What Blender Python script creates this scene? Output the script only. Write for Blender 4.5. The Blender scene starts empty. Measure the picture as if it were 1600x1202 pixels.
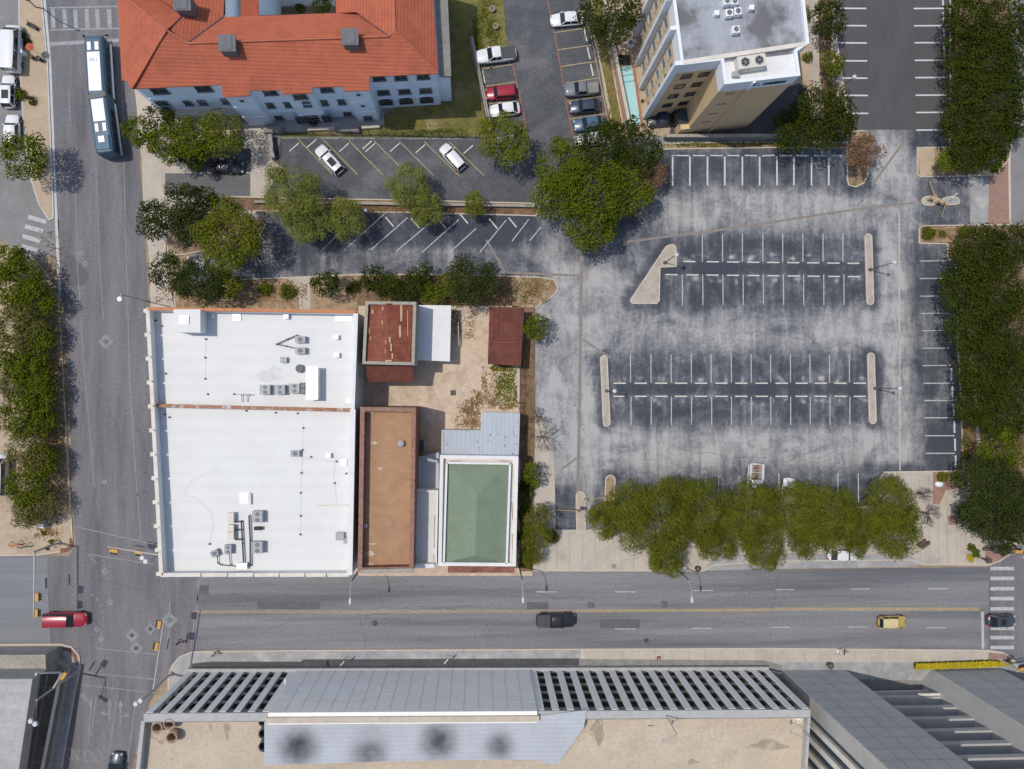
import bpy, bmesh, math, random
import numpy as np
from mathutils import Vector, Matrix
PI = math.pi
R_ = math.radians
random.seed(7)
# ---------------------------------------------------------------- camera, world, sun
CAMH, FPX = 104.5, 1150.0            # metres above the street; focal length in photo pixels
NADIR = (748.0, 607.0)               # photo pixel straight below the drone
sc = bpy.context.scene
cam_d = bpy.data.cameras.new("camera"); cam = bpy.data.objects.new("camera", cam_d)
sc.collection.objects.link(cam); sc.camera = cam
cam_d.sensor_fit = 'HORIZONTAL'; cam_d.sensor_width = 36.0
cam_d.lens = FPX * 36.0 / 1600.0
cam_d.clip_start = 1.0; cam_d.clip_end = 3000.0
nad = Vector(((NADIR[0]-800)/FPX, -(NADIR[1]-601)/FPX, -1.0))
ROT = nad.rotation_difference(Vector((0, 0, -1)))
cam.rotation_mode = 'QUATERNION'; cam.rotation_quaternion = ROT
CP = Vector((0, 0, CAMH)); cam.location = CP

SUN = Vector((-0.972, 0.235, 0)).normalized() * math.cos(R_(66.0)); SUN.z = math.sin(R_(66.0))
world = bpy.data.worlds.new("World"); sc.world = world; world.use_nodes = True
wn = world.node_tree; bg = wn.nodes['Background']; bg.inputs[1].default_value = 0.135
sky = wn.nodes.new('ShaderNodeTexSky'); sky.sky_type = 'NISHITA'; sky.sun_disc = False
sky.sun_elevation = R_(66.0); sky.sun_rotation = math.atan2(SUN.x, SUN.y) % (2*PI)
sky.air_density = 1.0; sky.dust_density = 1.5
wn.links.new(sky.outputs[0], bg.inputs[0])
ld = bpy.data.lights.new("sun", 'SUN'); ld.energy = 2.65; ld.angle = R_(0.55); ld.color = (1.0, 0.94, 0.85)
lo = bpy.data.objects.new("sun", ld); sc.collection.objects.link(lo)
lo.rotation_mode = 'QUATERNION'; lo.rotation_quaternion = (-SUN).to_track_quat('-Z', 'Y')
sc.view_settings.view_transform = 'Standard'; sc.view_settings.look = 'None'
sc.view_settings.exposure = 0.0; sc.view_settings.gamma = 1.0

# ---------------------------------------------------------------- helpers
def ray(px, py):
    return (ROT @ Vector(((px-800)/FPX, -(py-601)/FPX, -1.0))).normalized()
def G(px, py, z=0.0):
    d = ray(px, py); t = (z-CAMH)/d.z
    p = CP + d*t
    return Vector((p.x, p.y, z))
def GL(pts, z=0.0): return [G(x, y, z) for x, y in pts]
def on_plane(p3, pts):
    a, b, c = [G(*p) for p in p3]
    n = (b-a).cross(c-a); out = []
    for x, y in pts:
        d = ray(x, y); t = (a-CP).dot(n)/d.dot(n); out.append(CP+d*t)
    return out
COL = sc.collection
def tag(o, label=None, cat=None, group=None, kind=None):
    if label: o['label'] = label
    if cat: o['category'] = cat
    if group: o['group'] = group
    if kind: o['kind'] = kind
    return o
def empty(name, loc=(0, 0, 0), rz=0.0, label=None, cat=None, group=None):
    o = bpy.data.objects.new(name, None); COL.objects.link(o)
    o.location = loc; o.rotation_euler = (0, 0, rz); o.empty_display_size = .3
    return tag(o, label, cat, group)
class MB:
    def __init__(s): s.v = []; s.f = []; s.sm = []
    def add(s, vs, fs, smooth=False):
        b = len(s.v); s.v += [tuple(v) for v in vs]
        for f in fs: s.f.append(tuple(b+i for i in f)); s.sm.append(smooth)
        return s
    def poly(s, pts): return s.add(pts, [tuple(range(len(pts)))])
    def box(s, c, size, rz=0.0, taper=1.0):
        hx, hy, hz = size[0]/2, size[1]/2, size[2]/2; cs, sn = math.cos(rz), math.sin(rz); vs = []
        for k, z in enumerate((-hz, hz)):
            m = taper if k else 1.0
            for x, y in ((-hx, -hy), (hx, -hy), (hx, hy), (-hx, hy)):
                x *= m; y *= m
                vs.append((c[0]+x*cs-y*sn, c[1]+x*sn+y*cs, c[2]+z))
        return s.add(vs, [(3, 2, 1, 0), (4, 5, 6, 7), (0, 1, 5, 4), (1, 2, 6, 5), (2, 3, 7, 6), (3, 0, 4, 7)])
    def bar(s, a, b, w, h):
        # box beam from a to b (world points), width w, height h
        a = Vector(a); b = Vector(b); d = (b-a).normalized()
        u = d.cross(Vector((0, 0, 1)))
        if u.length < 1e-4: u = Vector((1, 0, 0))
        u.normalize(); w_ = u.cross(d).normalized(); vs = []
        for p in (a, b):
            for i, j in ((-1, -1), (1, -1), (1, 1), (-1, 1)): vs.append(p+u*(i*w/2)+w_*(j*h/2))
        return s.add(vs, [(0, 1, 2, 3), (7, 6, 5, 4), (0, 4, 5, 1), (1, 5, 6, 2), (2, 6, 7, 3), (3, 7, 4, 0)])
    def tube(s, a, b, r0, r1=None, n=8, caps=True):
        r1 = r0 if r1 is None else r1
        a = Vector(a); b = Vector(b); d = (b-a).normalized()
        u = d.orthogonal().normalized(); w = d.cross(u); vs = []
        for p, r in ((a, r0), (b, r1)):
            for i in range(n):
                t = 2*PI*i/n; vs.append(p+u*(math.cos(t)*r)+w*(math.sin(t)*r))
        fs = [(i, (i+1) % n, n+(i+1) % n, n+i) for i in range(n)]
        s.add(vs, fs, True)
        if caps: s.add(vs[:n], [tuple(range(n))[::-1]]); s.add(vs[n:], [tuple(range(n))])
        return s
    def prism(s, pts, z0, z1, bottom=False):
        n = len(pts); A = sum(pts[i][0]*pts[(i+1) % n][1]-pts[(i+1) % n][0]*pts[i][1] for i in range(n))
        if A < 0: pts = pts[::-1]
        vs = [(p[0], p[1], z0) for p in pts]+[(p[0], p[1], z1) for p in pts]
        fs = [(i, (i+1) % n, n+(i+1) % n, n+i) for i in range(n)]+[tuple(range(n, 2*n))]
        if bottom: fs.append(tuple(range(n))[::-1])
        return s.add(vs, fs)
    def walls(s, pts, z0, z1):
        n = len(pts); vs = [(p[0], p[1], z0) for p in pts]+[(p[0], p[1], z1) for p in pts]
        return s.add(vs, [(i, (i+1) % n, n+(i+1) % n, n+i) for i in range(n)])
    def rim(s, pts, z0, z1, w):
        # closed kerb / parapet ring of width w lying inside pts
        P = [Vector((p[0], p[1])) for p in pts]; n = len(P)
        A = sum(P[i].x*P[(i+1) % n].y-P[(i+1) % n].x*P[i].y for i in range(n))
        if A < 0: P = P[::-1]
        inn = []
        for i in range(n):
            a, b, c = P[i-1], P[i], P[(i+1) % n]
            n1 = Vector((-(b-a).y, (b-a).x)).normalized(); n2 = Vector((-(c-b).y, (c-b).x)).normalized()
            m = n1+n2; m = m/max(.35, m.dot(n1)) if m.length > 1e-6 else n1
            inn.append(b+m*w)
        vs = [(p.x, p.y, z0) for p in P]+[(p.x, p.y, z1) for p in P]+[(p.x, p.y, z1) for p in inn]+[(p.x, p.y, z0) for p in inn]
        fs = []
        for i in range(n):
            j = (i+1) % n
            fs += [(i, j, n+j, n+i), (n+i, n+j, 2*n+j, 2*n+i), (2*n+i, 2*n+j, 3*n+j, 3*n+i)]
        s.add(vs, fs); return [(p.x, p.y) for p in inn]
    def disc(s, c, r, n=20, z=None):
        z = c[2] if z is None else z
        return s.poly([(c[0]+r*math.cos(2*PI*i/n), c[1]+r*math.sin(2*PI*i/n), z) for i in range(n)])
    def ring(s, c, r0, r1, z, n=20):
        vs = [(c[0]+r*math.cos(2*PI*i/n), c[1]+r*math.sin(2*PI*i/n), z) for r in (r0, r1) for i in range(n)]
        return s.add(vs, [(i, (i+1) % n, n+(i+1) % n, n+i) for i in range(n)])
    def build(s, name, m, parent=None, recalc=False, loc=None, rz=0):
        me = bpy.data.meshes.new(name); me.from_pydata(s.v, [], s.f)
        if any(s.sm): me.polygons.foreach_set('use_smooth', s.sm)
        me.materials.append(m); me.update()
        if recalc:
            bm = bmesh.new(); bm.from_mesh(me); bmesh.ops.recalc_face_normals(bm, faces=bm.faces); bm.to_mesh(me); bm.free()
        o = bpy.data.objects.new(name, me); COL.objects.link(o)
        if parent: o.parent = parent
        if loc is not None: o.location = loc
        if rz: o.rotation_euler = (0, 0, rz)
        return o
def link(name, me, parent=None, loc=(0, 0, 0), rz=0.0):
    o = bpy.data.objects.new(name, me); COL.objects.link(o); o.parent = parent; o.location = loc; o.rotation_euler = (0, 0, rz); return o
def copy_tree(o, parent=None):
    c = o.copy(); COL.objects.link(c); c.parent = parent
    for ch in o.children: copy_tree(ch, c)
    return c
def struct(name, mb, m): return tag(mb.build(name, m), kind='structure')
def chaikin(P, k=2):
    for _ in range(k):
        Q = []
        for i in range(len(P)):
            a, b = P[i], P[(i+1) % len(P)]
            Q += [(a[0]*.75+b[0]*.25, a[1]*.75+b[1]*.25), (a[0]*.25+b[0]*.75, a[1]*.25+b[1]*.75)]
        P = Q
    return P
def capsule(a, b, r, n=7):
    # rounded bar outline in pixels
    t = math.atan2(b[1]-a[1], b[0]-a[0]); out = []
    for i in range(n+1):
        u = t+PI/2+PI*i/n; out.append((a[0]+r*math.cos(u), a[1]+r*math.sin(u)))
    for i in range(n+1):
        u = t-PI/2+PI*i/n; out.append((b[0]+r*math.cos(u), b[1]+r*math.sin(u)))
    return out

# ---------------------------------------------------------------- materials
MC = {}
def mat(name, col, var=.14, scale=.6, rough=.85, fine=6.0, stretch=(1, 1, 1), bump=0.0, metal=0.0, rz=0.0,
        tint=None, tscale=.25, tlo=.5, thi=.65, spec=.35, bands=None, tstretch=False):
    """procedural surface: two noise octaves scale the base colour, tint = second colour in patches, bands=(axis,period,depth)"""
    if name in MC: return MC[name]
    m = bpy.data.materials.new(name); m.use_nodes = True; nt = m.node_tree; N = nt.nodes; L = nt.links
    b = N['Principled BSDF']; b.inputs['Roughness'].default_value = rough; b.inputs['Metallic'].default_value = metal
    b.inputs['Specular IOR Level'].default_value = spec
    tc = N.new('ShaderNodeTexCoord'); mp = N.new('ShaderNodeMapping'); L.new(tc.outputs['Object'], mp.inputs[0])
    mp.inputs['Rotation'].default_value = (0, 0, rz); mp.inputs['Scale'].default_value = stretch
    def noise(sc_, det, src=mp.outputs[0]):
        n = N.new('ShaderNodeTexNoise'); n.inputs['Scale'].default_value = sc_; n.inputs['Detail'].default_value = det
        n.inputs['Roughness'].default_value = .62; L.new(src, n.inputs['Vector']); return n.outputs['Fac']
    def mrange(src, lo, hi, a=.3, c=.7):
        r = N.new('ShaderNodeMapRange'); r.inputs[1].default_value = a; r.inputs[2].default_value = c
        r.inputs[3].default_value = lo; r.inputs[4].default_value = hi; L.new(src, r.inputs[0]); return r.outputs[0]
    n1 = noise(scale, 5); n2 = noise(scale*fine, 4, tc.outputs['Object'])
    f = N.new('ShaderNodeMath'); f.operation = 'MULTIPLY'
    L.new(mrange(n1, 1-var, 1+var), f.inputs[0]); L.new(mrange(n2, 1-var*.75, 1+var*.75), f.inputs[1]); fac = f.outputs[0]
    if bands:
        ax, per, dep = bands; w = N.new('ShaderNodeTexWave'); w.wave_type = 'BANDS'; w.bands_direction = 'XYZ'[ax]
        w.inputs['Scale'].default_value = 2*PI/per/20.0*1.0; w.inputs['Distortion'].default_value = .35; w.inputs['Detail Scale'].default_value = .6
        L.new(tc.outputs['Object'], w.inputs['Vector'])
        g = N.new('ShaderNodeMath'); g.operation = 'MULTIPLY'; L.new(fac, g.inputs[0]); L.new(mrange(w.outputs['Fac'], 1-dep, 1+dep*.3, 0, 1), g.inputs[1]); fac = g.outputs[0]
    base = None
    if tint:
        mx = N.new('ShaderNodeMix'); mx.data_type = 'RGBA'; t = noise(tscale, 6, mp.outputs[0] if tstretch else tc.outputs['Object'])
        L.new(mrange(t, 0, 1, tlo, thi), mx.inputs[0]); mx.inputs[6].default_value = (*col, 1); mx.inputs[7].default_value = (*tint, 1); base = mx.outputs[2]
    vm = N.new('ShaderNodeVectorMath'); vm.operation = 'SCALE'
    if base: L.new(base, vm.inputs[0])
    else: vm.inputs[0].default_value = col
    L.new(fac, vm.inputs['Scale']); L.new(vm.outputs[0], b.inputs['Base Color'])
    if bump:
        bp = N.new('ShaderNodeBump'); bp.inputs['Strength'].default_value = bump; bp.inputs['Distance'].default_value = .05
        L.new(fac, bp.inputs['Height']); L.new(bp.outputs[0], b.inputs['Normal'])
    MC[name] = m; return m
def paint(name, col, rough=.35, metal=0.0):
    if name in MC: return MC[name]
    m = mat(name, col, var=.05, scale=1.5, rough=rough, metal=metal, spec=.5)
    b = m.node_tree.nodes['Principled BSDF']; b.inputs['Coat Weight'].default_value = .5; b.inputs['Coat Roughness'].default_value = .12
    return m
def leafmat(name, c1, c2, c3=None, scale=.7):
    if name in MC: return MC[name]
    m = bpy.data.materials.new(name); m.use_nodes = True; nt = m.node_tree; N = nt.nodes; L = nt.links
    b = N['Principled BSDF']; b.inputs['Roughness'].default_value = .9; b.inputs['Specular IOR Level'].default_value = .0
    geo = N.new('ShaderNodeNewGeometry'); tc = N.new('ShaderNodeTexCoord')
    n = N.new('ShaderNodeTexNoise'); n.inputs['Scale'].default_value = scale; n.inputs['Detail'].default_value = 3; L.new(tc.outputs['Object'], n.inputs['Vector'])
    a = N.new('ShaderNodeMath'); a.operation = 'MULTIPLY_ADD'; L.new(geo.outputs['Random Per Island'], a.inputs[0]); a.inputs[1].default_value = .34
    s = N.new('ShaderNodeMath'); s.operation = 'SUBTRACT'; L.new(n.outputs['Fac'], s.inputs[0]); s.inputs[1].default_value = .17; L.new(s.outputs[0], a.inputs[2])
    cr = N.new('ShaderNodeValToRGB'); e = cr.color_ramp.elements; e[0].position = .1; e[0].color = (*c1, 1); e[1].position = .62; e[1].color = (*c2, 1)
    if c3: x = cr.color_ramp.elements.new(.88); x.color = (*c3, 1)
    L.new(a.outputs[0], cr.inputs[0]); L.new(cr.outputs[0], b.inputs['Base Color'])
    MC[name] = m; return m

M = {}
M['earth'] = mat('earth', (.30, .235, .16), .22, .5, tint=(.20, .15, .09), tscale=.2)
M['road_ns'] = mat('road_ns', (.168, .162, .170), .2, .55, stretch=(1.1, .12, 1), fine=5, tint=(.128, .126, .138), tscale=.35, tstretch=True)
M['road_ew'] = mat('road_ew', (.198, .197, .205), .2, .5, stretch=(.05, 1.0, 1), fine=6, tint=(.135, .14, .155), tscale=.28, tstretch=True, tlo=.47, thi=.6)
M['road_patch'] = mat('road_patch', (.118, .117, .124), .14, 1.2)
M['road_pale'] = mat('road_pale', (.20, .207, .218), .16, .5, stretch=(.05, 1.1, 1), fine=8)
M['asphalt_new'] = mat('asphalt_new', (.088, .083, .086), .13, .4, stretch=(1, .35, 1), fine=9)
M['asphalt_lot'] = mat('asphalt_lot', (.085, .09, .10), .22, .35, tint=(.14, .14, .145), tscale=.12, fine=8)
M['asphalt_drive'] = mat('asphalt_drive', (.13, .13, .135), .15, .5, stretch=(.2, 1, 1))
M['asphalt_side'] = mat('asphalt_side', (.22, .215, .21), .13, .3)
M['walk_tan'] = mat('walk_tan', (.44, .345, .24), .10, .5, fine=9)
M['walk_pale'] = mat('walk_pale', (.47, .415, .35), .09, .4, fine=9, tint=(.40, .36, .315), tscale=.3)
M['walk_grey'] = mat('walk_grey', (.31, .31, .31), .16, .6, tint=(.40, .39, .37), tscale=.35, fine=7)
M['curb'] = mat('curb', (.52, .46, .38), .1, 1.2)
M['curb_white'] = mat('curb_white', (.50, .50, .50), .12, 1.0)
M['brick_walk'] = mat('brick_walk', (.30, .185, .15), .14, 1.6, fine=5)
M['mulch'] = mat('mulch', (.20, .125, .075), .35, 1.6, tint=(.12, .075, .05), tscale=.6)
M['dry_bed'] = mat('dry_bed', (.33, .24, .15), .25, 1.3, tint=(.2, .13, .08), tscale=.5)
M['grass'] = mat('grass', (.15, .135, .035), .3, .9, tint=(.24, .19, .09), tscale=.22, fine=8)
M['weed'] = mat('weed', (.14, .17, .035), .35, 2)
M['dirt_yard'] = mat('dirt_yard', (.54, .43, .32), .16, .6, tint=(.43, .33, .23), tscale=.35, fine=7)
M['dirt_lot'] = mat('dirt_lot', (.42, .33, .24), .15, .3, tint=(.33, .25, .18), tscale=.18)
M['line_white'] = mat('line_white', (.42, .43, .44), .22, 2.5)
M['line_bright'] = mat('line_bright', (.56, .58, .61), .12, 2.5)
M['line_worn'] = mat('line_worn', (.31, .32, .33), .25, 1.5)
M['line_faint'] = mat('line_faint', (.235, .238, .245), .2, 1.2)
M['line_yellow'] = mat('line_yellow', (.42, .31, .16), .2, 1.2)
M['line_red'] = mat('line_red', (.38, .13, .08), .35, 3)
M['seam'] = mat('seam', (.235, .205, .18), .16, 1.5)
M['concrete'] = mat('concrete', (.44, .40, .35), .12, .9)
M['conc_dark'] = mat('conc_dark', (.235, .225, .21), .2, .9)
M['island'] = mat('island', (.42, .37, .31), .12, 1.2, tint=(.33, .29, .25), tscale=.8)
M['white_roof'] = mat('white_roof', (.665, .668, .657), .02, .25, rough=.6, fine=10, tint=(.645, .645, .63), tscale=.22, bands=(1, 1.85, .025))
M['roof_stain'] = mat('roof_stain', (.52, .50, .46), .1, .8)
M['white_wall'] = mat('white_wall', (.70, .695, .68), .06, .6)
M['cream_cap'] = mat('cream_cap', (.66, .61, .54), .1, .9)
M['stucco'] = mat('stucco', (.78, .87, .95), .05, .5)
M['tile_ns'] = mat('tile_ns', (.43, .118, .063), .12, .7, bands=(1, .40, .17), tint=(.35, .10, .056), tscale=.12, bump=.3)
M['tile_ew'] = mat('tile_ew', (.43, .118, .063), .12, .7, bands=(0, .40, .17), tint=(.35, .10, .056), tscale=.12, bump=.3)
M['tile_ridge'] = mat('tile_ridge', (.42, .14, .08), .2, 1.5)
M['glass'] = mat('glass', (.018, .022, .028), .2, .8, rough=.12, spec=.7)
M['glass_blue'] = mat('glass_blue', (.03, .05, .07), .2, .8, rough=.15, spec=.7)
M['frame'] = mat('frame', (.16, .17, .18), .1, 1)
M['beige'] = mat('beige', (.66, .475, .275), .05, .5)
M['tower_white'] = mat('tower_white', (.74, .77, .80), .05, .5)
M['tower_roof'] = mat('tower_roof', (.34, .36, .39), .12, .5, stretch=(1, .3, 1), tint=(.15, .15, .155), tscale=.14, tlo=.50, thi=.62)
M['grey_metal'] = mat('grey_metal', (.34, .35, .36), .1, 2, rough=.5)
M['dark_metal'] = mat('dark_metal', (.06, .062, .066), .15, 2, rough=.5)
M['black'] = mat('black', (.015, .015, .017), .1, 2, rough=.6)
M['pole'] = mat('pole', (.42, .40, .36), .08, 2, rough=.5)
M['pole_dark'] = mat('pole_dark', (.12, .11, .10), .1, 2, rough=.6)
M['lamp_glass'] = mat('lamp_glass', (.80, .82, .84), .03, 2, rough=.3)
M['signal'] = mat('signal_yellow', (.50, .28, .05), .12, 3, rough=.5)
M['rust'] = mat('rust', (.23, .075, .045), .26, .9, bands=(1, .28, .25), tint=(.19, .05, .03), tscale=.35)
M['rust_dark'] = mat('rust_dark', (.15, .05, .035), .22, .8, bands=(0, .28, .25), tint=(.11, .038, .03), tscale=.35)
M['rust_patch'] = mat('rust_patch', (.48, .34, .20), .15, 2)
M['stone'] = mat('stone', (.33, .30, .255), .2, 1.8)
M['brick'] = mat('brick', (.24, .105, .07), .25, 2.2, tint=(.15, .07, .05), tscale=.9)
M['brick_orange'] = mat('brick_orange', (.50, .21, .10), .18, 2.0)
M['brown_roof'] = mat('brown_roof', (.375, .22, .125), .12, .7, tint=(.34, .20, .12), tscale=.3)
M['green_roof'] = mat('green_roof', (.185, .238, .165), .08, .7, bands=(0, .5, .05))
M['annex_roof'] = mat('annex_roof', (.42, .455, .50), .05, .4, bands=(0, .6, .06))
M['garage'] = mat('garage_concrete', (.86, .84, .80), .05, .5)
M['panel'] = mat('panel', (.86, .84, .80), .05, .35)
M['joint'] = mat('joint', (.45, .45, .46), .1, 1)
M['deck'] = mat('deck', (.50, .415, .315), .12, .3, tint=(.35, .30, .24), tscale=.15, thi=.7, fine=8)
M['canopy'] = mat('canopy_metal', (.43, .45, .475), .06, .4, bands=(1, .55, .05))
M['tower_panel'] = mat('tower_panel', (.45, .445, .44), .06, .3)
M['conc_lit'] = mat('conc_lit', (.42, .41, .39), .08, .5)
M['pool_water'] = mat('pool_water', (.38, .64, .66), .04, .6, rough=.15)
M['tyre'] = mat('tyre', (.02, .02, .02), .2, 4)
M['rim'] = mat('rim', (.35, .35, .36), .1, 4, rough=.3, metal=.6)
M['lens_white'] = mat('lens_white', (.42, .44, .46), .05, 3, rough=.1)
M['lens_red'] = mat('lens_red', (.45, .02, .02), .05, 3, rough=.2)
M['bark'] = mat('bark', (.14, .105, .08), .25, 3)
M['bark_grey'] = mat('bark_grey', (.13, .10, .09), .2, 3)
M['skin'] = mat('skin', (.42, .25, .17), .05, 4, rough=.6)
M['orange'] = mat('orange', (.70, .14, .03), .08, 3)
M['soot'] = mat('soot', (.05, .05, .055), .2, 1)
M['cap'] = mat('cap_concrete', (.40, .395, .385), .1, 1.0)
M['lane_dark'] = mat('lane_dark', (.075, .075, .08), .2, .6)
M['corner_wall'] = mat('corner_wall', (.34, .33, .30), .15, .7)
M['vent_dark'] = mat('vent_dark', (.15, .155, .16), .12, 1.5)
M['cap_tan'] = mat('cap_tan', (.50, .43, .345), .12, 1.0)
M['lamp_white'] = mat('lamp_white', (.56, .57, .58), .03, 2, rough=.4)
# ---------------------------------------------------------------- ground
g = MB(); g.poly([(-420, -420, 0), (420, -420, 0), (420, 420, 0), (-420, 420, 0)]); struct('ground', g, M['earth'])
def sheet(name, px, z, m):
    o = MB(); o.poly(GL(px, z)); P = o.v
    A = sum(P[i][0]*P[(i+1) % len(P)][1]-P[(i+1) % len(P)][0]*P[i][1] for i in range(len(P)))
    if A < 0: o.f = [o.f[0][::-1]]
    return struct(name, o, m)
def slab(name, px, h, m, z0=-.05, kerb=None, kw=.16):
    pts = [tuple(p)[:2] for p in GL(px, h)]
    if kerb:
        k = MB(); inn = k.rim(pts, z0, h+.012, kw); struct('kerb', k, kerb); pts = inn
    o = MB(); o.prism(pts, z0, h); return struct(name, o, m)

# surface lot with worn asphalt: one grid, wear painted per vertex (dusty drive lanes, dark sealed bays)
def soft(x, a, b, s): return 1/(1+np.exp(-(x-a)/s)) * 1/(1+np.exp((x-b)/s))
DARK = [  # x0,x1,y0,y1,amount,softness : sealed bays in photo pixels
 (1030, 1330, 232, 294, .74, 6), (1048, 1352, 366, 482, .68, 7), (1032, 1352, 407, 431, 1.0, 2), (950, 1358, 550, 668, .66, 7),
 (962, 1358, 597, 619, 1.0, 2), (1424, 1510, 352, 640, .62, 7), (1440, 1510, 620, 745, .95, 6), (1340, 1510, 724, 745, .8, 3),
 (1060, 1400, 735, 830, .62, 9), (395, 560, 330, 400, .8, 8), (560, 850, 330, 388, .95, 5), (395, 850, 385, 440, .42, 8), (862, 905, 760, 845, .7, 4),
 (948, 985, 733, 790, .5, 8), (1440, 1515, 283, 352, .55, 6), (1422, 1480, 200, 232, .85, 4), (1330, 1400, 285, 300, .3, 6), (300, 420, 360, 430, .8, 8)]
ISL = [((1044, 385), (986, 472)), ((1032, 420), (1032, 472)), ((1357, 371), (1359, 471)), ((1361, 556), (1364, 657)), ((943.5, 561), (948, 661)),
       ((986, 472), (1030, 472)), ((954, 749), (952, 800)), ((1330, 275), (1345, 290)), ((1350, 290), (1330, 288))]
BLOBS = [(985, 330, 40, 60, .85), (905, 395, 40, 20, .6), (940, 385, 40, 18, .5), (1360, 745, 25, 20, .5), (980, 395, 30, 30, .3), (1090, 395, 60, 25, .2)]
PALE = [(1382, 1415, 330, 735, .55, 6), (1060, 1330, 297, 350, .35, 10), (1050, 1400, 505, 545, .2, 8), (950, 1380, 680, 725, .5, 10),
        (845, 935, 420, 740, .45, 10), (960, 1120, 300, 350, .2, 10), (1365, 1420, 215, 300, .4, 8), (840, 1000, 430, 540, .2, 10)]
XBS = [968, 1001, 1033, 1064, 1095, 1127, 1158, 1190, 1221, 1252, 1282, 1313, 1343]; XAS = [1049, 1082, 1113, 1145, 1177, 1208, 1240, 1271, 1303, 1334]
def lot_grid():
    x0, x1, y0, y1 = 300, 1520, 195, 860
    nx, ny = 760, 415
    X, Y = np.meshgrid(np.linspace(x0, x1, nx), np.linspace(y0, y1, ny))
    w = np.full(X.shape, .66)
    for a, b, c, d, k, s in PALE: w = w+k*soft(X, a, b, s)*soft(Y, c, d, s)*.8
    dk = np.zeros_like(X)
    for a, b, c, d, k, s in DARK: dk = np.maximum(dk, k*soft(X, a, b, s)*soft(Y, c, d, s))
    for (ax, ay), (bx, by) in ISL:
        dx, dy = bx-ax, by-ay; L2 = dx*dx+dy*dy
        t = np.clip(((X-ax)*dx+(Y-ay)*dy)/L2, 0, 1); D = np.hypot(X-ax-t*dx, Y-ay-t*dy)
        dk = np.maximum(dk, .70*np.exp(-np.maximum(D-8, 0)**2/90))
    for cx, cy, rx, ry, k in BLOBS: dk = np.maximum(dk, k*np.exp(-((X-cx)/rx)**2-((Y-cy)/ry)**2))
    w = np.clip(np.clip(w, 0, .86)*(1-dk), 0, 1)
    rs = np.random.default_rng(11)
    for xs, y, dy in ((XBS, 599, -7), (XBS, 619.5, 8), (XAS, 409, -8), (XAS, 430, 8)):
        for x in xs:
            for _ in range(3):
                cx, cy = x+rs.normal()*5, y+dy+rs.normal()*3; w = w+rs.uniform(.1, .55)*np.exp(-((X-cx)/rs.uniform(2, 5))**2-((Y-cy)/rs.uniform(1.5, 4))**2)
            cx, cy = x+rs.normal()*3, y+dy*3.2; w = w-rs.uniform(.05, .2)*np.exp(-((X-cx)/5)**2-((Y-cy)/8)**2)
    w = np.clip(w, 0, 1)
    # rays through two corners are enough to place the grid: map corners then solve with the exact projection per row
    Rm = np.array(ROT.to_matrix()); V = np.stack([(X-800)/FPX, -(Y-601)/FPX, -np.ones_like(X)], -1)@Rm.T
    t = (.004-CAMH)/V[..., 2]; P = np.stack([V[..., 0]*t, V[..., 1]*t, np.full(X.shape, .004)], -1).reshape(-1, 3)
    idx = np.arange(nx*ny).reshape(ny, nx)
    F = np.stack([idx[:-1, :-1], idx[1:, :-1], idx[1:, 1:], idx[:-1, 1:]], -1).reshape(-1, 4)
    me = bpy.data.meshes.new('parking_lot'); me.vertices.add(len(P)); me.vertices.foreach_set('co', P.ravel())
    me.loops.add(F.size); me.loops.foreach_set('vertex_index', F.ravel()); me.polygons.add(len(F))
    me.polygons.foreach_set('loop_start', np.arange(0, F.size, 4)); me.update(calc_edges=True)
    at = me.attributes.new('wear', 'FLOAT', 'POINT'); at.data.foreach_set('value', w.ravel().astype(np.float32))
    m = bpy.data.materials.new('worn_asphalt'); m.use_nodes = True; N = m.node_tree.nodes; L = m.node_tree.links; b = N['Principled BSDF']
    b.inputs['Roughness'].default_value = .9
    a = N.new('ShaderNodeAttribute'); a.attribute_name = 'wear'; tc = N.new('ShaderNodeTexCoord')
    def noise(s, d, st=(1, 1, 1), rz=0, dist=0):
        mp = N.new('ShaderNodeMapping'); mp.inputs['Scale'].default_value = st; mp.inputs['Rotation'].default_value = (0, 0, rz); L.new(tc.outputs['Object'], mp.inputs[0])
        n = N.new('ShaderNodeTexNoise'); n.inputs['Scale'].default_value = s; n.inputs['Detail'].default_value = d; n.inputs['Distortion'].default_value = dist
        n.inputs['Roughness'].default_value = .66; L.new(mp.outputs[0], n.inputs['Vector']); return n.outputs['Fac']
    def madd(x, k, c, src2=None):
        n = N.new('ShaderNodeMath'); n.operation = 'MULTIPLY_ADD'; L.new(x, n.inputs[0]); n.inputs[1].default_value = k
        if src2: L.new(src2, n.inputs[2])
        else: n.inputs[2].default_value = c
        return n.outputs[0]
    s = madd(noise(.16, 9, (1, 1, 1), 0, 1.2), 1.5, 0, madd(a.outputs['Fac'], 1.0, -1.93))
    s = madd(noise(.6, 9, (1.4, .25, 1), 1.35, .5), 1.15, -.17, s)
    s = madd(noise(.35, 9, (.3, 1, 1), -.2, 1.5), .5, -.25, s)
    s = madd(noise(2.2, 5, (1, 1, 1), 0, .3), .7, -.1, s)
    cr = N.new('ShaderNodeValToRGB'); E = cr.color_ramp.elements
    E[0].position = .0; E[0].color = (.046, .054, .070, 1); E[1].position = 1.0; E[1].color = (.385, .378, .37, 1)
    for p, c in ((.20, (.070, .076, .089)), (.42, (.125, .132, .147)), (.68, (.235, .235, .238)), (.86, (.315, .31, .305))):
        e = E.new(p); e.color = (*c, 1)
    L.new(s, cr.inputs[0]); L.new(cr.outputs[0], b.inputs['Base Color'])
    me.materials.append(m); o = bpy.data.objects.new('parking_lot', me); COL.objects.link(o); tag(o, kind='structure')
lot_grid()

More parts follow.
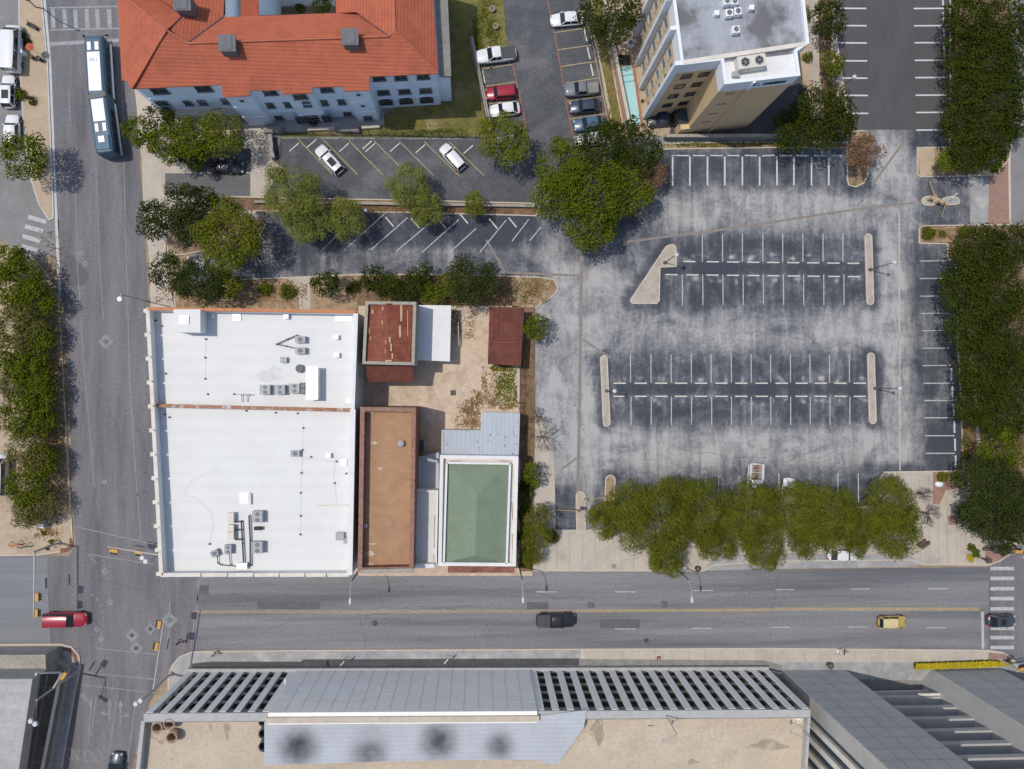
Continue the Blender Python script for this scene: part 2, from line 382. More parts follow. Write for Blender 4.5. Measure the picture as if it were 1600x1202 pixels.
# streets
sheet('road', [(-260, 869), (113, 869), (560, 896), (838, 893), (900, 891), (1200, 890), (1545, 886), (1900, 884), (1900, 1014), (1545, 1015), (1200, 1012),
               (900, 1013), (300, 1016), (100, 1009), (-260, 1008)], .008, M['road_ew'])
sheet('road', [(66, -120), (68, 0), (77, 100), (86, 300), (92, 400), (100, 500), (108, 620), (113, 750), (118, 850), (108, 869), (75, 869), (72, 1008), (105, 1009), (122, 1024), (127, 1045),
               (118, 1090), (97, 1202), (70, 1330), (180, 1330), (205, 1202), (235, 1095), (262, 1055), (280, 1030), (310, 1016), (308, 890), (300, 860), (262, 860), (245, 600), (232, 470), (222, 300), (212, 160), (200, 0), (195, -120)], .012, M['road_ns'])
sheet('road', [(1578, -100), (1578, 340), (1582, 600), (1592, 850), (1570, 872), (1545, 886), (1545, 1014), (1575, 1022), (1600, 1060), (1800, 1060), (1800, -100)], .012, M['asphalt_side'])
sheet('road', [(1545, 884), (1590, 862), (1800, 862), (1800, 1040), (1590, 1040), (1545, 1015)], .016, M['road_ns'])
sheet('road', [(-200, -80), (32, -80), (34, 150), (38, 262), (92, 345), (92, 400), (45, 405), (0, 372), (-200, 372)], .012, M['asphalt_side'])
sheet('road_patch', chaikin([(98, 398), (112, 396), (124, 412), (138, 425), (138, 437), (128, 448), (97, 447)]), .016, M['road_patch'])
p = [(402, 940, 500, 952), (823, 941, 857, 952), (918, 941, 929, 950), (1034, 939, 1043, 950), (937, 968, 1000, 982), (310, 915, 326, 930), (840, 896, 1540, 899)]
for a, b, c, d in p[:-1]: sheet('road_patch', [(a, b), (c, b), (c, d), (a, d)], .014, M['road_patch'])
# pale west leg + stop bars
sheet('road', [(-260, 873), (68, 873), (78, 1006), (-260, 1006)], .0145, M['road_pale'])
# new asphalt lot to the north east, other lots
sheet('parking_lot', [(1300, -80), (1484, -80), (1484, 203), (1318, 203), (1303, 150)], .010, M['asphalt_new'])
sheet('parking_lot', [(780, -90), (905, -90), (930, 60), (955, 215), (930, 250), (835, 290), (835, 318), (455, 312), (400, 300), (440, 217), (760, 218), (800, 262), (830, 240), (800, 110), (785, 20)], .010, M['asphalt_lot'])
sheet('parking_lot', [(745, 95), (800, 95), (830, 205), (775, 215)], .013, M['asphalt_lot'])
sheet('driveway', [(258, 271), (391, 271), (391, 307), (258, 305)], .030, M['asphalt_drive'])
sheet('driveway', [(262, 232), (396, 232), (396, 269), (300, 270), (290, 250)], .030, M['asphalt_lot'])
# walks west
slab('pavement', [(27, -80), (64, -80), (66, 0), (75, 100), (83, 300), (84, 341), (76, 345), (60, 320), (44, 270), (36, 200), (30, 100)], .13, M['walk_tan'], kerb=M['curb_white'])
sheet('gutter', [(66.5, -50), (70, -50), (71.5, 0), (80, 100), (88, 300), (96, 470), (91, 470), (84, 300), (76, 100), (67, 0)], .0165, M['curb_white'])
slab('pavement', [(-150, 392), (20, 390), (48, 398), (76, 430), (92, 470), (98, 560), (104, 680), (110, 780), (114, 845), (108, 861), (60, 868), (-150, 872)], .12, M['dirt_lot'], kerb=M['curb'])
sheet('dry_bed', [(40, 405), (62, 415), (84, 450), (95, 520), (101, 640), (107, 760), (108, 800), (82, 812), (60, 640), (52, 500)], .126, M['dry_bed'])
sheet('pavement', [(64, 826), (104, 822), (110, 830), (108, 856), (70, 862), (56, 850)], .130, M['walk_tan'])
sheet('brick_band', [(94, 857), (94, 864.5), (106, 862), (113, 855), (113, 841), (108.5, 841), (108, 852), (104, 856)], .135, M['brick'])
# walk and lawn of the tiled building
slab('pavement', [(204, 100), (213, 160), (222, 250), (224, 310), (233, 400), (236, 482), (272, 482), (258, 410), (262, 335), (400, 333), (400, 200), (230, 120)], .11, M['walk_pale'], kerb=M['curb'])
sheet('driveway', [(258, 271), (391, 271), (391, 307), (258, 305)], .118, M['asphalt_drive'])
sheet('driveway', [(270, 232), (396, 232), (396, 269), (300, 270)], .118, M['asphalt_lot'])
slab('pavement', [(378, 150), (420, 150), (424, 205), (424, 250), (442, 262), (404, 320), (392, 318), (392, 205)], .13, M['walk_pale'])
slab('lawn', [(424, 205), (600, 180), (690, 120), (680, -80), (784, -80), (790, 60), (797, 78), (745, 90), (775, 215), (440, 214)], .10, M['grass'])
slab('terrace', [(400, 150), (600, 150), (600, 196), (560, 203), (440, 208), (412, 200)], .14, M['walk_grey'])
# strip between the two lots
slab('planting_strip', [(345, 306), (470, 309), (640, 312), (834, 317), (843, 328), (838, 338), (640, 333), (440, 331), (345, 329)], .14, M['mulch'], kerb=M['curb'])
sheet('dry_bed', [(470, 312), (832, 320), (838, 326), (640, 321), (470, 318)], .147, M['dry_bed'])
slab('dry_bed', [(255, 325), (345, 325), (402, 335), (416, 352), (402, 375), (290, 398), (262, 400)], .12, M['dry_bed'], kerb=M['curb'])
slab('mulch_bed', [(272, 448), (330, 452), (376, 436), (450, 433), (560, 428), (700, 428), (838, 432), (866, 436), (873, 450), (866, 462), (845, 476), (832, 485), (832, 500), (565, 500), (272, 500)], .12, M['dry_bed'], kerb=M['curb'])
sheet('mulch_bed', [(560, 432), (800, 432), (830, 470), (800, 482), (560, 482)], .127, M['mulch'])
sheet('mulch_bed', [(800, 434), (864, 440), (868, 450), (838, 478), (800, 480)], .131, M['dry_bed'])
sheet('pavement', [(446, 434), (485, 431.5), (485, 484), (467, 484), (467, 452), (460, 443)], .134, M['walk_pale'])
# dirt yard inside the block
sheet('dirt_yard', [(560, 470), (832, 470), (832, 900), (560, 900)], .126, M['dirt_yard'])
slab('dirt_yard', [(560, 478), (815, 478), (815, 740), (640, 740), (560, 700)], .131, M['dirt_yard'])
slab('mulch_bed', [(814, 480), (836, 480), (835, 700), (833, 893), (812, 893)], .136, M['mulch'])
sheet('mulch_bed', [(820, 640), (850, 650), (865, 700), (868, 790), (868, 868), (845, 890), (820, 890)], .018, M['walk_pale'])
# pavement along the north side of the street, plaza
slab('pavement', [(836, 893), (836, 790), (860, 756), (867, 760), (868, 828), (900, 828), (958, 828), (1050, 828), (1120, 800), (1372, 790), (1374, 748), (1382, 737), (1514, 735), (1514, 830), (1590, 850),
                  (1577, 868), (1562, 878), (1545, 884), (1440, 883), (1425, 876), (1200, 878), (1115, 884), (1100, 893), (870, 893)], .13, M['walk_pale'], kerb=M['curb'])
sheet('pavement', [(1105, 884), (1118, 868), (1220, 864), (1425, 868), (1436, 882), (1425, 886), (1200, 889), (1105, 892)], .137, M['walk_grey'])
slab('pavement', [(255, 893), (290, 860), (565, 860), (840, 885), (840, 893), (560, 897)], .12, M['walk_pale'])
slab('planting_bed', capsule((954, 750), (951, 800), 8), .15, M['dry_bed'], kerb=M['curb'])
slab('traffic_island', capsule((907, 775), (908, 826), 7.5), .15, M['island'], kerb=M['curb'])
slab('traffic_island', capsule((1357, 371), (1360, 471), 6), .15, M['island'], kerb=M['curb'])
slab('traffic_island', capsule((1361, 557), (1364, 657), 6), .15, M['island'], kerb=M['curb'])
slab('traffic_island', capsule((943.5, 561), (948, 661), 6), .15, M['island'], kerb=M['curb'])
slab('traffic_island', [(1046, 382), (1053, 381.5), (1057, 386), (1058, 417), (1032, 418.5), (1031, 470), (1027, 475), (988, 475), (984, 470), (986, 466), (1040, 385)], .15, M['island'], kerb=M['curb'])
slab('traffic_island', chaikin([(1440, 308), (1455, 305), (1470, 311), (1470, 316), (1458, 322), (1441, 321)]), .15, M['island'], kerb=M['curb'])
slab('traffic_island', chaikin([(1468, 312), (1485, 305), (1499, 309), (1501, 319), (1488, 321), (1470, 320)]), .145, M['walk_grey'], kerb=M['curb'])
slab('planting_bed', [(1324, 206), (1348, 203), (1356, 207), (1358, 225), (1357, 275), (1350, 287), (1338, 293), (1326, 290), (1323, 280)], .14, M['dry_bed'], kerb=M['curb'])
slab('planting_bed', [(1433, 230), (1490, 229), (1582, 200), (1582, 230), (1575, 252), (1560, 270), (1545, 275), (1438, 277), (1433, 272)], .14, M['dry_bed'], kerb=M['curb'])
sheet('pavement', [(1433.5, 231), (1460, 230), (1462, 272), (1438, 276)], .147, M['walk_tan'])
slab('planting_bed', [(1436, 356), (1442, 352), (1600, 350), (1640, 350), (1640, 860), (1590, 850), (1514, 835), (1514, 738), (1505, 735), (1500, 600), (1497, 560), (1494, 420), (1480, 400), (1480, 382), (1436, 381)], .14, M['mulch'], kerb=M['curb'])
sheet('mulch_bed', [(1437, 357), (1494, 354), (1494, 378), (1437, 380)], .148, M['dry_bed'])
slab('planting_bed', [(1484, -90), (1580, -90), (1580, 235), (1484, 232)], .13, M['mulch'], kerb=M['curb'])
sheet('planting_bed', [(1458, 737.5), (1513, 737.5), (1513, 760), (1478, 766), (1468, 788), (1457, 788)], .139, M['brick_walk'])
sheet('pavement', [(1516, 278), (1545, 277), (1544, 350), (1516, 351)], .018, M['walk_grey'])
sheet('pavement', [(1545, 277), (1577, 250), (1578, 350), (1544, 350)], .018, M['brick_walk'])
sheet('pavement', [(1575, 240), (1579, 240), (1580, 350), (1577, 350)], .022, M['curb'])
sheet('pavement', [(1539, 852), (1585, 852), (1583, 862), (1568, 874), (1552, 880), (1540, 881)], .139, M['brick_walk'])
sheet('pavement', [(1480, 806), (1495, 805), (1495, 820), (1482, 820)], .139, M['brick_walk'])
# tower surroundings
sheet('pool_deck', [(924, 0), (990, 0), (1300, 0), (1330, 210), (1040, 212), (960, 212), (945, 150)], .016, M['walk_tan'])
slab('planting_strip', [(924, -80), (940, -80), (946, 45), (975, 200), (958, 205), (944, 130), (926, 50)], .15, M['grass'], kerb=M['curb'])
slab('planting_strip', [(1035, 224), (1200, 221), (1325, 222), (1325, 231.5), (1200, 231.5), (1035, 234)], .15, M['dry_bed'], kerb=M['curb'])
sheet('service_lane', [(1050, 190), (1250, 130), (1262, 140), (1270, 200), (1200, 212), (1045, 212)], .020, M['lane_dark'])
slab('planting_strip', [(1275, -80), (1306, -80), (1300, 100), (1306, 160), (1322, 205), (1290, 205), (1278, 100)], .14, M['mulch'], kerb=M['curb'])
sheet('pavement', [(1262, -50), (1275, -50), (1280, 150), (1275, 160), (1266, 100)], .022, M['walk_pale'])
# south pavement
slab('pavement', [(262, 1100), (262, 1056), (268, 1040), (280, 1026), (300, 1018), (460, 1016), (910, 1014), (910, 1100)], .13, M['walk_grey'], kerb=M['curb'])
slab('pavement', [(910, 1014), (1200, 1012.5), (1545, 1015.5), (1568, 1019), (1585, 1030), (1592, 1050), (1592, 1110), (910, 1110)], .13, M['walk_pale'], kerb=M['curb'])
sheet('brick_band', [(1545, 1020), (1570, 1022), (1582, 1030), (1575, 1034), (1545, 1032)], .145, M['brick_walk'])
sheet('pavement', [(1000, 1035), (1592, 1035), (1592, 1120), (1000, 1120)], .1395, M['walk_grey'])
slab('pavement', [(-200, 1008), (95, 1006), (112, 1010), (124, 1024), (126, 1045), (118, 1080), (97, 1202), (75, 1300), (-200, 1300)], .13, M['walk_grey'], kerb=M['curb'])
sheet('brick_band', [(97, 1011), (110, 1013), (120, 1024), (122, 1040), (118, 1040), (115, 1028), (107, 1018), (97, 1016)], .143, M['brick'])
sheet('pavement', [(-100, 1009), (95, 1008), (93, 1016), (-100, 1017)], .143, M['walk_tan'])
# trench scars and seams
def strip(mb, a, b, w, z):
    A, B = G(*a, z), G(*b, z); d = (B-A); d.z = 0; u = Vector((-d.y, d.x, 0)).normalized()*(w/22.0)
    mb.poly([A-u, B-u, B+u, A+u])
s_ = MB()
for a, b, w in [((909, 400), (906, 600), 5), ((906, 600.5), (903, 770), 5), ((795, 426), (906, 431), 3.5), ((911, 531), (955, 560), 3.5), ((978, 378), (1100, 363), 3.5), ((1100.5, 363), (1340, 327), 4),
                ((1340.5, 327), (1430, 317), 3.5), ((1339, 324), (1357, 300), 3), ((878, 733), (901, 716), 3.5), ((1362, 290), (1412, 222), 3.5), ((760, 375), (789, 425), 3)]: strip(s_, a, b, w, .0085)
struct('trench_scar', s_, M['seam'])
s_ = MB()
strip(s_, (1405, 330), (1406, 735), 2.5, .0085)
struct('gutter', s_, M['concrete'])
s_ = MB()
for x in range(1395, 1515, 14): strip(s_, (x, 740), (x+2, 880), .5, .1372)
for x in range(850, 1100, 20): strip(s_, (x, 832), (x, 890), .5, .1372)
for x in range(920, 1545, 26): strip(s_, (x, 1017), (x, 1034), .5, .1372)
struct('pavement_joint', s_, M['conc_dark'])

# markings ------------------------------------------------------------
ln = MB(); Z = .0150
for x in (1051, 1078, 1105.5, 1132.5, 1160, 1187, 1214, 1240.5, 1268, 1295): strip(ln, (x, 245), (x, 290), 2.4, Z)
struct('bay_lines', ln, M['line_bright'])
ln = MB()
for k, y in enumerate((-13, 13.5, 40.5, 67, 94.5, 121.5, 149, 176, 203.5)): strip(ln, (1427+k*.6, y), (1483 if k < 4 else 1478, y-.3), 2.3, .019)
for k, y in enumerate((-14, 13, 40, 67, 95, 122, 149, 177)): strip(ln, (1303+k*.7, y), (1353+k*.5, y+.4), 2.3, .019)
struct('bay_lines', ln, M['line_bright'])
ln = MB()
for x in (1097.5, 1129, 1160, 1192, 1223, 1254.5, 1286, 1317): strip(ln, (x, 365), (x, 409), 1.5, Z)
for x in (1066, 1098, 1129.5, 1161, 1192.5, 1224, 1255.5, 1287, 1318.5): strip(ln, (x, 429), (x+.4, 477), 1.5, Z)
for x in (985, 1017, 1048.5, 1080, 1111, 1142.5, 1173.7, 1204, 1235, 1265.5, 1296, 1327): strip(ln, (x, 554), (x+.3, 598), 1.5, Z)
for x in (986, 1017.5, 1049, 1080.5, 1112, 1143, 1174, 1204.5, 1235.5, 1266, 1297, 1328): strip(ln, (x, 620), (x, 664), 1.5, Z)
for k, y in enumerate((408, 435.5, 463, 490, 517, 544.5, 571.5)): strip(ln, (1437+k*.8, y), (1480+k*.9, y-.5), 1.5, Z)
for k, y in enumerate((599, 626, 653, 681, 708.5)): strip(ln, (1443.5+k*.7, y), (1490+k*.5, y), 1.8, Z)
for x in (1091, 1102.5, 1123, 1154.5): strip(ln, (x, 744), (x, 785), 1.1, Z)
for x in (1186, 1217, 1309, 1341): strip(ln, (x, 740), (x+.5, 785), 1.8, Z)
for a, b in [((637, 340), (579, 391)), ((676, 345), (620, 392)), ((717, 343), (660, 394)), ((744, 357), (702, 395)), ((791, 344), (750, 394)), ((602, 333), (537, 392)), ((560, 335), (503, 391)), ((826, 343), (800, 377)), ((845, 355), (828, 376))]: strip(ln, a, b, 1.5, Z)
for a, b in [((1048, 243), (1060, 243))]: strip(ln, a, b, 1.2, Z)
struct('bay_lines', ln, M['line_white'])
ln = MB()
for k in range(7): strip(ln, (466+39.4*k, 218+.7*k), (519+39.6*k, 272.5+.4*k), 1.3, Z)
for a, b in [((747, 109), (800, 101)), ((752, 136), (806, 128)), ((759, 163), (812, 155)), ((744, 86), (760, 84)), ((867, 51), (922, 43)), ((872, 78), (929, 70)), ((877, 104), (931, 96)), ((884, 130), (935, 122)),
             ((886, 159), (941, 150)), ((891, 186), (947, 178)), ((921, 42), (950, 190)), ((862, 24), (918, 17))]: strip(ln, a, b, 1.3, Z)
struct('bay_lines', ln, M['line_yellow'])
ln = MB()
for L_ in ([(800, 95), (812, 150), (824, 215)], [(853, -10), (860, 20), (865, 45), (875, 100), (887, 175), (897, 218)]):
    for a, b in zip(L_, L_[1:]): strip(ln, a, b, 1.4, .0162)
struct('fire_lane_line', ln, M['line_red'])
ln = MB(); strip(ln, (300, 955), (900, 954), 1.0, .0185); strip(ln, (300, 957.5), (900, 956.5), 1.0, .0185); strip(ln, (900.5, 953.6), (1210, 952), 1.5, .0185); strip(ln, (900.5, 956), (1210, 954.4), 1.3, .0185)
strip(ln, (1210.5, 950.5), (1530, 950.5), 1.6, .0185); strip(ln, (1210.5, 953.2), (1530, 953.2), 1.6, .0185)
struct('centre_line', ln, M['line_yellow'])
ln = MB()
for a, b, y in [(838, 870, 925), (961, 993, 925), (1083, 1114, 923), (1211, 1241, 921.5), (1330, 1360, 920.5), (1450, 1481, 920), (961, 993, 983), (1081, 1112, 982), (1204, 1235, 980.5), (1325, 1356, 980), (1447, 1478, 981)]:
    strip(ln, (a, y), (b, y), 1.3, .0185)
for y in (888.5, 904, 920, 935.5, 951.5, 967, 982, 996.5, 1012): strip(ln, (1547.5, y), (1584.5, y), 5.6, .0195)
strip(ln, (1535, 956), (1536, 1014), 4.5, .0195)
for cx, cy in ((58, 343), (53, 357.5), (49, 373), (45, 388)): strip(ln, (cx-14, cy-4), (cx+14, cy+4), 6.5, .0195)
struct('crossing_lines', ln, M['line_white'])
ln = MB()
strip(ln, (77, 12.5), (186, 10), 2, .0165); strip(ln, (79, 47), (186, 44.5), 2, .0165)
for x in (83, 101, 118, 136, 152.5, 171): strip(ln, (x-.8, 14.5), (x+.8, 44), 6, .0165)
strip(ln, (78, 69), (186, 63), 5.5, .0165)
struct('crossing_lines', ln, M['line_worn'])
ln = MB()
for L_ in ([(187, -20), (196, 360), (203, 600), (212, 740), (221, 850)], [(150, 260), (155, 400), (162, 500)], [(118, 280), (120, 400), (130, 560), (148, 760)], [(107, 140), (110, 190)]):
    for a, b in zip(L_, L_[1:]): strip(ln, a, b, 1.3, .0165)
for a, b in [((118, 823), (170, 835)), ((170.5, 835.5), (240, 850)), ((137, 866), (240, 882)), ((137, 866.5), (151, 880)), ((310, 893), (306, 1015)), ((298, 1013), (314, 895)), ((150, 1013), (245, 1023)), ((122, 1050), (245, 1062)), ((124, 1070), (243, 1083)),
             ((144, 1085), (138, 1160)), ((184, 1084), (170, 1178)), ((212, 1095), (198, 1200)), ((163, 1020), (157, 1045)), ((265, 940), (265, 965)), ((264, 985), (262, 1000)), ((70, 872), (78, 1004)), ((150, 1090), (142, 1150))]: strip(ln, a, b, 1.6, .0165)
for i in range(7):
    t0, t1 = R_(-85+i*14), R_(-78+i*14); strip(ln, (118+44*math.cos(t0), 965+44*math.sin(t0)), (118+44*math.cos(t1), 965+44*math.sin(t1)), 1.3, .0165)
struct('lane_lines', ln, M['line_faint'])
# turn arrows and worn lettering
ar = MB()
def arrow(c, h, kind):
    for a, b, w in [((0, h), (0, -h*.35), 2.4)]: strip(ar, (c[0]+a[0], c[1]+a[1]), (c[0]+b[0], c[1]+b[1]), w, .0172)
    P = [(c[0]-4, c[1]-h*.35), (c[0]+4.6, c[1]-h*.35), (c[0]+.8, c[1]-h)]; ar.poly(GL(P, .0172))
    if 'r' in kind:
        strip(ar, (c[0]+1.4, c[1]+h*.45), (c[0]+8, c[1]+h*.3), 2.4, .0172); ar.poly(GL([(c[0]+8, c[1]+h*.3-5), (c[0]+14, c[1]+h*.25), (c[0]+8, c[1]+h*.3+5)], .0172))
    if 'l' in kind:
        strip(ar, (c[0]-1.4, c[1]+h*.4), (c[0]-7, c[1]+h*.3), 2.4, .0172); ar.poly(GL([(c[0]-7, c[1]+h*.3-5), (c[0]-15, c[1]+h*.25), (c[0]-7, c[1]+h*.3+5)], .0172))
arrow((188, 1112), 20, 'r'); arrow((171, 1110), 17, 'l')
ar.poly(GL([(125, 1087), (133, 1081), (134, 1089), (141, 1093), (144, 1104), (141, 1106), (138, 1097), (133, 1094), (133, 1098)], .0172))
def diamond(cx, cy, r):
    for k in range(4):
        a = [(r, 0), (0, r), (-r, 0), (0, -r)][k]; b = [(r, 0), (0, r), (-r, 0), (0, -r)][(k+1) % 4]; q = .42
        ar.poly(GL([(cx+a[0], cy+a[1]), (cx+b[0], cy+b[1]), (cx+b[0]*q, cy+b[1]*q), (cx+a[0]*q, cy+a[1]*q)], .0172))
for d in ((165, 534, 12), (127, 396, 5), (134, 412, 5), (163, 753, 5), (164, 893, 6), (172, 941, 5.5), (235, 983, 9), (206, 993, 11), (213, 1013, 11), (265, 969, 13), (151, 984, 5), (158, 999, 5)): diamond(*d)
struct('road_marks', ar, M['line_faint'])
def text(s, px, py, h, z, m, name, rz=0.0, stretch=1.0, parent=None, zrot=None):
    cu = bpy.data.curves.new(name, 'FONT'); cu.body = s; cu.size = h; cu.align_x = 'CENTER'; cu.align_y = 'CENTER'
    o = bpy.data.objects.new(name, cu); COL.objects.link(o)
    dg = bpy.context.evaluated_depsgraph_get(); me = bpy.data.meshes.new_from_object(o.evaluated_get(dg)); bpy.data.objects.remove(o)
    me.materials.clear(); me.materials.append(m)
    for v in me.vertices: v.co.y *= stretch
    n = bpy.data.objects.new(name, me); COL.objects.link(n); n.location = G(px, py, z) if parent is None else (0, 0, 0); n.rotation_euler = (0, 0, rz)
    return n
for x, y in ((119, 1180), (147, 1183)): tag(text('ONLY', x, y, .95, .0172, M['line_faint'], 'road_lettering', R_(-6), 2.6), kind='structure')
mh = MB()
for x, y, r in ((586, 974, .42), (1010, 1001, .35), (167, 534, .25), (206, 993, .3), (213, 1013, .3), (235, 983, .28), (215, 773, .22), (225, 768, .25), (216, 673, .22)): mh.disc(G(x, y, .0178), r)
struct('manhole_cover', mh, M['dark_metal'])

ck = MB(); rgk = random.Random(21)
def crack(x, y, dx, dy, n, z, w=.45):
    p = (x, y)
    for i in range(n):
        q = (p[0]+dx+rgk.uniform(-1, 1)*(abs(dy)*.35+1.2), p[1]+dy+rgk.uniform(-1, 1)*(abs(dx)*.35+1.2)); strip(ck, p, q, w*rgk.uniform(.6, 1.3), z); p = q
for x, y, dx, dy, n in [(125, 560, .5, 9, 22), (190, 300, .6, 9, 18), (150, 600, 3, 8, 12), (175, 420, -2, 8, 10), (120, 250, 5, 4, 10), (210, 640, 1, 8, 16), (140, 900, 8, 3, 12), (180, 1040, -2, 8, 14)]: crack(x, y, dx, dy, n, .0165)
for x, y, dx, dy, n in [(320, 936, 10, 0, 46), (420, 984, 11, 0, 30), (640, 920, 10, .2, 24), (900, 1000, 10, 0, 30), (1050, 940, 10, -.1, 34), (1216, 898, 0, 7, 14), (1170, 900, -3, 7, 5), (560, 960, 1, 7, 7), (760, 965, 1, 6, 7), (1400, 960, 0, 7, 7)]: crack(x, y, dx, dy, n, .0135)
for x, y, dx, dy, n in [(870, 560, 3, 9, 14), (1060, 700, 10, 2, 14), (1300, 690, -8, 4, 10), (1120, 520, 11, 1, 16), (960, 330, 9, 5, 8), (1150, 330, 3, -7, 5), (1400, 480, 1, 9, 20), (700, 400, -10, 1, 16)]: crack(x, y, dx, dy, n, .0088)
struct('road_crack', ck, mat('crack_seal', (.085, .083, .085), .2, 2))

ub = MB()
for cx, cy in ((88, 122), (103, 172), (99, 187), (96, 3)):
    for k in range(6): strip(ub, (cx+rgk.uniform(-6, 6), cy+rgk.uniform(-4, 4)), (cx+rgk.uniform(-6, 6), cy+rgk.uniform(-4, 4)), .8, .0172+.0004*k)
struct('utility_marks', ub, mat('utility_blue', (.13, .20, .28), .2, 2))
sheet('light_well_shade', [(300, 1037), (330, 1034), (470, 1034), (474, 1030.5), (905, 1029), (905, 1040), (300, 1044)], .150, M['lane_dark'])  # flat near-black sheet on the slab: shade of the sunken well painted as colour
sheet('light_well_shade', [(905.5, 1030), (1195, 1032), (1222, 1040), (1222, 1050), (905.5, 1040)], .150, M['conc_dark'])  # same well further east, its shade painted as a flat grey strip
# ---------------------------------------------------------------- buildings
def WP(mb, name, m, root, label=None):
    """part given in world coordinates under a thing's empty"""
    o = mb.build(name, m, root, loc=-Vector(root.location))
    if label: o['label'] = label
    return o
def SP(mb, name, m, part):
    """sub-part given in the same coordinates as its part"""
    return mb.build(name, m, part)
WM = {}
def window(root, pos, ang, w, h, arch=False, fm='frame', gm='glass', name='window', bars=1, sill=False):
    """window on a wall: frame (with mullions) and pane; local y = outward"""
    key = (round(w, 2), round(h, 2), arch, fm, gm, bars, sill)
    if key not in WM:
        f = MB(); t = .09
        f.box((0, .03, h/2-t/2), (w, .10, t)); f.box((0, .03, -h/2+t/2), (w, .10, t))
        for sx in (-1, 1): f.box((sx*(w/2-t/2), .03, 0), (t, .10, h-2*t))
        for b in range(bars): f.box((-w/2+w*(b+1)/(bars+1), .025, 0), (.05, .07, h-2*t))
        if bars: f.box((0, .02, 0), (w-2*t, .05, .05))
        if sill: f.box((0, .10, -h/2-.05), (w+.2, .24, .09))
        if arch:
            n = 9; ps = [(w/2*math.cos(PI*i/n), h/2+w*.32*math.sin(PI*i/n)) for i in range(n+1)]
            vs = [(x, .07, z) for x, z in ps]+[(x*.86, .07, h/2+(z-h/2)*.82) for x, z in ps]
            f.add(vs, [(i, i+1, n+2+i, n+1+i) for i in range(n)])
        p = MB(); p.box((0, .012, 0), (w-.1, .03, h-.1))
        if arch:
            vs = [(x, .03, z) for x, z in ps]; p.add(vs+[(0, .03, h/2-.1)], [(i+1, i, n+1) for i in range(n)])
        a = f.build('window', M[fm]); b = p.build('pane', M[gm]); WM[key] = (a.data, b.data); bpy.data.objects.remove(a); bpy.data.objects.remove(b)
    fa, pa = WM[key]
    o = link(name, fa, root, Vector(pos)-Vector(root.location), ang); link('pane', pa, o)
    return o
class Wall:
    """vertical plane through two roof-line pixels at height zt; outward side has the angle of its normal"""
    def __init__(s, p, q, zt):
        s.a = G(*p, zt); s.b = G(*q, zt); s.d = (s.b-s.a); s.d.z = 0; s.len = s.d.length; s.d.normalize()
        s.n = Vector((s.d.y, -s.d.x, 0)); s.ang = math.atan2(s.n.y, s.n.x)-PI/2
    def hit(s, px, py):
        d = ray(px, py); t = (s.a-CP).dot(s.n)/d.dot(s.n); return CP+d*t
    def at(s, t, z, off=0.0):
        p = s.a+s.d*t+s.n*off; return Vector((p.x, p.y, z))

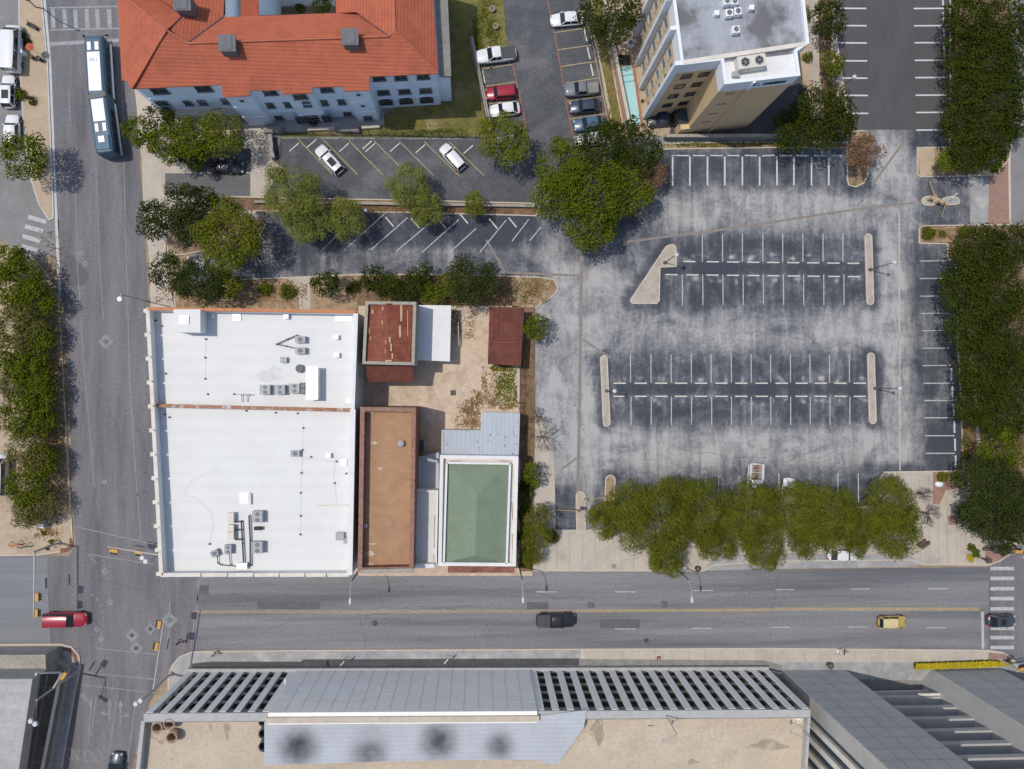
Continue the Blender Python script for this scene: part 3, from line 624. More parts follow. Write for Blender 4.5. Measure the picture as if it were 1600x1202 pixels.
# --- tiled roof building -------------------------------------------------
def tiled_building():
    r = empty('apartment_building', G(430, 100, 0), 0, 'pale stucco three storey building under red clay tile hip roofs round small courtyards', 'building')
    ZE, ZR = 11.0, 13.4
    top = [(186, -60), (191, 122), (210, 135), (346, 130.5), (349, 149), (389, 147.5), (392, 140), (441, 138.5), (443, 146), (486, 143.5), (488, 135), (536, 133), (538, 141), (575, 139.5), (577, 118.5), (682.5, 112.5), (675, -60)]
    wp = [tuple(v)[:2] for v in GL(top, ZE-.15)]
    w = MB(); w.walls(wp, 0, ZE-.16); WP(w, 'wall', M['stucco'], r)
    c1 = [tuple(v)[:2] for v in GL([(352, -60), (352, 27), (376, 26), (376, -60)], ZE-.3)]; c2 = [tuple(v)[:2] for v in GL([(404, -60), (404, 24), (524, 21), (522, -60)], ZE-.3)]
    for c in (c1, c2):
        w = MB(); w.walls(c[::-1], 0, ZE-.3); WP(w, 'courtyard_wall', M['stucco'], r)
    # roof facets: (reference plane, outline, material)
    E = ZE
    F = [
     ([(260, 47, 14.2), (184, 0, E), (190, 125, E)], [(260, 47), (200, 0), (176, -18), (182, -20), (184, 0), (187, 60), (190, 125), (200, 128), (202, 137), (207, 138)], 'tile_ew'),
     ([(260, 47, 14.2), (200, 0, 12.2), (287, 24, 12.6)], [(260, 47), (200, 0), (120, -60), (205, -60), (252, 0), (287, 24)], 'tile_ns'),
     ([(293, 68, 13.4), (265, 46, 13.7), (350, 27, E)], [(265, 46), (287, 24), (252, 0), (205, -40), (300, -60), (352, -60), (349, 27), (293, 68)], 'tile_ew'),
     ([(293, 68, 13.4), (607, 57, 13.4), (440, 22, E)], [(293, 68), (349, 27), (525, 20.5), (557, 19), (607, 57)], 'tile_ns'),
     ([(293, 68, 13.4), (607, 57, 13.4), (440, 142, E)], [(260, 47), (293, 68), (607, 57), (617, 47), (684, 114), (686, 115), (577, 120), (578, 141.5), (536, 143), (535, 135), (487, 137), (488, 145.5), (441, 148), (440, 141), (391, 142), (390, 150), (348, 152), (346, 132.5), (206, 139)], 'tile_ns'),
     ([(617, 47, 13.5), (615, -60, 13.5), (684, 114, E)], [(617, 47), (615, -60), (674, -60), (677, 0), (685, 115)], 'tile_ew'),
     ([(617, 47, 13.5), (615, -60, 13.5), (524, 20, E)], [(617, 47), (607, 57), (557, 19), (525, 20.5), (522, -60), (615, -60)], 'tile_ew'),
     ([(376, 0, 12.2), (403, 0, 12.2), (390, 27, E)], [(376, -60), (404, -60), (404, 25), (376, 26)], 'tile_ew'),
    ]
    for p3, out, m in F:
        pts = on_plane(p3, out); b = MB(); n = len(pts)
        nr = (pts[1]-pts[0]).cross(pts[2]-pts[0])
        A = sum(pts[i].x*pts[(i+1) % n].y-pts[(i+1) % n].x*pts[i].y for i in range(n))
        if A < 0: pts = pts[::-1]
        b.add(pts+[p-Vector((0, 0, .16)) for p in pts], [tuple(range(n)), tuple(range(2*n-1, n-1, -1))]+[(i, n+i, n+(i+1) % n, (i+1) % n) for i in range(n)])
        WP(b, 'roof', M[m], r)
    rd = MB()
    for a, b in [((260, 47, 14.2), (202, 0, 12.25)), ((260, 47, 14.2), (293, 68, 13.45)), ((293, 68, 13.45), (607, 57, 13.45)), ((617, 47, 13.5), (684, 114, 11.05)), ((617, 47, 13.5), (615, -50, 13.5)), ((260, 47, 14.2), (208, 137, 11.0)), ((607, 57, 13.45), (617, 47, 13.5))]:
        rd.tube(G(*a), G(*b), .13, n=6)
    WP(rd, 'roof_ridge', M['tile_ridge'], r)
    gt = MB()
    for a, b in [((349, 27, 11.15), (294, 67.5, 13.35)), ((287, 24, 12.65), (265, 44, 13.7)), ((252, 0, 12.4), (287, 24, 12.65)), ((557, 19, 11.6), (606, 56, 13.3))]: gt.bar(G(*a), G(*b), .16, .12)
    WP(gt, 'roof_valley', M['dark_metal'], r)
    for px, py, z in ((355, 68, 14.3), (547, 58, 14.3), (285, 4, 14.2)):
        c = G(px, py, z); b = MB(); b.box((c.x, c.y, z-1.1), (1.75, 1.75, 2.2), .03); v = WP(b, 'roof_vent', M['vent_dark'], r)
        b = MB(); b.box((c.x, c.y, z+.05), (2.05, 2.05, .16), .03); b.box((c.x, c.y, z+.15), (1.2, 1.7, .12), .03); SP(b, 'vent_cap', M['vent_dark'], v)
    # lower flat wing on the east side
    b = MB(); b.prism([tuple(v)[:2] for v in GL([(678, -60), (697, -60), (705, 119), (687, 119)], 9.3)], 8.9, 9.3); WP(b, 'flat_roof', M['conc_dark'], r)
    b = MB(); b.prism([tuple(v)[:2] for v in GL([(677, -60), (694, -60), (702, 116), (683, 117)], 9.0)], 0, 8.88); WP(b, 'side_wing', M['stucco'], r)
    # windows of the south front, placed on their wall planes
    segs = {'a': Wall((210, 135), (346, 130.5), ZE), 'b': Wall((349, 149), (389, 147.5), ZE), 'c': Wall((392, 140), (441, 138.5), ZE), 'd': Wall((443, 146), (486, 143.5), ZE),
            'e': Wall((488, 135), (536, 133), ZE), 'f': Wall((538, 141), (575, 139.5), ZE), 'g': Wall((577, 118.5), (682.5, 112.5), ZE)}
    W = [('a', 249, 142, 2.0, 1.5), ('a', 318, 138.5, 2.0, 1.5), ('a', 253, 161.5, 1.6, 1.4), ('a', 293, 161, 1.0, 1.4), ('a', 315.5, 160, 1.0, 1.4), ('a', 352, 158, 1.0, 1.4),
         ('b', 378, 158, .5, .5), ('c', 422, 144.5, 1.7, 1.3), ('d', 469, 151, 1.7, 1.2), ('e', 510, 139.5, 1.6, 1.4), ('f', 560, 148.5, .5, .5), ('f', 567, 166, .5, .5),
         ('c', 422, 164.5, 1.0, 1.5), ('c', 450, 163.5, 1.0, 1.5), ('d', 479, 162.5, 1.0, 1.5), ('e', 506, 160.5, 1.0, 1.5), ('e', 533.5, 159, 1.0, 1.5), ('c', 436, 184, 1.1, 1.3), ('e', 543, 178, 1.1, 1.2), ('f', 575, 184.5, 1.2, 1.3),
         ('g', 592, 122, 1.6, 1.3), ('g', 626, 121, 1.6, 1.3), ('g', 661, 119.5, 1.6, 1.3), ('g', 599, 144.5, 1.6, 1.3), ('g', 632, 143, 1.6, 1.3), ('g', 665, 141.5, 1.6, 1.3)]
    for k, x, y, w_, h in W:
        s = segs[k]; p = s.hit(x, y)
        if .9 < p.z < ZE-.4: window(r, p, s.ang, w_, h, bars=1 if w_ > .8 else 0, sill=w_ > .8)
    for x, y in ((605, 165.5), (636, 164.5), (667.5, 162.5)): s = segs['g']; p = s.hit(x, y); window(r, (p.x, p.y, 1.9), s.ang, 1.9, 1.5, arch=True, bars=2)
    for x, w_ in ((468, 1.2), (487, 2.1), (511, 1.3)):
        s = segs['d']; p = s.hit(x, 186); window(r, (p.x, p.y, 1.6), s.ang, w_, 2.2, arch=True, bars=1, name='doorway')
    for x, y in ((425, 200), (545, 199)):
        b = MB(); c = G(x, y, 1.5); b.box((c.x, c.y, .5), (2.6, .9, 1.0)); b.box((c.x, c.y, 1.05), (2.2, .5, .08)); WP(b, 'areaway', M['conc_dark'], r)
    b = MB()
    for k, s in segs.items():
        for z in (3.6, 7.1): b.bar(s.at(0, z, .03), s.at(s.len, z, .03), .10, .12)
    WP(b, 'string_course', M['stucco'], r)
tiled_building()

# --- beige apartment tower -----------------------------------------------
def tower():
    H = 17.4; r = empty('apartment_tower', G(1140, 60, 0), 0, 'beige and white apartment tower with vertical white fins beside the small turquoise pool', 'building')
    outl = [(1064, 103), (1126, 95.5), (1131, 133), (1248, 119.5), (1243, 82), (1262, 69), (1248, -60), (1043, -60)]
    P = [tuple(v)[:2] for v in GL(outl, H)]
    b = MB(); b.prism(P, 0, H-2.0); WP(b, 'wall', M['beige'], r)
    # white parapet band, 4 cm proud
    cx = sum(p[0] for p in P)/len(P); cy = sum(p[1] for p in P)/len(P)
    n = len(P); Q = []
    for i in range(n):
        a, bb, c = Vector(P[i-1]), Vector(P[i]), Vector(P[(i+1) % n])
        n1 = Vector(((bb-a).y, -(bb-a).x)).normalized(); n2 = Vector(((c-bb).y, -(c-bb).x)).normalized(); mm = n1+n2; mm /= max(.4, mm.dot(n1)); Q.append(tuple(bb+mm*.06))
    A = sum(P[i][0]*P[(i+1) % n][1]-P[(i+1) % n][0]*P[i][1] for i in range(n))
    if A < 0:
        Q = [tuple(Vector(p)*2-Vector(q)) for p, q in zip(P, Q)]
    b = MB(); b.rim(Q, H-2.0, H+.35, .38); WP(b, 'parapet', M['tower_white'], r)
    b = MB(); b.poly([(x, y, H-.1) for x, y in (P if A > 0 else P[::-1])]); WP(b, 'roof', M['tower_roof'], r)
    b = MB(); b.prism([tuple(v)[:2] for v in GL([(1129, 98), (1133.5, 130), (1245, 116.5), (1240, 84)], H)], H-.09, H-.04); WP(b, 'wing_roof', M['white_wall'], r)
    b = MB(); b.bar(G(1066, 99, H+.1), G(1258, 70, H+.1), .5, .6); WP(b, 'cross_parapet', M['cream_cap'], r)
    # west face with fins and two window columns per bay
    wf = Wall((1064, 103), (1043, -60), H); wf.n = -wf.n if wf.n.x > 0 else wf.n; wf.ang = math.atan2(wf.n.y, wf.n.x)-PI/2
    L = wf.len
    ts = [wf.d.dot(G(x, y, H)-wf.a) for x, y in ((1064, 103), (1058, 48), (1050, 2), (1043, -50))]
    for t in ts:
        b = MB(); p = wf.at(t+.25, H/2, .38); b.box((p.x, p.y, (H+.3)/2), (.5, .8, H+.3), wf.ang); WP(b, 'fin', M['tower_white'], r)
    fl = [15.0-1.05, 10.9, 7.75, 4.6, 1.6]
    for t0, t1 in zip(ts, ts[1:]):
        for q in (.3, .74):
            for z in fl: window(r, wf.at(t0+(t1-t0)*q, z, 0), wf.ang, 1.05, 1.35, fm='grey_metal', gm='glass_blue', bars=1, sill=True)
        for q in (.1, .9):
            pass
    sf = Wall((1064, 103), (1126, 95.5), H); sf.n = -sf.n if sf.n.y > 0 else sf.n; sf.ang = math.atan2(sf.n.y, sf.n.x)-PI/2
    for t in (.34, .80):
        for z in fl: window(r, sf.at(sf.len*t, z, 0), sf.ang, 1.35, 1.35, fm='dark_metal', bars=0)
    w2 = Wall((1131, 133), (1248, 119.5), H); w2.n = -w2.n if w2.n.y > 0 else w2.n; w2.ang = math.atan2(w2.n.y, w2.n.x)-PI/2
    for z in (14.4, 11.1, 7.8, 4.8): window(r, w2.at(w2.len*.2, z, 0), w2.ang, 1.3, .75, fm='beige', bars=1)
    b = MB(); p = w2.at(w2.len*.39, 0, .12); b.box((p.x, p.y, (H-2)/2), (.28, .26, H-2), w2.ang); WP(b, 'pilaster', M['beige'], r)
    b = MB(); p = w2.at(w2.len*.39, 0, .16); b.box((p.x, p.y, H-.8), (.34, .26, 2.3), w2.ang); WP(b, 'pilaster', M['tower_white'], r)
    # faded blue wall sign on the parapet band: dark oval emblem, pale scroll and a long bar
    sg = MB(); z0 = H-.85
    for k in range(14):
        t = w2.len*(.56+.30*k/13); p = w2.at(t, z0-.1+.05*math.sin(k*2.1), .09); sg.box((p.x, p.y, p.z), (w2.len*.02, .05, .75-.3*abs(k-7)/7), w2.ang)
    p = w2.at(w2.len*.455, z0, .09); sg.box((p.x, p.y, z0-.05), (.55, .05, .8), w2.ang); sg.box((p.x+.3, p.y+.05, z0-.3), (.7, .06, .25), w2.ang)
    s1 = WP(sg, 'wall_sign', mat('sign_blue', (.03, .07, .13), .3, 2), r)
    sg = MB(); p = w2.at(w2.len*.51, z0+.1, .10); sg.box((p.x, p.y, z0+.12), (.9, .05, .3), w2.ang); p = w2.at(w2.len*.475, z0, .13); sg.box((p.x, p.y, z0-.2), (.3, .05, .3), w2.ang); SP(sg, 'sign_scroll', M['tower_white'], s1)
    # entrance block at the foot and dark canopy
    b = MB(); b.prism([tuple(v)[:2] for v in GL([(1055, 200), (1057, 212), (1080, 209), (1078, 196)], .4)], 0, 2.8); WP(b, 'entrance_block', M['beige'], r)
    b = MB(); b.prism([tuple(v)[:2] for v in GL([(1057, 171), (1072, 169), (1076, 192), (1060, 193)], 3.2)], 3.0, 3.15, True); WP(b, 'entrance_canopy', M['glass_blue'], r)
    b = MB()
    for x, y in ((1061, 186), (1075, 184)): c = G(x, y, 3); b.tube((c.x, c.y, 0), (c.x, c.y, 3), .06)
    WP(b, 'canopy_post', M['grey_metal'], r)
tower()

# --- white roofed block at the corner -------------------------------------
def flat_building(name, label, outl, H, roof_drop, wallm, roofm, capm, capw=.35, caph=.10, windows=None, cap_name='coping'):
    c = [sum(p[0] for p in outl)/len(outl), sum(p[1] for p in outl)/len(outl)]
    r = empty(name, G(c[0], c[1], 0), 0, label, 'building')
    P = [tuple(v)[:2] for v in GL(outl, H)]
    b = MB(); b.rim(P, 0, H, capw); WP(b, 'wall', wallm, r)
    b = MB(); inn = b.rim([tuple(p) for p in P], H+.002, H+caph, capw+.02); WP(b, cap_name, capm, r)
    b = MB(); k = MB(); inn = k.rim(P, 0, 1, capw-.02); b.prism(inn, .05, H-roof_drop); WP(b, 'roof', roofm, r)
    return r
HB = 7.6
wb = flat_building('commercial_building', 'large white roofed commercial building filling the street corner, its low cream parapet facing both roads',
                   [(229, 481), (556, 487), (554, 640), (549, 899), (251, 901), (240, 700)], HB, 1.45, M['white_wall'], M['white_roof'], M['white_wall'], .34)
ZR1 = HB-1.45
b = MB()
for i in range(11):   # cream coping blocks with piers along the west edge
    y0 = 484+i*38; x0 = 231+i*1.95; b.bar(G(x0, y0, HB+.2), G(x0+1.9, y0+35, HB+.2), .48, .22)
WP(b, 'parapet_block', M['cream_cap'], wb)
b = MB()
for i in range(12): p = G(229.5+i*1.8, 486+i*37.3, HB); b.box((p.x-.02, p.y, HB/2+.1), (.62, .5, HB+.3))
WP(b, 'pier', M['cream_cap'], wb)
b = MB()
xs = [252, 315, 356, 397, 437, 477, 511, 547]
for a, c in zip(xs, xs[1:]): b.bar(G(a+1.3, 898.5, HB+.2), G(c-1.3, 898, HB+.2), .5, .22)
WP(b, 'parapet_block', M['cream_cap'], wb)
b = MB(); b.bar(G(231, 482.5, HB+.25), G(556, 487.5, HB+.25), .42, .3); WP(b, 'brick_coping', M['brick_orange'], wb)
b = MB(); b.bar(G(238, 633.5, ZR1+.45), G(554, 641, ZR1+.45), .42, .9); WP(b, 'party_wall', mat('party_brick', (.34, .17, .10), .3, 2.5, tint=(.45, .42, .4), tscale=.8, tlo=.52, thi=.6), wb)
b = MB(); b.bar(G(551.5, 640, HB+.3), G(546.5, 898, HB+.3), .7, .35); b.bar(G(557, 490, HB+.2), G(551.5, 640, HB+.2), .45, .3); WP(b, 'east_coping', M['white_wall'], wb)
b = MB(); b.prism([tuple(v)[:2] for v in GL([(272, 484), (312, 484), (312, 519), (273, 518)], ZR1+2.6)], ZR1, ZR1+2.6); ph = WP(b, 'penthouse', M['white_wall'], wb)
b = MB(); b.prism([tuple(v)[:2] for v in GL([(271, 483.5), (313, 483.5), (313, 520), (272, 519)], ZR1+2.75)], ZR1+2.6, ZR1+2.75, True); SP(b, 'penthouse_roof', M['white_roof'], ph)
def skylight(px, py, w, d, root, z, m='lamp_glass'):
    c = G(px, py, z); b = MB(); b.box((c.x, c.y, z+.08), (w, d, .16)); b.box((c.x, c.y, z+.19), (w*.86, d*.86, .08), 0, .85); return WP(b, 'skylight', M[m], root)
for x, y, w, d in ((370.5, 495, 1.1, 1.1), (539, 497.5, 2.5, .95), (537, 723, .95, .95), (333, 494, .35, .8), (383, 778, 1.3, 1.6)): skylight(x, y, w, d, wb, ZR1)
c = G(288, 500, ZR1+2.85); b = MB(); b.box((c.x, c.y, ZR1+2.85), (1.1, 1.1, .2)); SP(b, 'skylight', M['lamp_glass'], ph)
b = MB(); c = G(515, 816, ZR1); b.prism([tuple(v)[:2] for v in GL([(490, 790), (544, 789), (543, 845), (490, 845)], ZR1)], ZR1, ZR1+.10); WP(b, 'raised_deck', M['white_roof'], wb); b = MB(); b.prism([tuple(v)[:2] for v in GL([(545, 787), (549.5, 787), (549, 838), (545, 838)], ZR1+1)], ZR1, ZR1+1.1); WP(b, 'roof_curb', M['white_wall'], wb)
b = MB(); b.prism([tuple(v)[:2] for v in GL([(496, 789.5), (543, 789), (543, 790.5), (496, 791)], ZR1+.2)], ZR1, ZR1+.3); WP(b, 'roof_trim', M['cream_cap'], wb); b = MB(); b.prism([tuple(v)[:2] for v in GL([(390.5, 771), (393.5, 771), (393.5, 788), (390.5, 788)], ZR1)], ZR1, ZR1+.35); WP(b, 'roof_trim', M['cream_cap'], wb)
b = MB()
for pts in ([(340, 732), (300, 752), (289, 766), (290, 775), (305, 777), (330, 800), (334, 820), (327, 850)], [(474, 660), (473, 700), (472, 740), (470.5, 770), (470, 805), (469, 835)], [(523, 720), (522, 750), (527, 785)], [(470, 715), (525, 722)], [(322, 530), (321, 592)], [(250, 640), (245, 610)]):
    for p, q in zip(pts, pts[1:]): strip(b, p, q, .55, ZR1+.012)
WP(b, 'roof_seam', M['roof_stain'], wb)
b = MB()
for x, y in ((322, 530), (321, 559), (321, 592), (325, 616), (471, 739), (470, 770), (470, 806), (469.5, 835), (474, 669), (473, 703), (486, 714), (526, 721), (523, 755), (244, 501), (253, 509.5), (258, 647.5), (265, 652), (385, 642), (431, 645), (465, 646), (328, 850), (541, 740), (259, 584), (366, 616)):
    c = G(x, y, ZR1); b.tube((c.x, c.y, ZR1), (c.x, c.y, ZR1+.3), .13, .10, 8)
WP(b, 'vent_stub', M['dark_metal'], wb)
b = MB()
for cx, cy, rx, ry in ((418, 588, 22, 9), (430, 578, 12, 7)):
    b = MB(); b.poly([G(cx+rx*math.cos(t)*(1+.3*math.sin(3*t)), cy+ry*math.sin(t)*(1+.25*math.cos(4*t)), ZR1+.006+.003*(rx == 12)) for t in [2*PI*i/20 for i in range(20)]][::-1]); WP(b, 'roof_stain', mat('faint_stain', (.60, .60, .58), .08, 1.0, tint=(.68, .70, .72), tscale=.8), wb)

# brown roof shop between the white block and the yard
br = flat_building('brick_shop', 'long narrow brick shop with flat orange brown roof and brick parapet', [(563, 636), (650, 637), (646, 892), (559, 894)], 8.0, 1.35, M['brick'], M['brown_roof'], mat('brick_cap', (.27, .15, .11), .3, 2.5), .55)
b = MB(); b.bar(G(563.5, 893, 8.3), G(646, 891, 8.3), .55, .35); WP(b, 'front_coping', M['stone'], br)
for x, y, s in ((627, 693, .45), (571, 821, .35)):
    c = G(x, y, 6.7); b = MB(); b.tube((c.x, c.y, 6.6), (c.x, c.y, 7.15), s*.6, s*.5, 10); b.tube((c.x, c.y, 7.15), (c.x, c.y, 7.3), s, s*.4, 10); WP(b, 'roof_vent', M['grey_metal'], br)
b = MB()
for cx, cy, rx, ry in ((585, 692, 5, 2.5), (594, 732, 4, 2), (577, 643, 6, 4), (578, 865, 7, 4), (575, 884, 9, 4), (600, 886, 16, 3), (581, 850, 8, 1.2)):
    b = MB(); b.poly([G(cx+rx*math.cos(t)*(1+.3*math.sin(3*t+cx)), cy+ry*math.sin(t)*(1+.25*math.cos(5*t)), 6.66) for t in [2*PI*i/16 for i in range(16)]][::-1]); WP(b, 'roof_stain', mat('brown_stain', (.50, .40, .30), .25, 2.5), br)
b = MB(); b.tube(G(652, 648, 4), G(651, 690, 4), .12); b.box(G(656, 697, 1), (1.0, 1.5, 2.0)); WP(b, 'wall_duct', M['dark_metal'], br)

# rusty iron roofed store
rb = flat_building('rusty_store', 'stone walled store with rusty corrugated iron roof patched with pale strips', [(571, 471), (650.5, 472), (647.5, 571), (566, 569)], 7.7, .45, M['stone'], M['rust_dark'], M['stone'], .38)
b = MB()
R0, R1 = [(577, 475), (608, 475), (606, 565), (571, 565)], [(608, 475), (645, 476), (641, 566), (606, 565)]
a = GL(R0, 7.3); a[1].z = a[2].z = 7.9; c = GL(R1, 7.3); c[0].z = c[3].z = 7.9
b.poly(a[::-1]); b.poly(c[::-1])
ro = WP(b, 'iron_roof', M['rust'], rb)
b = MB()
def pz(x, y, L=577., Rr=645.): 
    m = 607; t = (x-m)/(38 if x > m else 32); return 7.9-.6*abs(t)+.03
for x, y, w, h in ((627, 489, 3, 26), (625, 518, 3, 18), (582, 487, 3, 6), (580, 529, 3.5, 6), (603, 535, 2, 6), (602.5, 549, 2, 7), (609, 531, 2.5, 9), (611, 543, 2.5, 12), (613, 556, 2.5, 8), (597.5, 504, 2.5, 5), (577, 517, 2, 8), (598, 482, 2, 5), (607, 564, 10, 2.5), (637, 505, 1, 40)):
    z = pz(x, y); b = MB(); b.poly([G(x-w/2, y-h/2, z), G(x-w/2, y+h/2, z), G(x+w/2, y+h/2, z), G(x+w/2, y-h/2, z)]); SP(b, 'roof_patch', M['rust_patch'], ro)
b = MB(); v = GL([(573.5, 571.5), (646, 571.5), (646.5, 597), (573.5, 597)], 5.2); v[0].z = v[1].z = 6.2
b.add(v+[p-Vector((0, 0, .12)) for p in v], [(3, 2, 1, 0), (4, 5, 6, 7), (0, 1, 5, 4), (1, 2, 6, 5), (2, 3, 7, 6), (3, 0, 4, 7)]); WP(b, 'lean_to_roof', M['rust_dark'], rb)
b = MB()
for x in (578, 610, 640): c = G(x, 594, 5.1); b.tube((c.x, c.y, 0), (c.x, c.y, 5.1), .09)
WP(b, 'lean_to_post', M['bark'], rb)

# white shed and rust coloured shed
def gable_shed(name, label, px, H, wallm, roofm, ov=.15, ridge=.0, axis=0):
    c = [sum(p[0] for p in px)/4, sum(p[1] for p in px)/4]; r = empty(name, G(c[0], c[1], 0), 0, label, 'shed')
    P = GL(px, H); cc = sum(P, Vector())/4
    Q = [cc+(p-cc)*.95 for p in P]; b = MB(); b.prism([tuple(p)[:2] for p in Q], 0, H-.1); WP(b, 'wall', wallm, r)
    b = MB(); m0 = (P[0]+P[1])/2+Vector((0, 0, ridge)); m1 = (P[3]+P[2])/2+Vector((0, 0, ridge)); dn = Vector((0, 0, .1))
    V = [P[0], m0, P[1], P[2], m1, P[3]]; b.add(V+[v-dn for v in V], [(5, 4, 1, 0), (4, 3, 2, 1), (6, 7, 10, 11), (7, 8, 9, 10), (0, 1, 7, 6), (1, 2, 8, 7), (2, 3, 9, 8), (3, 4, 10, 9), (4, 5, 11, 10), (5, 0, 6, 11)])
    WP(b, 'roof', roofm, r); return r
ws = gable_shed('white_shed', 'low shed with clean white metal roof beside the rusty store', [(653, 477), (705, 477.5), (703, 565), (652, 563)], 3.2, M['white_wall'], mat('white_metal', (.74, .73, .72), .03, .4, bands=(0, .5, .04)), ridge=.12)
b = MB()
for x, y in ((716, 503), (717, 540)): c = G(x, y, 1); b.tube((c.x, c.y, .1), (c.x, c.y, 1.0), .04)
b.bar(G(716, 503, 1.0), G(717, 540, 1.0), .12, .06); WP(b, 'hand_rail', M['grey_metal'], ws)
rs = gable_shed('rust_shed', 'dark red rusty iron shed at the east end of the yard', [(765, 480), (819, 480.5), (814, 572), (762, 569)], 3.3, M['rust_dark'], M['rust_dark'], ridge=.2)
b = MB()
for x0, y0, x1, y1 in ((763, 506, 816, 506), (764, 535, 815, 536), (779, 481, 777, 533), (771, 482, 770, 530)): b.bar(G(x0, y0, 3.52), G(x1, y1, 3.52), .1, .05)
WP(b, 'roof_batten', M['rust'], rs)

# green hip roof house with grey annex
gb = flat_building('green_roof_house', 'house with green metal hip roof inside a broad white parapet, facing the street', [(687.5, 711), (810, 713), (806, 885), (684.5, 884)], 5.6, .5, M['white_wall'], M['cream_cap'], M['white_wall'], .45)
b = MB(); z0, z1 = 5.25, 6.5
c = [G(699, 724, z0), G(796, 725.5, z0), G(790.5, 880, z0), G(694.5, 879, z0), G(745.5, 773, z1), G(743, 868, z1)]
b.add(c, [(1, 0, 4), (2, 1, 4, 5), (3, 2, 5), (0, 3, 5, 4)]); WP(b, 'hip_roof', M['green_roof'], gb)
b = MB()
k = [G(698, 723, z0+.25), G(797, 724.5, z0+.25), G(791.5, 881, z0+.25), G(693.5, 880, z0+.25)]
for i in range(4): b.bar(k[i], k[(i+1) % 4], .28, .45)
WP(b, 'gutter_rim', M['white_wall'], gb)
b = MB()
for x0, y0, x1, y1, w in ((688.5, 722, 686.5, 874, 1.0), (801, 835, 802, 868, 2.5), (800, 785, 801, 812, 1.2), (704, 720.5, 720, 720.5, 1.2), (780, 720, 800, 721, 1.2), (688, 720, 688, 760, 2)):
    strip(b, (x0, y0), (x1, y1), w, 5.115+.0001*x0*.1)
WP(b, 'rust_stain', mat('gutter_rust', (.35, .25, .17), .35, 2.5), gb)
b = MB(); b.bar(G(700, 888.5, 4.6), G(804, 888.5, 4.6), 1.1, .25); WP(b, 'front_awning', M['brick'], gb)
b = MB(); b.bar(G(648, 884, 4.9), G(679, 883, 4.9), .5, .9); WP(b, 'front_wall', M['white_wall'], gb)
an = empty('grey_annex', G(760, 680, 0), 0, 'L-shaped low annex with pale blue grey metal roof behind the green roofed house', 'building')
outa = [(752, 643.5), (812.5, 646), (810.5, 712), (689, 710), (690, 672), (751, 672.5)]
P = [tuple(v)[:2] for v in GL(outa, 3.4)]
b = MB(); b.prism([((x-G(760, 680, 3.4).x)*.985+G(760, 680, 3.4).x, (y-G(760, 680, 3.4).y)*.985+G(760, 680, 3.4).y) for x, y in P], 0, 3.25); WP(b, 'wall', M['cream_cap'], an)
b = MB(); b.prism(P, 3.25, 3.42, True); WP(b, 'roof', M['annex_roof'], an)
random.seed(3)
for x, y in ((704, 681), (698, 695), (730, 673.5), (746, 690), (749, 700), (754, 706), (755, 679), (766, 679.5), (772, 685), (778, 679), (789, 683), (790, 688), (789, 697), (802, 675), (803, 680), (806.5, 682.5), (807, 694), (801, 709), (763, 688)):
    c = G(x, y, 3.43); b = MB(); b.disc(c, random.uniform(.07, .15), 8); WP(b, 'roof_spot', M['conc_dark'], an)
b = MB(); b.bar(G(693.5, 674, 3.47), G(692.5, 706, 3.47), .12, .06); WP(b, 'rusty_flashing', M['rust_patch'], an)
an2 = empty('side_annex', G(667, 820, 0), 0, 'narrow white roofed annex squeezed between brick shop and green roofed house', 'building')
b = MB(); P = [tuple(v)[:2] for v in GL([(649, 766), (685, 766), (682.5, 882), (646.5, 882)], 4.6)]; b.prism(P, 0, 4.3); WP(b, 'wall', M['white_wall'], an2)
b = MB(); b.rim(P, 4.3, 4.85, .16); WP(b, 'parapet', M['white_wall'], an2)
b = MB(); b.prism([((x-G(667, 820, 4.6).x)*.97+G(667, 820, 4.6).x, (y-G(667, 820, 4.6).y)*.97+G(667, 820, 4.6).y) for x, y in P], 4.2, 4.36); WP(b, 'roof', mat('annex_white', (.62, .61, .59), .06, .5, tint=(.5, .48, .45), tscale=.5), an2)
b = MB(); strip(b, (679, 806), (678.5, 856), 1.3, 4.372); strip(b, (678, 866), (678, 878), 1.2, 4.372); WP(b, 'rust_stain', MC['gutter_rust'], an2)
b = MB(); b.prism([tuple(v)[:2] for v in GL([(651, 716), (686, 707), (686, 765), (650, 765)], 2.6)], 0, 2.6); WP(b, 'low_roof', M['annex_roof'], an2)
b = MB(); b.tube(G(655, 715, 4.5), G(681, 721, 4.9), .22, .22, 10); b.tube(G(681, 721, 3.0), G(682, 721, 5.4), .2, .2, 10); WP(b, 'flue', M['grey_metal'], an2)

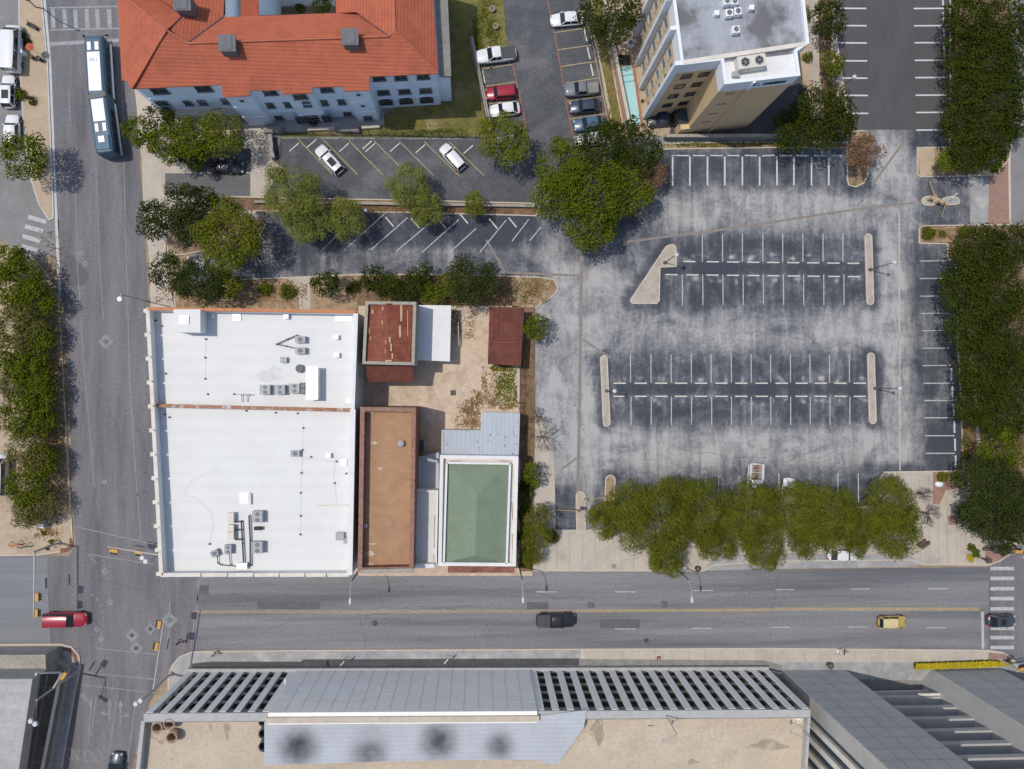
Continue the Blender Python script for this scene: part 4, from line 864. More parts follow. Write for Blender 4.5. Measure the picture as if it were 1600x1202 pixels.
# --- parking garage ---------------------------------------------------------
def garage():
    HG = 13.9; r = empty('parking_garage', G(740, 1080, 0), 0, 'long concrete parking garage with striped fin facade and open tan roof deck along the street', 'building')
    a, m_, c = G(297, 1046, 0), G(826, 1040, 0), G(1196, 1047.5, 0)
    def fp(t):   # base line in pixels
        return (297+t*(1196-297), 1045.5-5.5*math.sin(PI*min(1, max(0, t)))*1.0)
    A, B = G(297, 1045, 0), G(1197, 1042, 0); d = (B-A).normalized(); n = Vector((-d.y, d.x, 0)); n = n if n.y > 0 else -n; L = (B-A).length; ang = math.atan2(d.y, d.x)
    deep = -32.0
    def q(t, o, z=0): p = A+d*t+n*o; return Vector((p.x, p.y, z))
    b = MB(); b.prism([tuple(q(0, -.7))[:2], tuple(q(L, -.7))[:2], tuple(q(L-1.5, deep))[:2], tuple(q(-3, deep))[:2]], 0, HG-1.1); WP(b, 'deck', M['deck'], r)
    # tops
    b = MB(); b.bar(q(-.1, -.55, HG-.05), q(L+.1, -.55, HG-.05), .95, .3); b.bar(q(-.2, -1, HG-.6), q(-3, deep, HG-.6), .45, 1.2); b.bar(q(L, -1, HG-.6), q(L-1.5, deep, HG-.6), .35, 1.2); WP(b, 'parapet', M['cap'], r)
    b = MB(); b.bar(q(0, -1.12, HG-.45), q(L, -1.12, HG-.45), .12, .9); WP(b, 'parapet_back', M['conc_dark'], r)
    b = MB(); b.bar(q(0, -.02, .8), q(L, -.02, .8), .7, .5); WP(b, 'base_beam', M['cap'], r)
    b = MB(); b.bar(q(0, -1.15, .6), q(L, -1.15, .6), .3, 1.2); WP(b, 'base_wall', M['conc_dark'], r)
    # solid middle section, slightly proud and taller, with panel joints
    mid0 = (G(465, 1044, 0)-A).dot(d); mid1 = (G(827, 1040, 0)-A).dot(d); HM = HG+.5
    b = MB(); b.prism([tuple(q(mid0, .12))[:2], tuple(q(mid1, .12))[:2], tuple(q(mid1, -1.3))[:2], tuple(q(mid0, -1.3))[:2]], 0, HM); ps = WP(b, 'solid_panel', M['panel'], r)
    b = MB(); k = int((mid1-mid0)/1.75)
    for i in range(1, k): b.bar(q(mid0+(mid1-mid0)*i/k, .125, .3), q(mid0+(mid1-mid0)*i/k, .125, HM-.4), .03, .03)
    for z in (3.3, 6.2, 8.9, 11.5): b.bar(q(mid0, .125, z), q(mid1, .125, z), .03, .03)
    SP(b, 'panel_joint', M['joint'], ps)
    b = MB(); b.bar(q(mid0-.2, -.7, HM+.15), q(mid1+.2, -.7, HM+.15), .7, .3); SP(b, 'panel_cap', M['cap_tan'], ps)
    # fins and open bays
    def bays(t0, t1, cnt):
        pit = (t1-t0)/cnt
        for i in range(cnt+1):
            t = t0+pit*i; b = MB(); b.box((q(t, -.10).x, q(t, -.10).y, (HG-.2)/2+.4), (pit*.47, .14, HG-1.0), ang); WP(b, 'fin', M['garage'], r)
        for i in range(cnt):
            t = t0+pit*(i+.5); b = MB()
            for z in np.linspace(3.0, HG-.9, 5): b.box((q(t, -.24).x, q(t, -.24).y, float(z)), (pit*.54, .10, .62), ang)
            o = WP(b, 'spandrel', M['conc_dark'], r)
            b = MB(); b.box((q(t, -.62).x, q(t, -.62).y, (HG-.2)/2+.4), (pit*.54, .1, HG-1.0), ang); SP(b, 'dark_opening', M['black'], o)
    bays(.45, mid0-.5, 8); bays(mid1+.5, L-.4, 18)
    # sheet metal canopy over the deck, soot stained
    zc = HG+.3
    out = [(413, 1128), (836, 1119), (917, 1110), (915, 1122), (912, 1138), (872, 1194), (860, 1194), (838, 1188), (790, 1187), (600, 1190), (413, 1196)]
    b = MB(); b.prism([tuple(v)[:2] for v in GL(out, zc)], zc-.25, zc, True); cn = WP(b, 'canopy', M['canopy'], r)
    b = MB()
    for x, y in ((425, 1185), (640, 1182), (780, 1180), (870, 1180)): p = G(x, y, zc); b.tube((p.x, p.y, HG-1.1), (p.x, p.y, zc-.25), .12)
    SP(b, 'canopy_post', M['dark_metal'], cn)
    # soot: round grid with painted falloff in an attribute-free way: radial noise blobs of its own shape
    b = MB()
    for x, y in ((1058, 1148), ): pass
    # deck paint
    zd = HG-1.088
    for p, q_ in [((1140, 1131), (1140, 1139)), ((1140, 1139), (1256, 1142)), ((1256, 1142), (1256, 1118)), ((1094, 1140), (1126, 1155)), ((1126, 1155), (1152, 1190)), ((980, 1190), (992, 1170)), ((1050, 1190), (1075, 1172)), ((1240, 1127), (1200, 1145)), ((240, 1172), (236, 1200)), ((1140, 1160), (1250, 1185)), ((1012, 1134), (1050, 1136)), ((270, 1162), (262, 1202)), ((975, 1162), (985, 1140)), ((1095, 1172), (1180, 1202))]: b = MB(); strip(b, p, q_, 1.0, zd); WP(b, 'deck_paint', mat('deck_line', (.52, .44, .35), .15, 2), r)
    b = MB(); b.poly(GL([(1010, 1134), (1022, 1130), (1022, 1138)], zd)); WP(b, 'deck_paint', mat('deck_line', (.52, .44, .35), .15, 2), r)
    for k, (cx, cy, rx, ry) in enumerate(((935, 1140, 10, 22), (1082, 1191, 9, 4), (250, 1150, 12, 10), (1200, 1165, 30, 8), (355, 1140, 5, 14), (330, 1135, 4, 4))):
        b = MB(); b.poly([G(cx+rx*math.cos(t)*(1+.35*math.sin(3*t+cx)), cy+ry*math.sin(t)*(1+.3*math.cos(4*t)), zd-.003-.0005*k) for t in [2*PI*i/18 for i in range(18)]][::-1]); WP(b, 'deck_stain', mat('deck_stain', (.34, .28, .215), .15, 1.2, tint=(.42, .36, .28), tscale=1.2), r)
    return HG, cn
HG, CAN = garage()
# canopy soot as a material mask at four fixed places on the sheet metal
def soot_mask():
    m = M['canopy']; N = m.node_tree.nodes; L = m.node_tree.links; b = N['Principled BSDF']; src = b.inputs['Base Color'].links[0].from_socket
    tc = N.new('ShaderNodeTexCoord'); acc = None
    nz = N.new('ShaderNodeTexNoise'); nz.inputs['Scale'].default_value = .9; nz.inputs['Detail'].default_value = 6; L.new(tc.outputs['Object'], nz.inputs['Vector'])
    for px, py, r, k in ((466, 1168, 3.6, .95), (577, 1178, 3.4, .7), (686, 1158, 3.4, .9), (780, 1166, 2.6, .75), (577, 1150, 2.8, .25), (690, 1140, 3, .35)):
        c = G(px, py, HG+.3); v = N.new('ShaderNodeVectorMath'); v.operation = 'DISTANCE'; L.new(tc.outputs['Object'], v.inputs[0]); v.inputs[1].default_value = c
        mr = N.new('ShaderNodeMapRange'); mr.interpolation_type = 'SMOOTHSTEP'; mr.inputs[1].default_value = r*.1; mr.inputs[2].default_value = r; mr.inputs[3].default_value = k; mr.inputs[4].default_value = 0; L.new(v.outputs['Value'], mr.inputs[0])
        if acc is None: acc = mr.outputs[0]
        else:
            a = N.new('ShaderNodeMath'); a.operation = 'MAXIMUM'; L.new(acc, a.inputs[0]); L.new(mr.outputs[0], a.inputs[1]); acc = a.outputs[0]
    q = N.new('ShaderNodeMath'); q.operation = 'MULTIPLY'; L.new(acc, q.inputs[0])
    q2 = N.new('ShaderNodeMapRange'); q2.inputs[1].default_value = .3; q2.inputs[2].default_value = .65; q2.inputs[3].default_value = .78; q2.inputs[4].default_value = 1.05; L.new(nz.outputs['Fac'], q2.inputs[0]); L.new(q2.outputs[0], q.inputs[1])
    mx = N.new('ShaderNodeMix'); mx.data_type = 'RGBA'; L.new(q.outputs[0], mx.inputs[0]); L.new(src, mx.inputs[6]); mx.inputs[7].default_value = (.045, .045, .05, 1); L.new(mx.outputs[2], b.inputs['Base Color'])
soot_mask()

# --- grey tower with twin shafts at the lower right --------------------------
def office():
    r = empty('office_building', G(1400, 1100, 0), 0, 'tall grey panelled office building with two blank shafts and banded windows between them', 'building')
    H = 30.0
    def shaft(front, depth, cham=None):
        a, b_ = G(*front[0], 0), G(*front[1], 0); pts = [a, b_, b_+Vector((0, -depth, 0)), a+Vector((0, -depth, 0))]
        if cham: pts = [a, b_, b_+Vector((0, -depth, 0)), G(*cham, 0)+Vector((0, -depth+2, 0)), G(*cham, 0)]
        b = MB(); b.prism([tuple(p)[:2] for p in pts], 0, H); o = WP(b, 'shaft', M['tower_panel'], r)
        j = MB(); k = 0
        for z in np.arange(2.5, H, 2.6): j.bar(a+Vector((0, .004, z)), b_+Vector((0, .004, z)), .03, .035)
        for t in (.25, .5, .75): p = a.lerp(b_, t)+Vector((0, .004, 0)); j.bar(p+Vector((0, 0, .2)), p+Vector((0, 0, H)), .03, .03)
        SP(j, 'panel_joint', mat('tower_joint', (.17, .175, .19), .1, 1), o); return a, b_
    a, b1 = shaft(((1222, 1047), (1320, 1046)), 14)
    c, d = shaft(((1456, 1045), (1560, 1043)), 14, (1440, 1062))
    # lit concrete edge and ribbed west side of the first shaft
    # west side: plain edge strip, then ribs
    b = MB()
    for k in range(6):
        p = a+Vector((-.25, -3.3-k*2.0, 0)); b.box((p.x, p.y, H/2), (.5, .8, H))
    WP(b, 'rib', M['cream_cap'], r)
    b = MB(); p = a+Vector((-.03, -2.5-6, 0)); b.box((p.x, p.y, H/2), (.08, 12, H-1)); WP(b, 'glazing', M['glass_blue'], r)
    b = MB(); p = a+Vector((-.02, -1.2, 0)); b.box((p.x, p.y, H/2), (.06, 2.35, H-.02)); WP(b, 'edge_strip', M['conc_lit'], r)
    b = MB(); e0 = G(1456, 1045, 0); e1 = G(1440, 1062, 0); dd = (e1-e0).normalized(); nn = Vector((dd.y, -dd.x, 0)); nn = nn if nn.x < 0 else -nn
    b.bar(e0+nn*.03+Vector((0, 0, H/2)), e1+nn*.03+Vector((0, 0, H/2)), .06, H); WP(b, 'edge_strip', M['conc_lit'], r)
    # recessed banded front
    x0, x1 = b1.x-.2, G(1441, 1070, 0).x+.5; y = G(1380, 1073, 0).y
    b = MB(); b.box(((x0+x1)/2, y-1.5, H/2), (x1-x0, .3, H)); WP(b, 'glazing', M['glass'], r)
    for k, z in enumerate(np.arange(4.2, H, 3.35)):
        b = MB(); b.box(((x0+x1)/2, y-.5, float(z)), (x1-x0, 1.7, .85)); WP(b, 'floor_band', M['conc_lit'], r)
    b = MB(); b.box(((x0+x1)/2, y-.6, 1.5), (x1-x0, 1.2, .2)); b.box((x1-2.0, y+.55, 4.2), (3.4, .3, .3)); WP(b, 'lintel', M['cream_cap'], r)
    b = MB(); b.prism([tuple(v)[:2] for v in GL([(1320, 1060), (1445, 1063), (1445, 1120), (1320, 1120)], 0)], 0, .16); WP(b, 'forecourt', M['conc_dark'], r)
    b = MB(); p = G(1580, 1058, 0); b.prism([tuple(v)[:2] for v in GL([(1562, 1052), (1700, 1052), (1700, 1200), (1562, 1200)], 0)], 0, 4.5); WP(b, 'entrance_wing', M['conc_dark'], r)
office()
# --- glazed building in the lower left corner ---------------------------------
def corner_building():
    r = empty('terrace_building', G(0, 1140, 0), 0, 'low building with grey gravel roof and glazed lean-to at the lower left corner', 'building')
    H = 6.4
    P = [tuple(v)[:2] for v in GL([(-160, 1060), (54, 1059), (28, 1230), (8, 1330), (-160, 1330)], H)]
    b = MB(); b.prism(P, 0, H); WP(b, 'wall', M['corner_wall'], r)
    b = MB(); inn = b.rim(P, H, H+.45, .3); WP(b, 'parapet', M['grey_metal'], r)
    b = MB(); b.prism([tuple(v)[:2] for v in GL([(-150, 1064), (51, 1063), (26, 1228), (4, 1325), (-150, 1325)], H)], H, H+.06); WP(b, 'roof', mat('gravel_roof', (.38, .375, .36), .15, .5, stretch=(.3, 1.2, 1), tint=(.40, .40, .39), tscale=.3), r)
    b = MB(); b.prism([tuple(v)[:2] for v in GL([(-160, 1023), (73, 1022), (74, 1048), (-160, 1050)], 3.2)], 0, 3.2); WP(b, 'porch', M['corner_wall'], r)
    b = MB(); Pp = [tuple(v)[:2] for v in GL([(-160, 1023), (73, 1022), (74, 1049), (-160, 1051)], 3.3)]; b.rim(Pp, 3.0, 3.6, .25); b.prism([tuple(v)[:2] for v in GL([(-158, 1025), (71, 1024), (72, 1047), (-158, 1049)], 3.3)], 3.2, 3.28); WP(b, 'porch_roof', mat('porch_top', (.32, .30, .26), .2, .5, tint=(.34, .31, .26), tscale=.4), r)
    # glazed lean-to: sill beam low outside, top beam at wall, glass between
    o0, o1 = G(95, 1051, 2.9), G(58, 1240, 2.9); i0, i1 = G(57, 1052, 5.6), G(27, 1236, 5.6)
    b = MB(); b.bar(o0, o1, .34, .34); b.bar(i0, i1, .2, .2); b.bar(o0, i0, .18, .2); WP(b, 'lean_to_beam', M['cream_cap'], r)
    b = MB(); b.add([o0-Vector((0, 0, .1)), o1-Vector((0, 0, .1)), i1-Vector((0, 0, .1)), i0-Vector((0, 0, .1))], [(0, 1, 2, 3)]); WP(b, 'glazing', mat('tinted_glass', (.045, .047, .045), .3, .6, rough=.2), r)
    b = MB()
    for t in np.linspace(.0, 1, 9): b.bar(o0.lerp(o1, t), i0.lerp(i1, t), .05, .05)
    b.bar(o0.lerp(i0, .55), o1.lerp(i1, .55), .22, .1); b.bar(o0.lerp(i0, .8), o1.lerp(i1, .8), .10, .08); WP(b, 'glazing_bar', M['frame'], r)
    b = MB(); b.prism([(p.x, p.y) for p in (o0, o1, i1, i0)], 0, 1.2); WP(b, 'plinth', M['corner_wall'], r)
corner_building()
# ---------------------------------------------------------------- trees and plants
LEAF = {
 'oak': leafmat('leaf_oak', (.016, .024, .004), (.040, .054, .008), (.070, .082, .014)),
 'dark': leafmat('leaf_dark', (.018, .028, .008), (.042, .055, .014), (.070, .082, .026)),
 'mid': leafmat('leaf_mid', (.040, .055, .004), (.095, .115, .010), (.145, .158, .018)),
 'light': leafmat('leaf_light', (.050, .066, .005), (.125, .14, .014), (.20, .20, .03)),
 'feather': leafmat('leaf_feather', (.07, .085, .014), (.175, .19, .04), (.25, .255, .085)),
 'row': leafmat('leaf_row', (.050, .060, .006), (.122, .132, .016), (.175, .178, .03)),
 'mottled': leafmat('leaf_mottled', (.055, .058, .012), (.13, .125, .035), (.22, .185, .085), scale=1.6),
 'red': leafmat('leaf_red', (.10, .060, .030), (.20, .12, .07), (.30, .19, .13)),
 'yellow': leafmat('flower_yellow', (.34, .29, .02), (.48, .38, .025), (.54, .44, .04)),
}
SZ = {'oak': .30, 'dark': .27, 'mid': .30, 'light': .26, 'feather': .24, 'row': .25, 'mottled': .22, 'red': .22, 'yellow': .16}
def crown_mesh(R, kind, seed, squash=.62, dens=1.0, ax=1.0):
    rg = np.random.default_rng(seed); s = SZ[kind]*(1 if R > 1.6 else .7); feather = kind in ('feather', 'row')
    nl = int(8+R*5); th = rg.uniform(0, 2*PI, nl); rr = R*np.where(rg.uniform(0, 1, nl) < .5, rg.uniform(.62, .86, nl), np.sqrt(rg.uniform(0.02, 1, nl))*.8); rr[0] = 0
    lr = R*rg.uniform(.20, .36, nl)*(1 if R > 2 else 1.25); lr[0] = R*.84
    cz = R*squash*np.sqrt(np.clip(1-(rr/R)**2, 0, 1))*rg.uniform(.45, 1.0, nl); cz[0] = 0
    C = np.stack([rr*np.cos(th)*ax, rr*np.sin(th), cz], 1)
    N = int(dens*(6.8*PI*R*R)/(s*s)*(1 if not feather else 1.5)); w = lr**2; w[0] *= 1.2; w = w/np.sum(w); k = rg.choice(nl, N, p=w)
    u = rg.normal(size=(N, 3)); u[:, 2] = np.abs(u[:, 2])*1.0-.25*rg.uniform(0, 1, N); u /= np.linalg.norm(u, axis=1)[:, None]
    rad = lr[k]*(.55+.55*rg.uniform(0, 1, N)**.6)
    stray = rg.uniform(0, 1, N) < .06; rad = np.where(stray, rad*1.28, rad)
    P = C[k]+u*rad[:, None]*np.array([1, 1, .8])
    n = u+rg.normal(size=(N, 3))*.38; n[:, 2] += .35; n /= np.linalg.norm(n, axis=1)[:, None]
    a = rg.normal(size=(N, 3)) if not feather else u+rg.normal(size=(N, 3))*.5
    a -= n*np.sum(a*n, 1)[:, None]; a /= np.linalg.norm(a, axis=1)[:, None]+1e-9; b = np.cross(n, a)
    la = s*rg.uniform(.6, 1.25, N)*(1.9 if feather else 1.15)/2; lb = s*rg.uniform(.5, 1.1, N)*(.42 if feather else .85)/2
    V = np.stack([P-a*la[:, None], P+b*lb[:, None], P+a*la[:, None], P-b*lb[:, None]], 1).reshape(-1, 3)
    me = bpy.data.meshes.new('crown'); me.vertices.add(4*N); me.vertices.foreach_set('co', V.ravel())
    me.loops.add(4*N); me.loops.foreach_set('vertex_index', np.arange(4*N)); me.polygons.add(N); me.polygons.foreach_set('loop_start', np.arange(0, 4*N, 4))
    me.update(calc_edges=True); me.materials.append(LEAF[kind]); return me, C
seedn = [100]
def tree(px, py, rpx, kind, label, group=None, name='tree', cat='tree', zc=None, dens=1.0, ax=1.0):
    seedn[0] += 1; R = rpx/11.0
    zc = (R*.75+1.6 if R > 1.3 else R*.35) if zc is None else zc
    c = G(px, py, zc+R*.3); r = empty(name, (c.x, c.y, 0), 0, label, cat, group)
    me, C = crown_mesh(R, kind, seedn[0], .62, dens, ax); link('crown' if name == 'tree' else 'foliage', me, r, (0, 0, zc))
    t = MB(); tr = .055+.045*R; rg = random.Random(seedn[0])
    t.tube((0, 0, 0), (.05, .03, zc*.55), tr*1.25, tr*.9, 8, False); t.tube((.05, .03, zc*.55), (0, 0, zc+R*.15), tr*.9, tr*.45, 8)
    for q in list(C)[1:9]:
        m = Vector((q[0]*.45, q[1]*.45, zc*.75+q[2]*.4)); t.tube((.03, .02, zc*.5), m, tr*.5, tr*.3, 6, False); t.tube(m, (q[0], q[1], zc+q[2]*.7), tr*.3, tr*.1, 5, False)
    t.build('trunk' if name == 'tree' else 'stem', M['bark'], r); return r
T = tree
def scatter(name, spots, kind, s, label, cat, z=.15, seed=3, flat=.35, h=.12):
    # low ground cover nobody could count: small blades and leaves, gaussian clumps (px, py, rx, ry, n)
    rs = np.random.default_rng(seed); P = []
    for cx, cy, rx, ry, n in spots:
        q = rs.normal(size=(n, 2))*.5; cl = rs.normal(size=(max(3, n//40), 2))*.55; q = cl[rs.integers(0, len(cl), n)]+q*.35; q = q[(np.abs(q) < 1).all(1)]
        for x, y in q: v = G(cx+x*rx, cy+y*ry, z); P.append((v.x, v.y, z+rs.uniform(0, h)))
    P = np.array(P); N = len(P); n = rs.normal(size=(N, 3))*flat; n[:, 2] += 1; n /= np.linalg.norm(n, axis=1)[:, None]
    a = rs.normal(size=(N, 3)); a -= n*np.sum(a*n, 1)[:, None]; a /= np.linalg.norm(a, axis=1)[:, None]; b = np.cross(n, a)
    sa = s*rs.uniform(.5, 1.5, N)[:, None]; V = np.stack([P-a*sa, P+b*sa*.6, P+a*sa, P-b*sa*.6], 1).reshape(-1, 3)
    me = bpy.data.meshes.new(name); me.vertices.add(4*N); me.vertices.foreach_set('co', V.ravel()); me.loops.add(4*N); me.loops.foreach_set('vertex_index', np.arange(4*N))
    me.polygons.add(N); me.polygons.foreach_set('loop_start', np.arange(0, 4*N, 4)); me.update(calc_edges=True); me.materials.append(LEAF[kind])
    o = bpy.data.objects.new(name, me); COL.objects.link(o); tag(o, label, cat, kind='stuff')
LEAF['dry'] = leafmat('leaf_dry', (.12, .075, .035), (.24, .15, .07), (.36, .26, .14))
scatter('weeds', [(790, 600, 18, 34, 1700), (786, 572, 14, 8, 500), (770, 575, 8, 5, 200), (815, 560, 4, 20, 300)], 'light', .10, 'green weeds growing along the east fence of the yard', 'weeds', seed=4)
scatter('dry_grass', [(768, 605, 16, 34, 900), (733, 650, 22, 26, 1300), (745, 625, 10, 16, 400), (725, 500, 26, 30, 500), (800, 636, 20, 8, 300), (720, 470, 60, 8, 600)], 'dry', .09, 'brown dry weeds and litter scattered over the dirt yard', 'weeds', seed=5)
scatter('leaf_litter', [(600, 328, 240, 6, 2500), (700, 455, 150, 26, 2500), (420, 460, 60, 24, 1500), (840, 455, 26, 20, 900), (300, 455, 60, 22, 1200), (370, 365, 60, 40, 1800), (1508, 650, 7, 110, 1500), (825, 660, 7, 150, 2000), (1466, 366, 30, 10, 700), (1295, 150, 14, 80, 1200), (1340, 250, 14, 40, 700), (1180, 227, 150, 4, 1200), (80, 600, 24, 240, 4200), (955, 130, 8, 90, 700), (75, 840, 26, 16, 300)], 'dry', .10, 'fallen brown leaves and mulch lying in the planting beds', 'leaf litter', seed=6, h=.05)
scatter('ground_cover', [(1150, 226, 140, 5, 900), (700, 452, 140, 20, 1500), (1510, 620, 6, 90, 600), (660, 206, 70, 10, 900), (760, 60, 24, 60, 1500), (820, 800, 8, 45, 900), (1540, 60, 60, 150, 2500), (1560, 600, 60, 220, 3000)], 'mid', .10, 'patchy green ground cover in beds and lawns', 'ground cover', seed=7, h=.15)
A = 'oaks along the east edge'
oaksE = [(1518, 20, 44), (1572, 40, 46), (1505, 78, 36), (1548, 100, 42), (1592, 110, 38), (1512, 140, 36), (1560, 160, 42), (1502, 190, 34), (1545, 208, 40), (1588, 190, 30), (1515, 235, 34), (1548, 245, 26)]
oE = ['topmost left', 'topmost right', 'second left', 'second middle', 'far right, second', 'third left', 'third middle', 'fourth left', 'fourth middle', 'far right, lowest', 'lowest left', 'lowest right']
for (x, y, q), l in zip(oaksE, oE): T(x, y, q, 'oak', 'oak %s in the grove beside the new asphalt' % l, 'oaks in the grove beside the new asphalt lot')
oaksS = [(1530, 398, 48), (1582, 385, 38), (1508, 448, 40), (1560, 455, 48), (1520, 510, 44), (1580, 520, 46), (1538, 570, 46), (1588, 590, 42), (1530, 632, 38), (1572, 645, 44)]
oS = ['at the top', 'at the top right', 'third, leaning over the bays', 'fourth, behind the third', 'fifth, over the bay ends', 'sixth, at the picture edge', 'seventh, in the middle', 'eighth, at the picture edge', 'ninth, above the mulch bed', 'last, lowest right']
for (x, y, q), l in zip(oaksS, oS): T(x, y, q, 'oak', 'dark oak, %s of the eastern grove' % l, 'oaks of the long eastern grove')
for (x, y, q), l in zip([(1565, 705, 38), (1540, 755, 46), (1588, 770, 40), (1548, 805, 42), (1590, 815, 36), (1520, 808, 26), (1565, 845, 22)],
                        ['lighter green, above the plaza', 'large, right of the plaza', 'at the right picture edge', 'large, low beside the plaza', 'lower right picture edge', 'small, reaching over the pale plaza', 'lowest, above the brick corner']):
    T(x, y, q, 'mid' if y == 705 else 'dark', 'oak %s in the plaza grove' % l, 'oaks of the plaza grove')
# bottom row of the lot
for (x, y, q), l in zip([(950, 812, 32), (985, 790, 38), (1030, 810, 60), (1045, 865, 34), (1095, 800, 52), (1120, 850, 32), (1170, 803, 50), (1195, 855, 36), (1245, 800, 48), (1290, 810, 52), (1262, 845, 30), (1342, 828, 32), (1392, 790, 44), (1400, 828, 44), (1340, 855, 18)],
                        ['leftmost beside the exit island', 'second from the left', 'broad light green, third from the left', 'hanging over the street kerb', 'broad, left of centre', 'small, low, left of centre', 'over the white work truck', 'low, spotted with brown, over the pavement', 'right of the work truck', 'broad bright one right of centre', 'small low one right of centre', 'small low one between the two largest right hand trees', 'upper right end', 'right end over the plaza', 'smallest, above the white parked car']):
    T(x, y, q, 'row', 'tree %s, row along the street' % l, 'trees in the row between lot and street')
# centre cluster
for a in [(880, 262, 42, 'mid', 'round green tree at the upper left of the large central clump'), (925, 300, 56, 'mid', 'broadest green tree in the middle of the central clump'), (925, 352, 40, 'mid', 'lowest green tree of the central clump above the trench scar'),
          (868, 308, 38, 'mid', 'leftmost green tree of the central clump'), (945, 232, 44, 'oak', 'darker tree of the central clump covering a parked silver car'), (998, 228, 42, 'oak', 'dark tree at the foot of the pool'),
          (983, 302, 40, 'light', 'yellow green tree at the right of the central clump'), (1022, 268, 24, 'red', 'reddish leaved tree at the right edge of the central clump'),
          (786, 218, 41, 'light', 'light green tree on the grassy point beside the white sedan'), (952, 20, 48, 'oak', 'dark tree above the pool beside the tower'),
          (1295, 28, 30, 'oak', 'dark tree right of the tower at the top'), (1301, 100, 20, 'mid', 'small round tree between tower and new asphalt lot'), (1258, 22, 12, 'light', 'small light bush at the tower roof corner'),
          (1262, 88, 9, 'light', 'tiny light bush by the tower wing'),
          (1285, 180, 50, 'oak', 'large dark tree below right of the tower'), (1245, 205, 36, 'oak', 'dark tree at the tower foot, left of the largest one'), (1308, 195, 30, 'oak', 'dark tree over the corner of the upper bays'),
          (1352, 236, 29, 'red', 'rust coloured small tree on the rounded bed'), (1480, 252, 19, 'light', 'bright green bush in the bed by the exit barrier'),
          (35, 243, 36, 'mid', 'bushy green tree on the tan pavement at the left edge'),
          (27, 53, 11, 'dark', 'thin sapling beside the white van'), (31, 148, 10, 'mid', 'thin sapling beside the white sport utility car'), (50, 157, 7, 'dark', 'tiny bush in the tree pit on the tan pavement'), (42, 66, 7, 'dark', 'tiny square planted bush near the orange parasol'),
          (215, 205, 24, 'mid', 'tree with open crown nearest the bus'), (250, 182, 22, 'dark', 'small dark tree under the tiled roof corner'), (262, 225, 30, 'mid', 'open crowned tree over the pale pavement'), (300, 215, 34, 'mid', 'full green tree in front of the stucco wall'), (345, 210, 36, 'light', 'brightest green tree above the black parked car'), (300, 245, 20, 'oak', 'low dark tree left of the black parked car'),
          (238, 345, 30, 'dark', 'dark oak leaning over the road edge'), (285, 318, 34, 'dark', 'dark oak below the short driveway'), (300, 355, 30, 'dark', 'dark oak between road and olive tree'), (355, 367, 50, 'light', 'round olive green tree on the dry bed'), (322, 310, 20, 'oak', 'small dark tree at the corner of the driveway'),
          (262, 425, 28, 'dark', 'dark oak nearest the white roofed block corner'), (310, 440, 36, 'dark', 'dark oak above the white roof'), (357, 445, 24, 'mid', 'mid green tree above the white roof'),
          (455, 298, 46, 'feather', 'broad feathery light tree between the two lots'), (480, 345, 34, 'feather', 'feathery tree hanging over the angled bays'), (542, 342, 32, 'feather', 'feathery tree in the middle of the strip'), (640, 292, 34, 'feather', 'feathery tree left of the small round one, upper half'), (668, 328, 26, 'feather', 'feathery tree left of the small round one, lower half'), (743, 318, 20, 'light', 'small round tree on the strip between the lots'),
          (508, 445, 21, 'oak', 'round dark shrub tree beside the pale footpath'), (550, 448, 11, 'oak', 'small shrub left of the yard wall'), (582, 432, 20, 'oak', 'hedge tree behind the rusty store, leftmost'), (610, 450, 22, 'oak', 'hedge tree behind the rusty store, second'), (655, 432, 22, 'oak', 'hedge tree behind the white shed'), (672, 458, 18, 'mid', 'low light hedge tree behind the white shed'), (635, 455, 18, 'dark', 'low dark hedge tree behind the rusty store'), (738, 438, 41, 'dark', 'largest dark hedge tree above the yard'), (700, 440, 20, 'mid', 'small hedge tree left of the largest one'),
          (838, 512, 21, 'mid', 'rounded green shrub right of the rust shed'), (812, 845, 18, 'oak', 'green shrub against the green roofed house'), (838, 840, 24, 'row', 'shrub by the lot exit, lower'), (842, 808, 22, 'mottled', 'brownish shrub by the lot exit'), (832, 742, 18, 'mid', 'green shrub at the end of the lot wall'), (820, 780, 14, 'mottled', 'brown shrub beside the green roofed house'), (822, 762, 14, 'oak', 'narrow shrub beside the green roofed house, upper'), (821, 805, 13, 'mid', 'narrow shrub beside the green roofed house, middle'), (819, 878, 12, 'mid', 'narrow shrub beside the green roofed house, lower'), (832, 868, 16, 'row', 'lowest shrub beside the lot exit'), (864, 838, 10, 'row', 'small shrub edge over the exit pavement')]:
    T(*a)
for (x, y, q), l in zip([(12, 410, 30), (22, 440, 40), (48, 470, 36), (30, 510, 38), (52, 525, 30), (20, 555, 34), (48, 575, 34), (25, 600, 26), (55, 610, 32), (35, 650, 36), (62, 660, 26), (42, 700, 34), (62, 720, 28), (45, 755, 34), (58, 790, 30), (40, 800, 26)],
                        ['topmost', 'second from the top', 'third, bulging toward the road', 'fourth, at the inner side', 'fifth, at the road side', 'sixth, at the picture edge', 'seventh, in the middle', 'eighth, beside the hidden grey car', 'ninth, road side, below the hidden car', 'tenth, inner side', 'eleventh, road side', 'twelfth, inner side', 'thirteenth, road side', 'fourteenth, beside the white van', 'second lowest', 'lowest, above the signal pole']):
    k = 'mid' if y in (470, 525, 575, 610, 660, 720, 440, 410, 555, 650, 755) else 'mottled'
    T(x, y, q, k, '%s tree, %s, western row' % ('green' if k == 'mid' else 'mottled', l), 'trees in the long row on the west side', zc=q/11*.4+1.0)
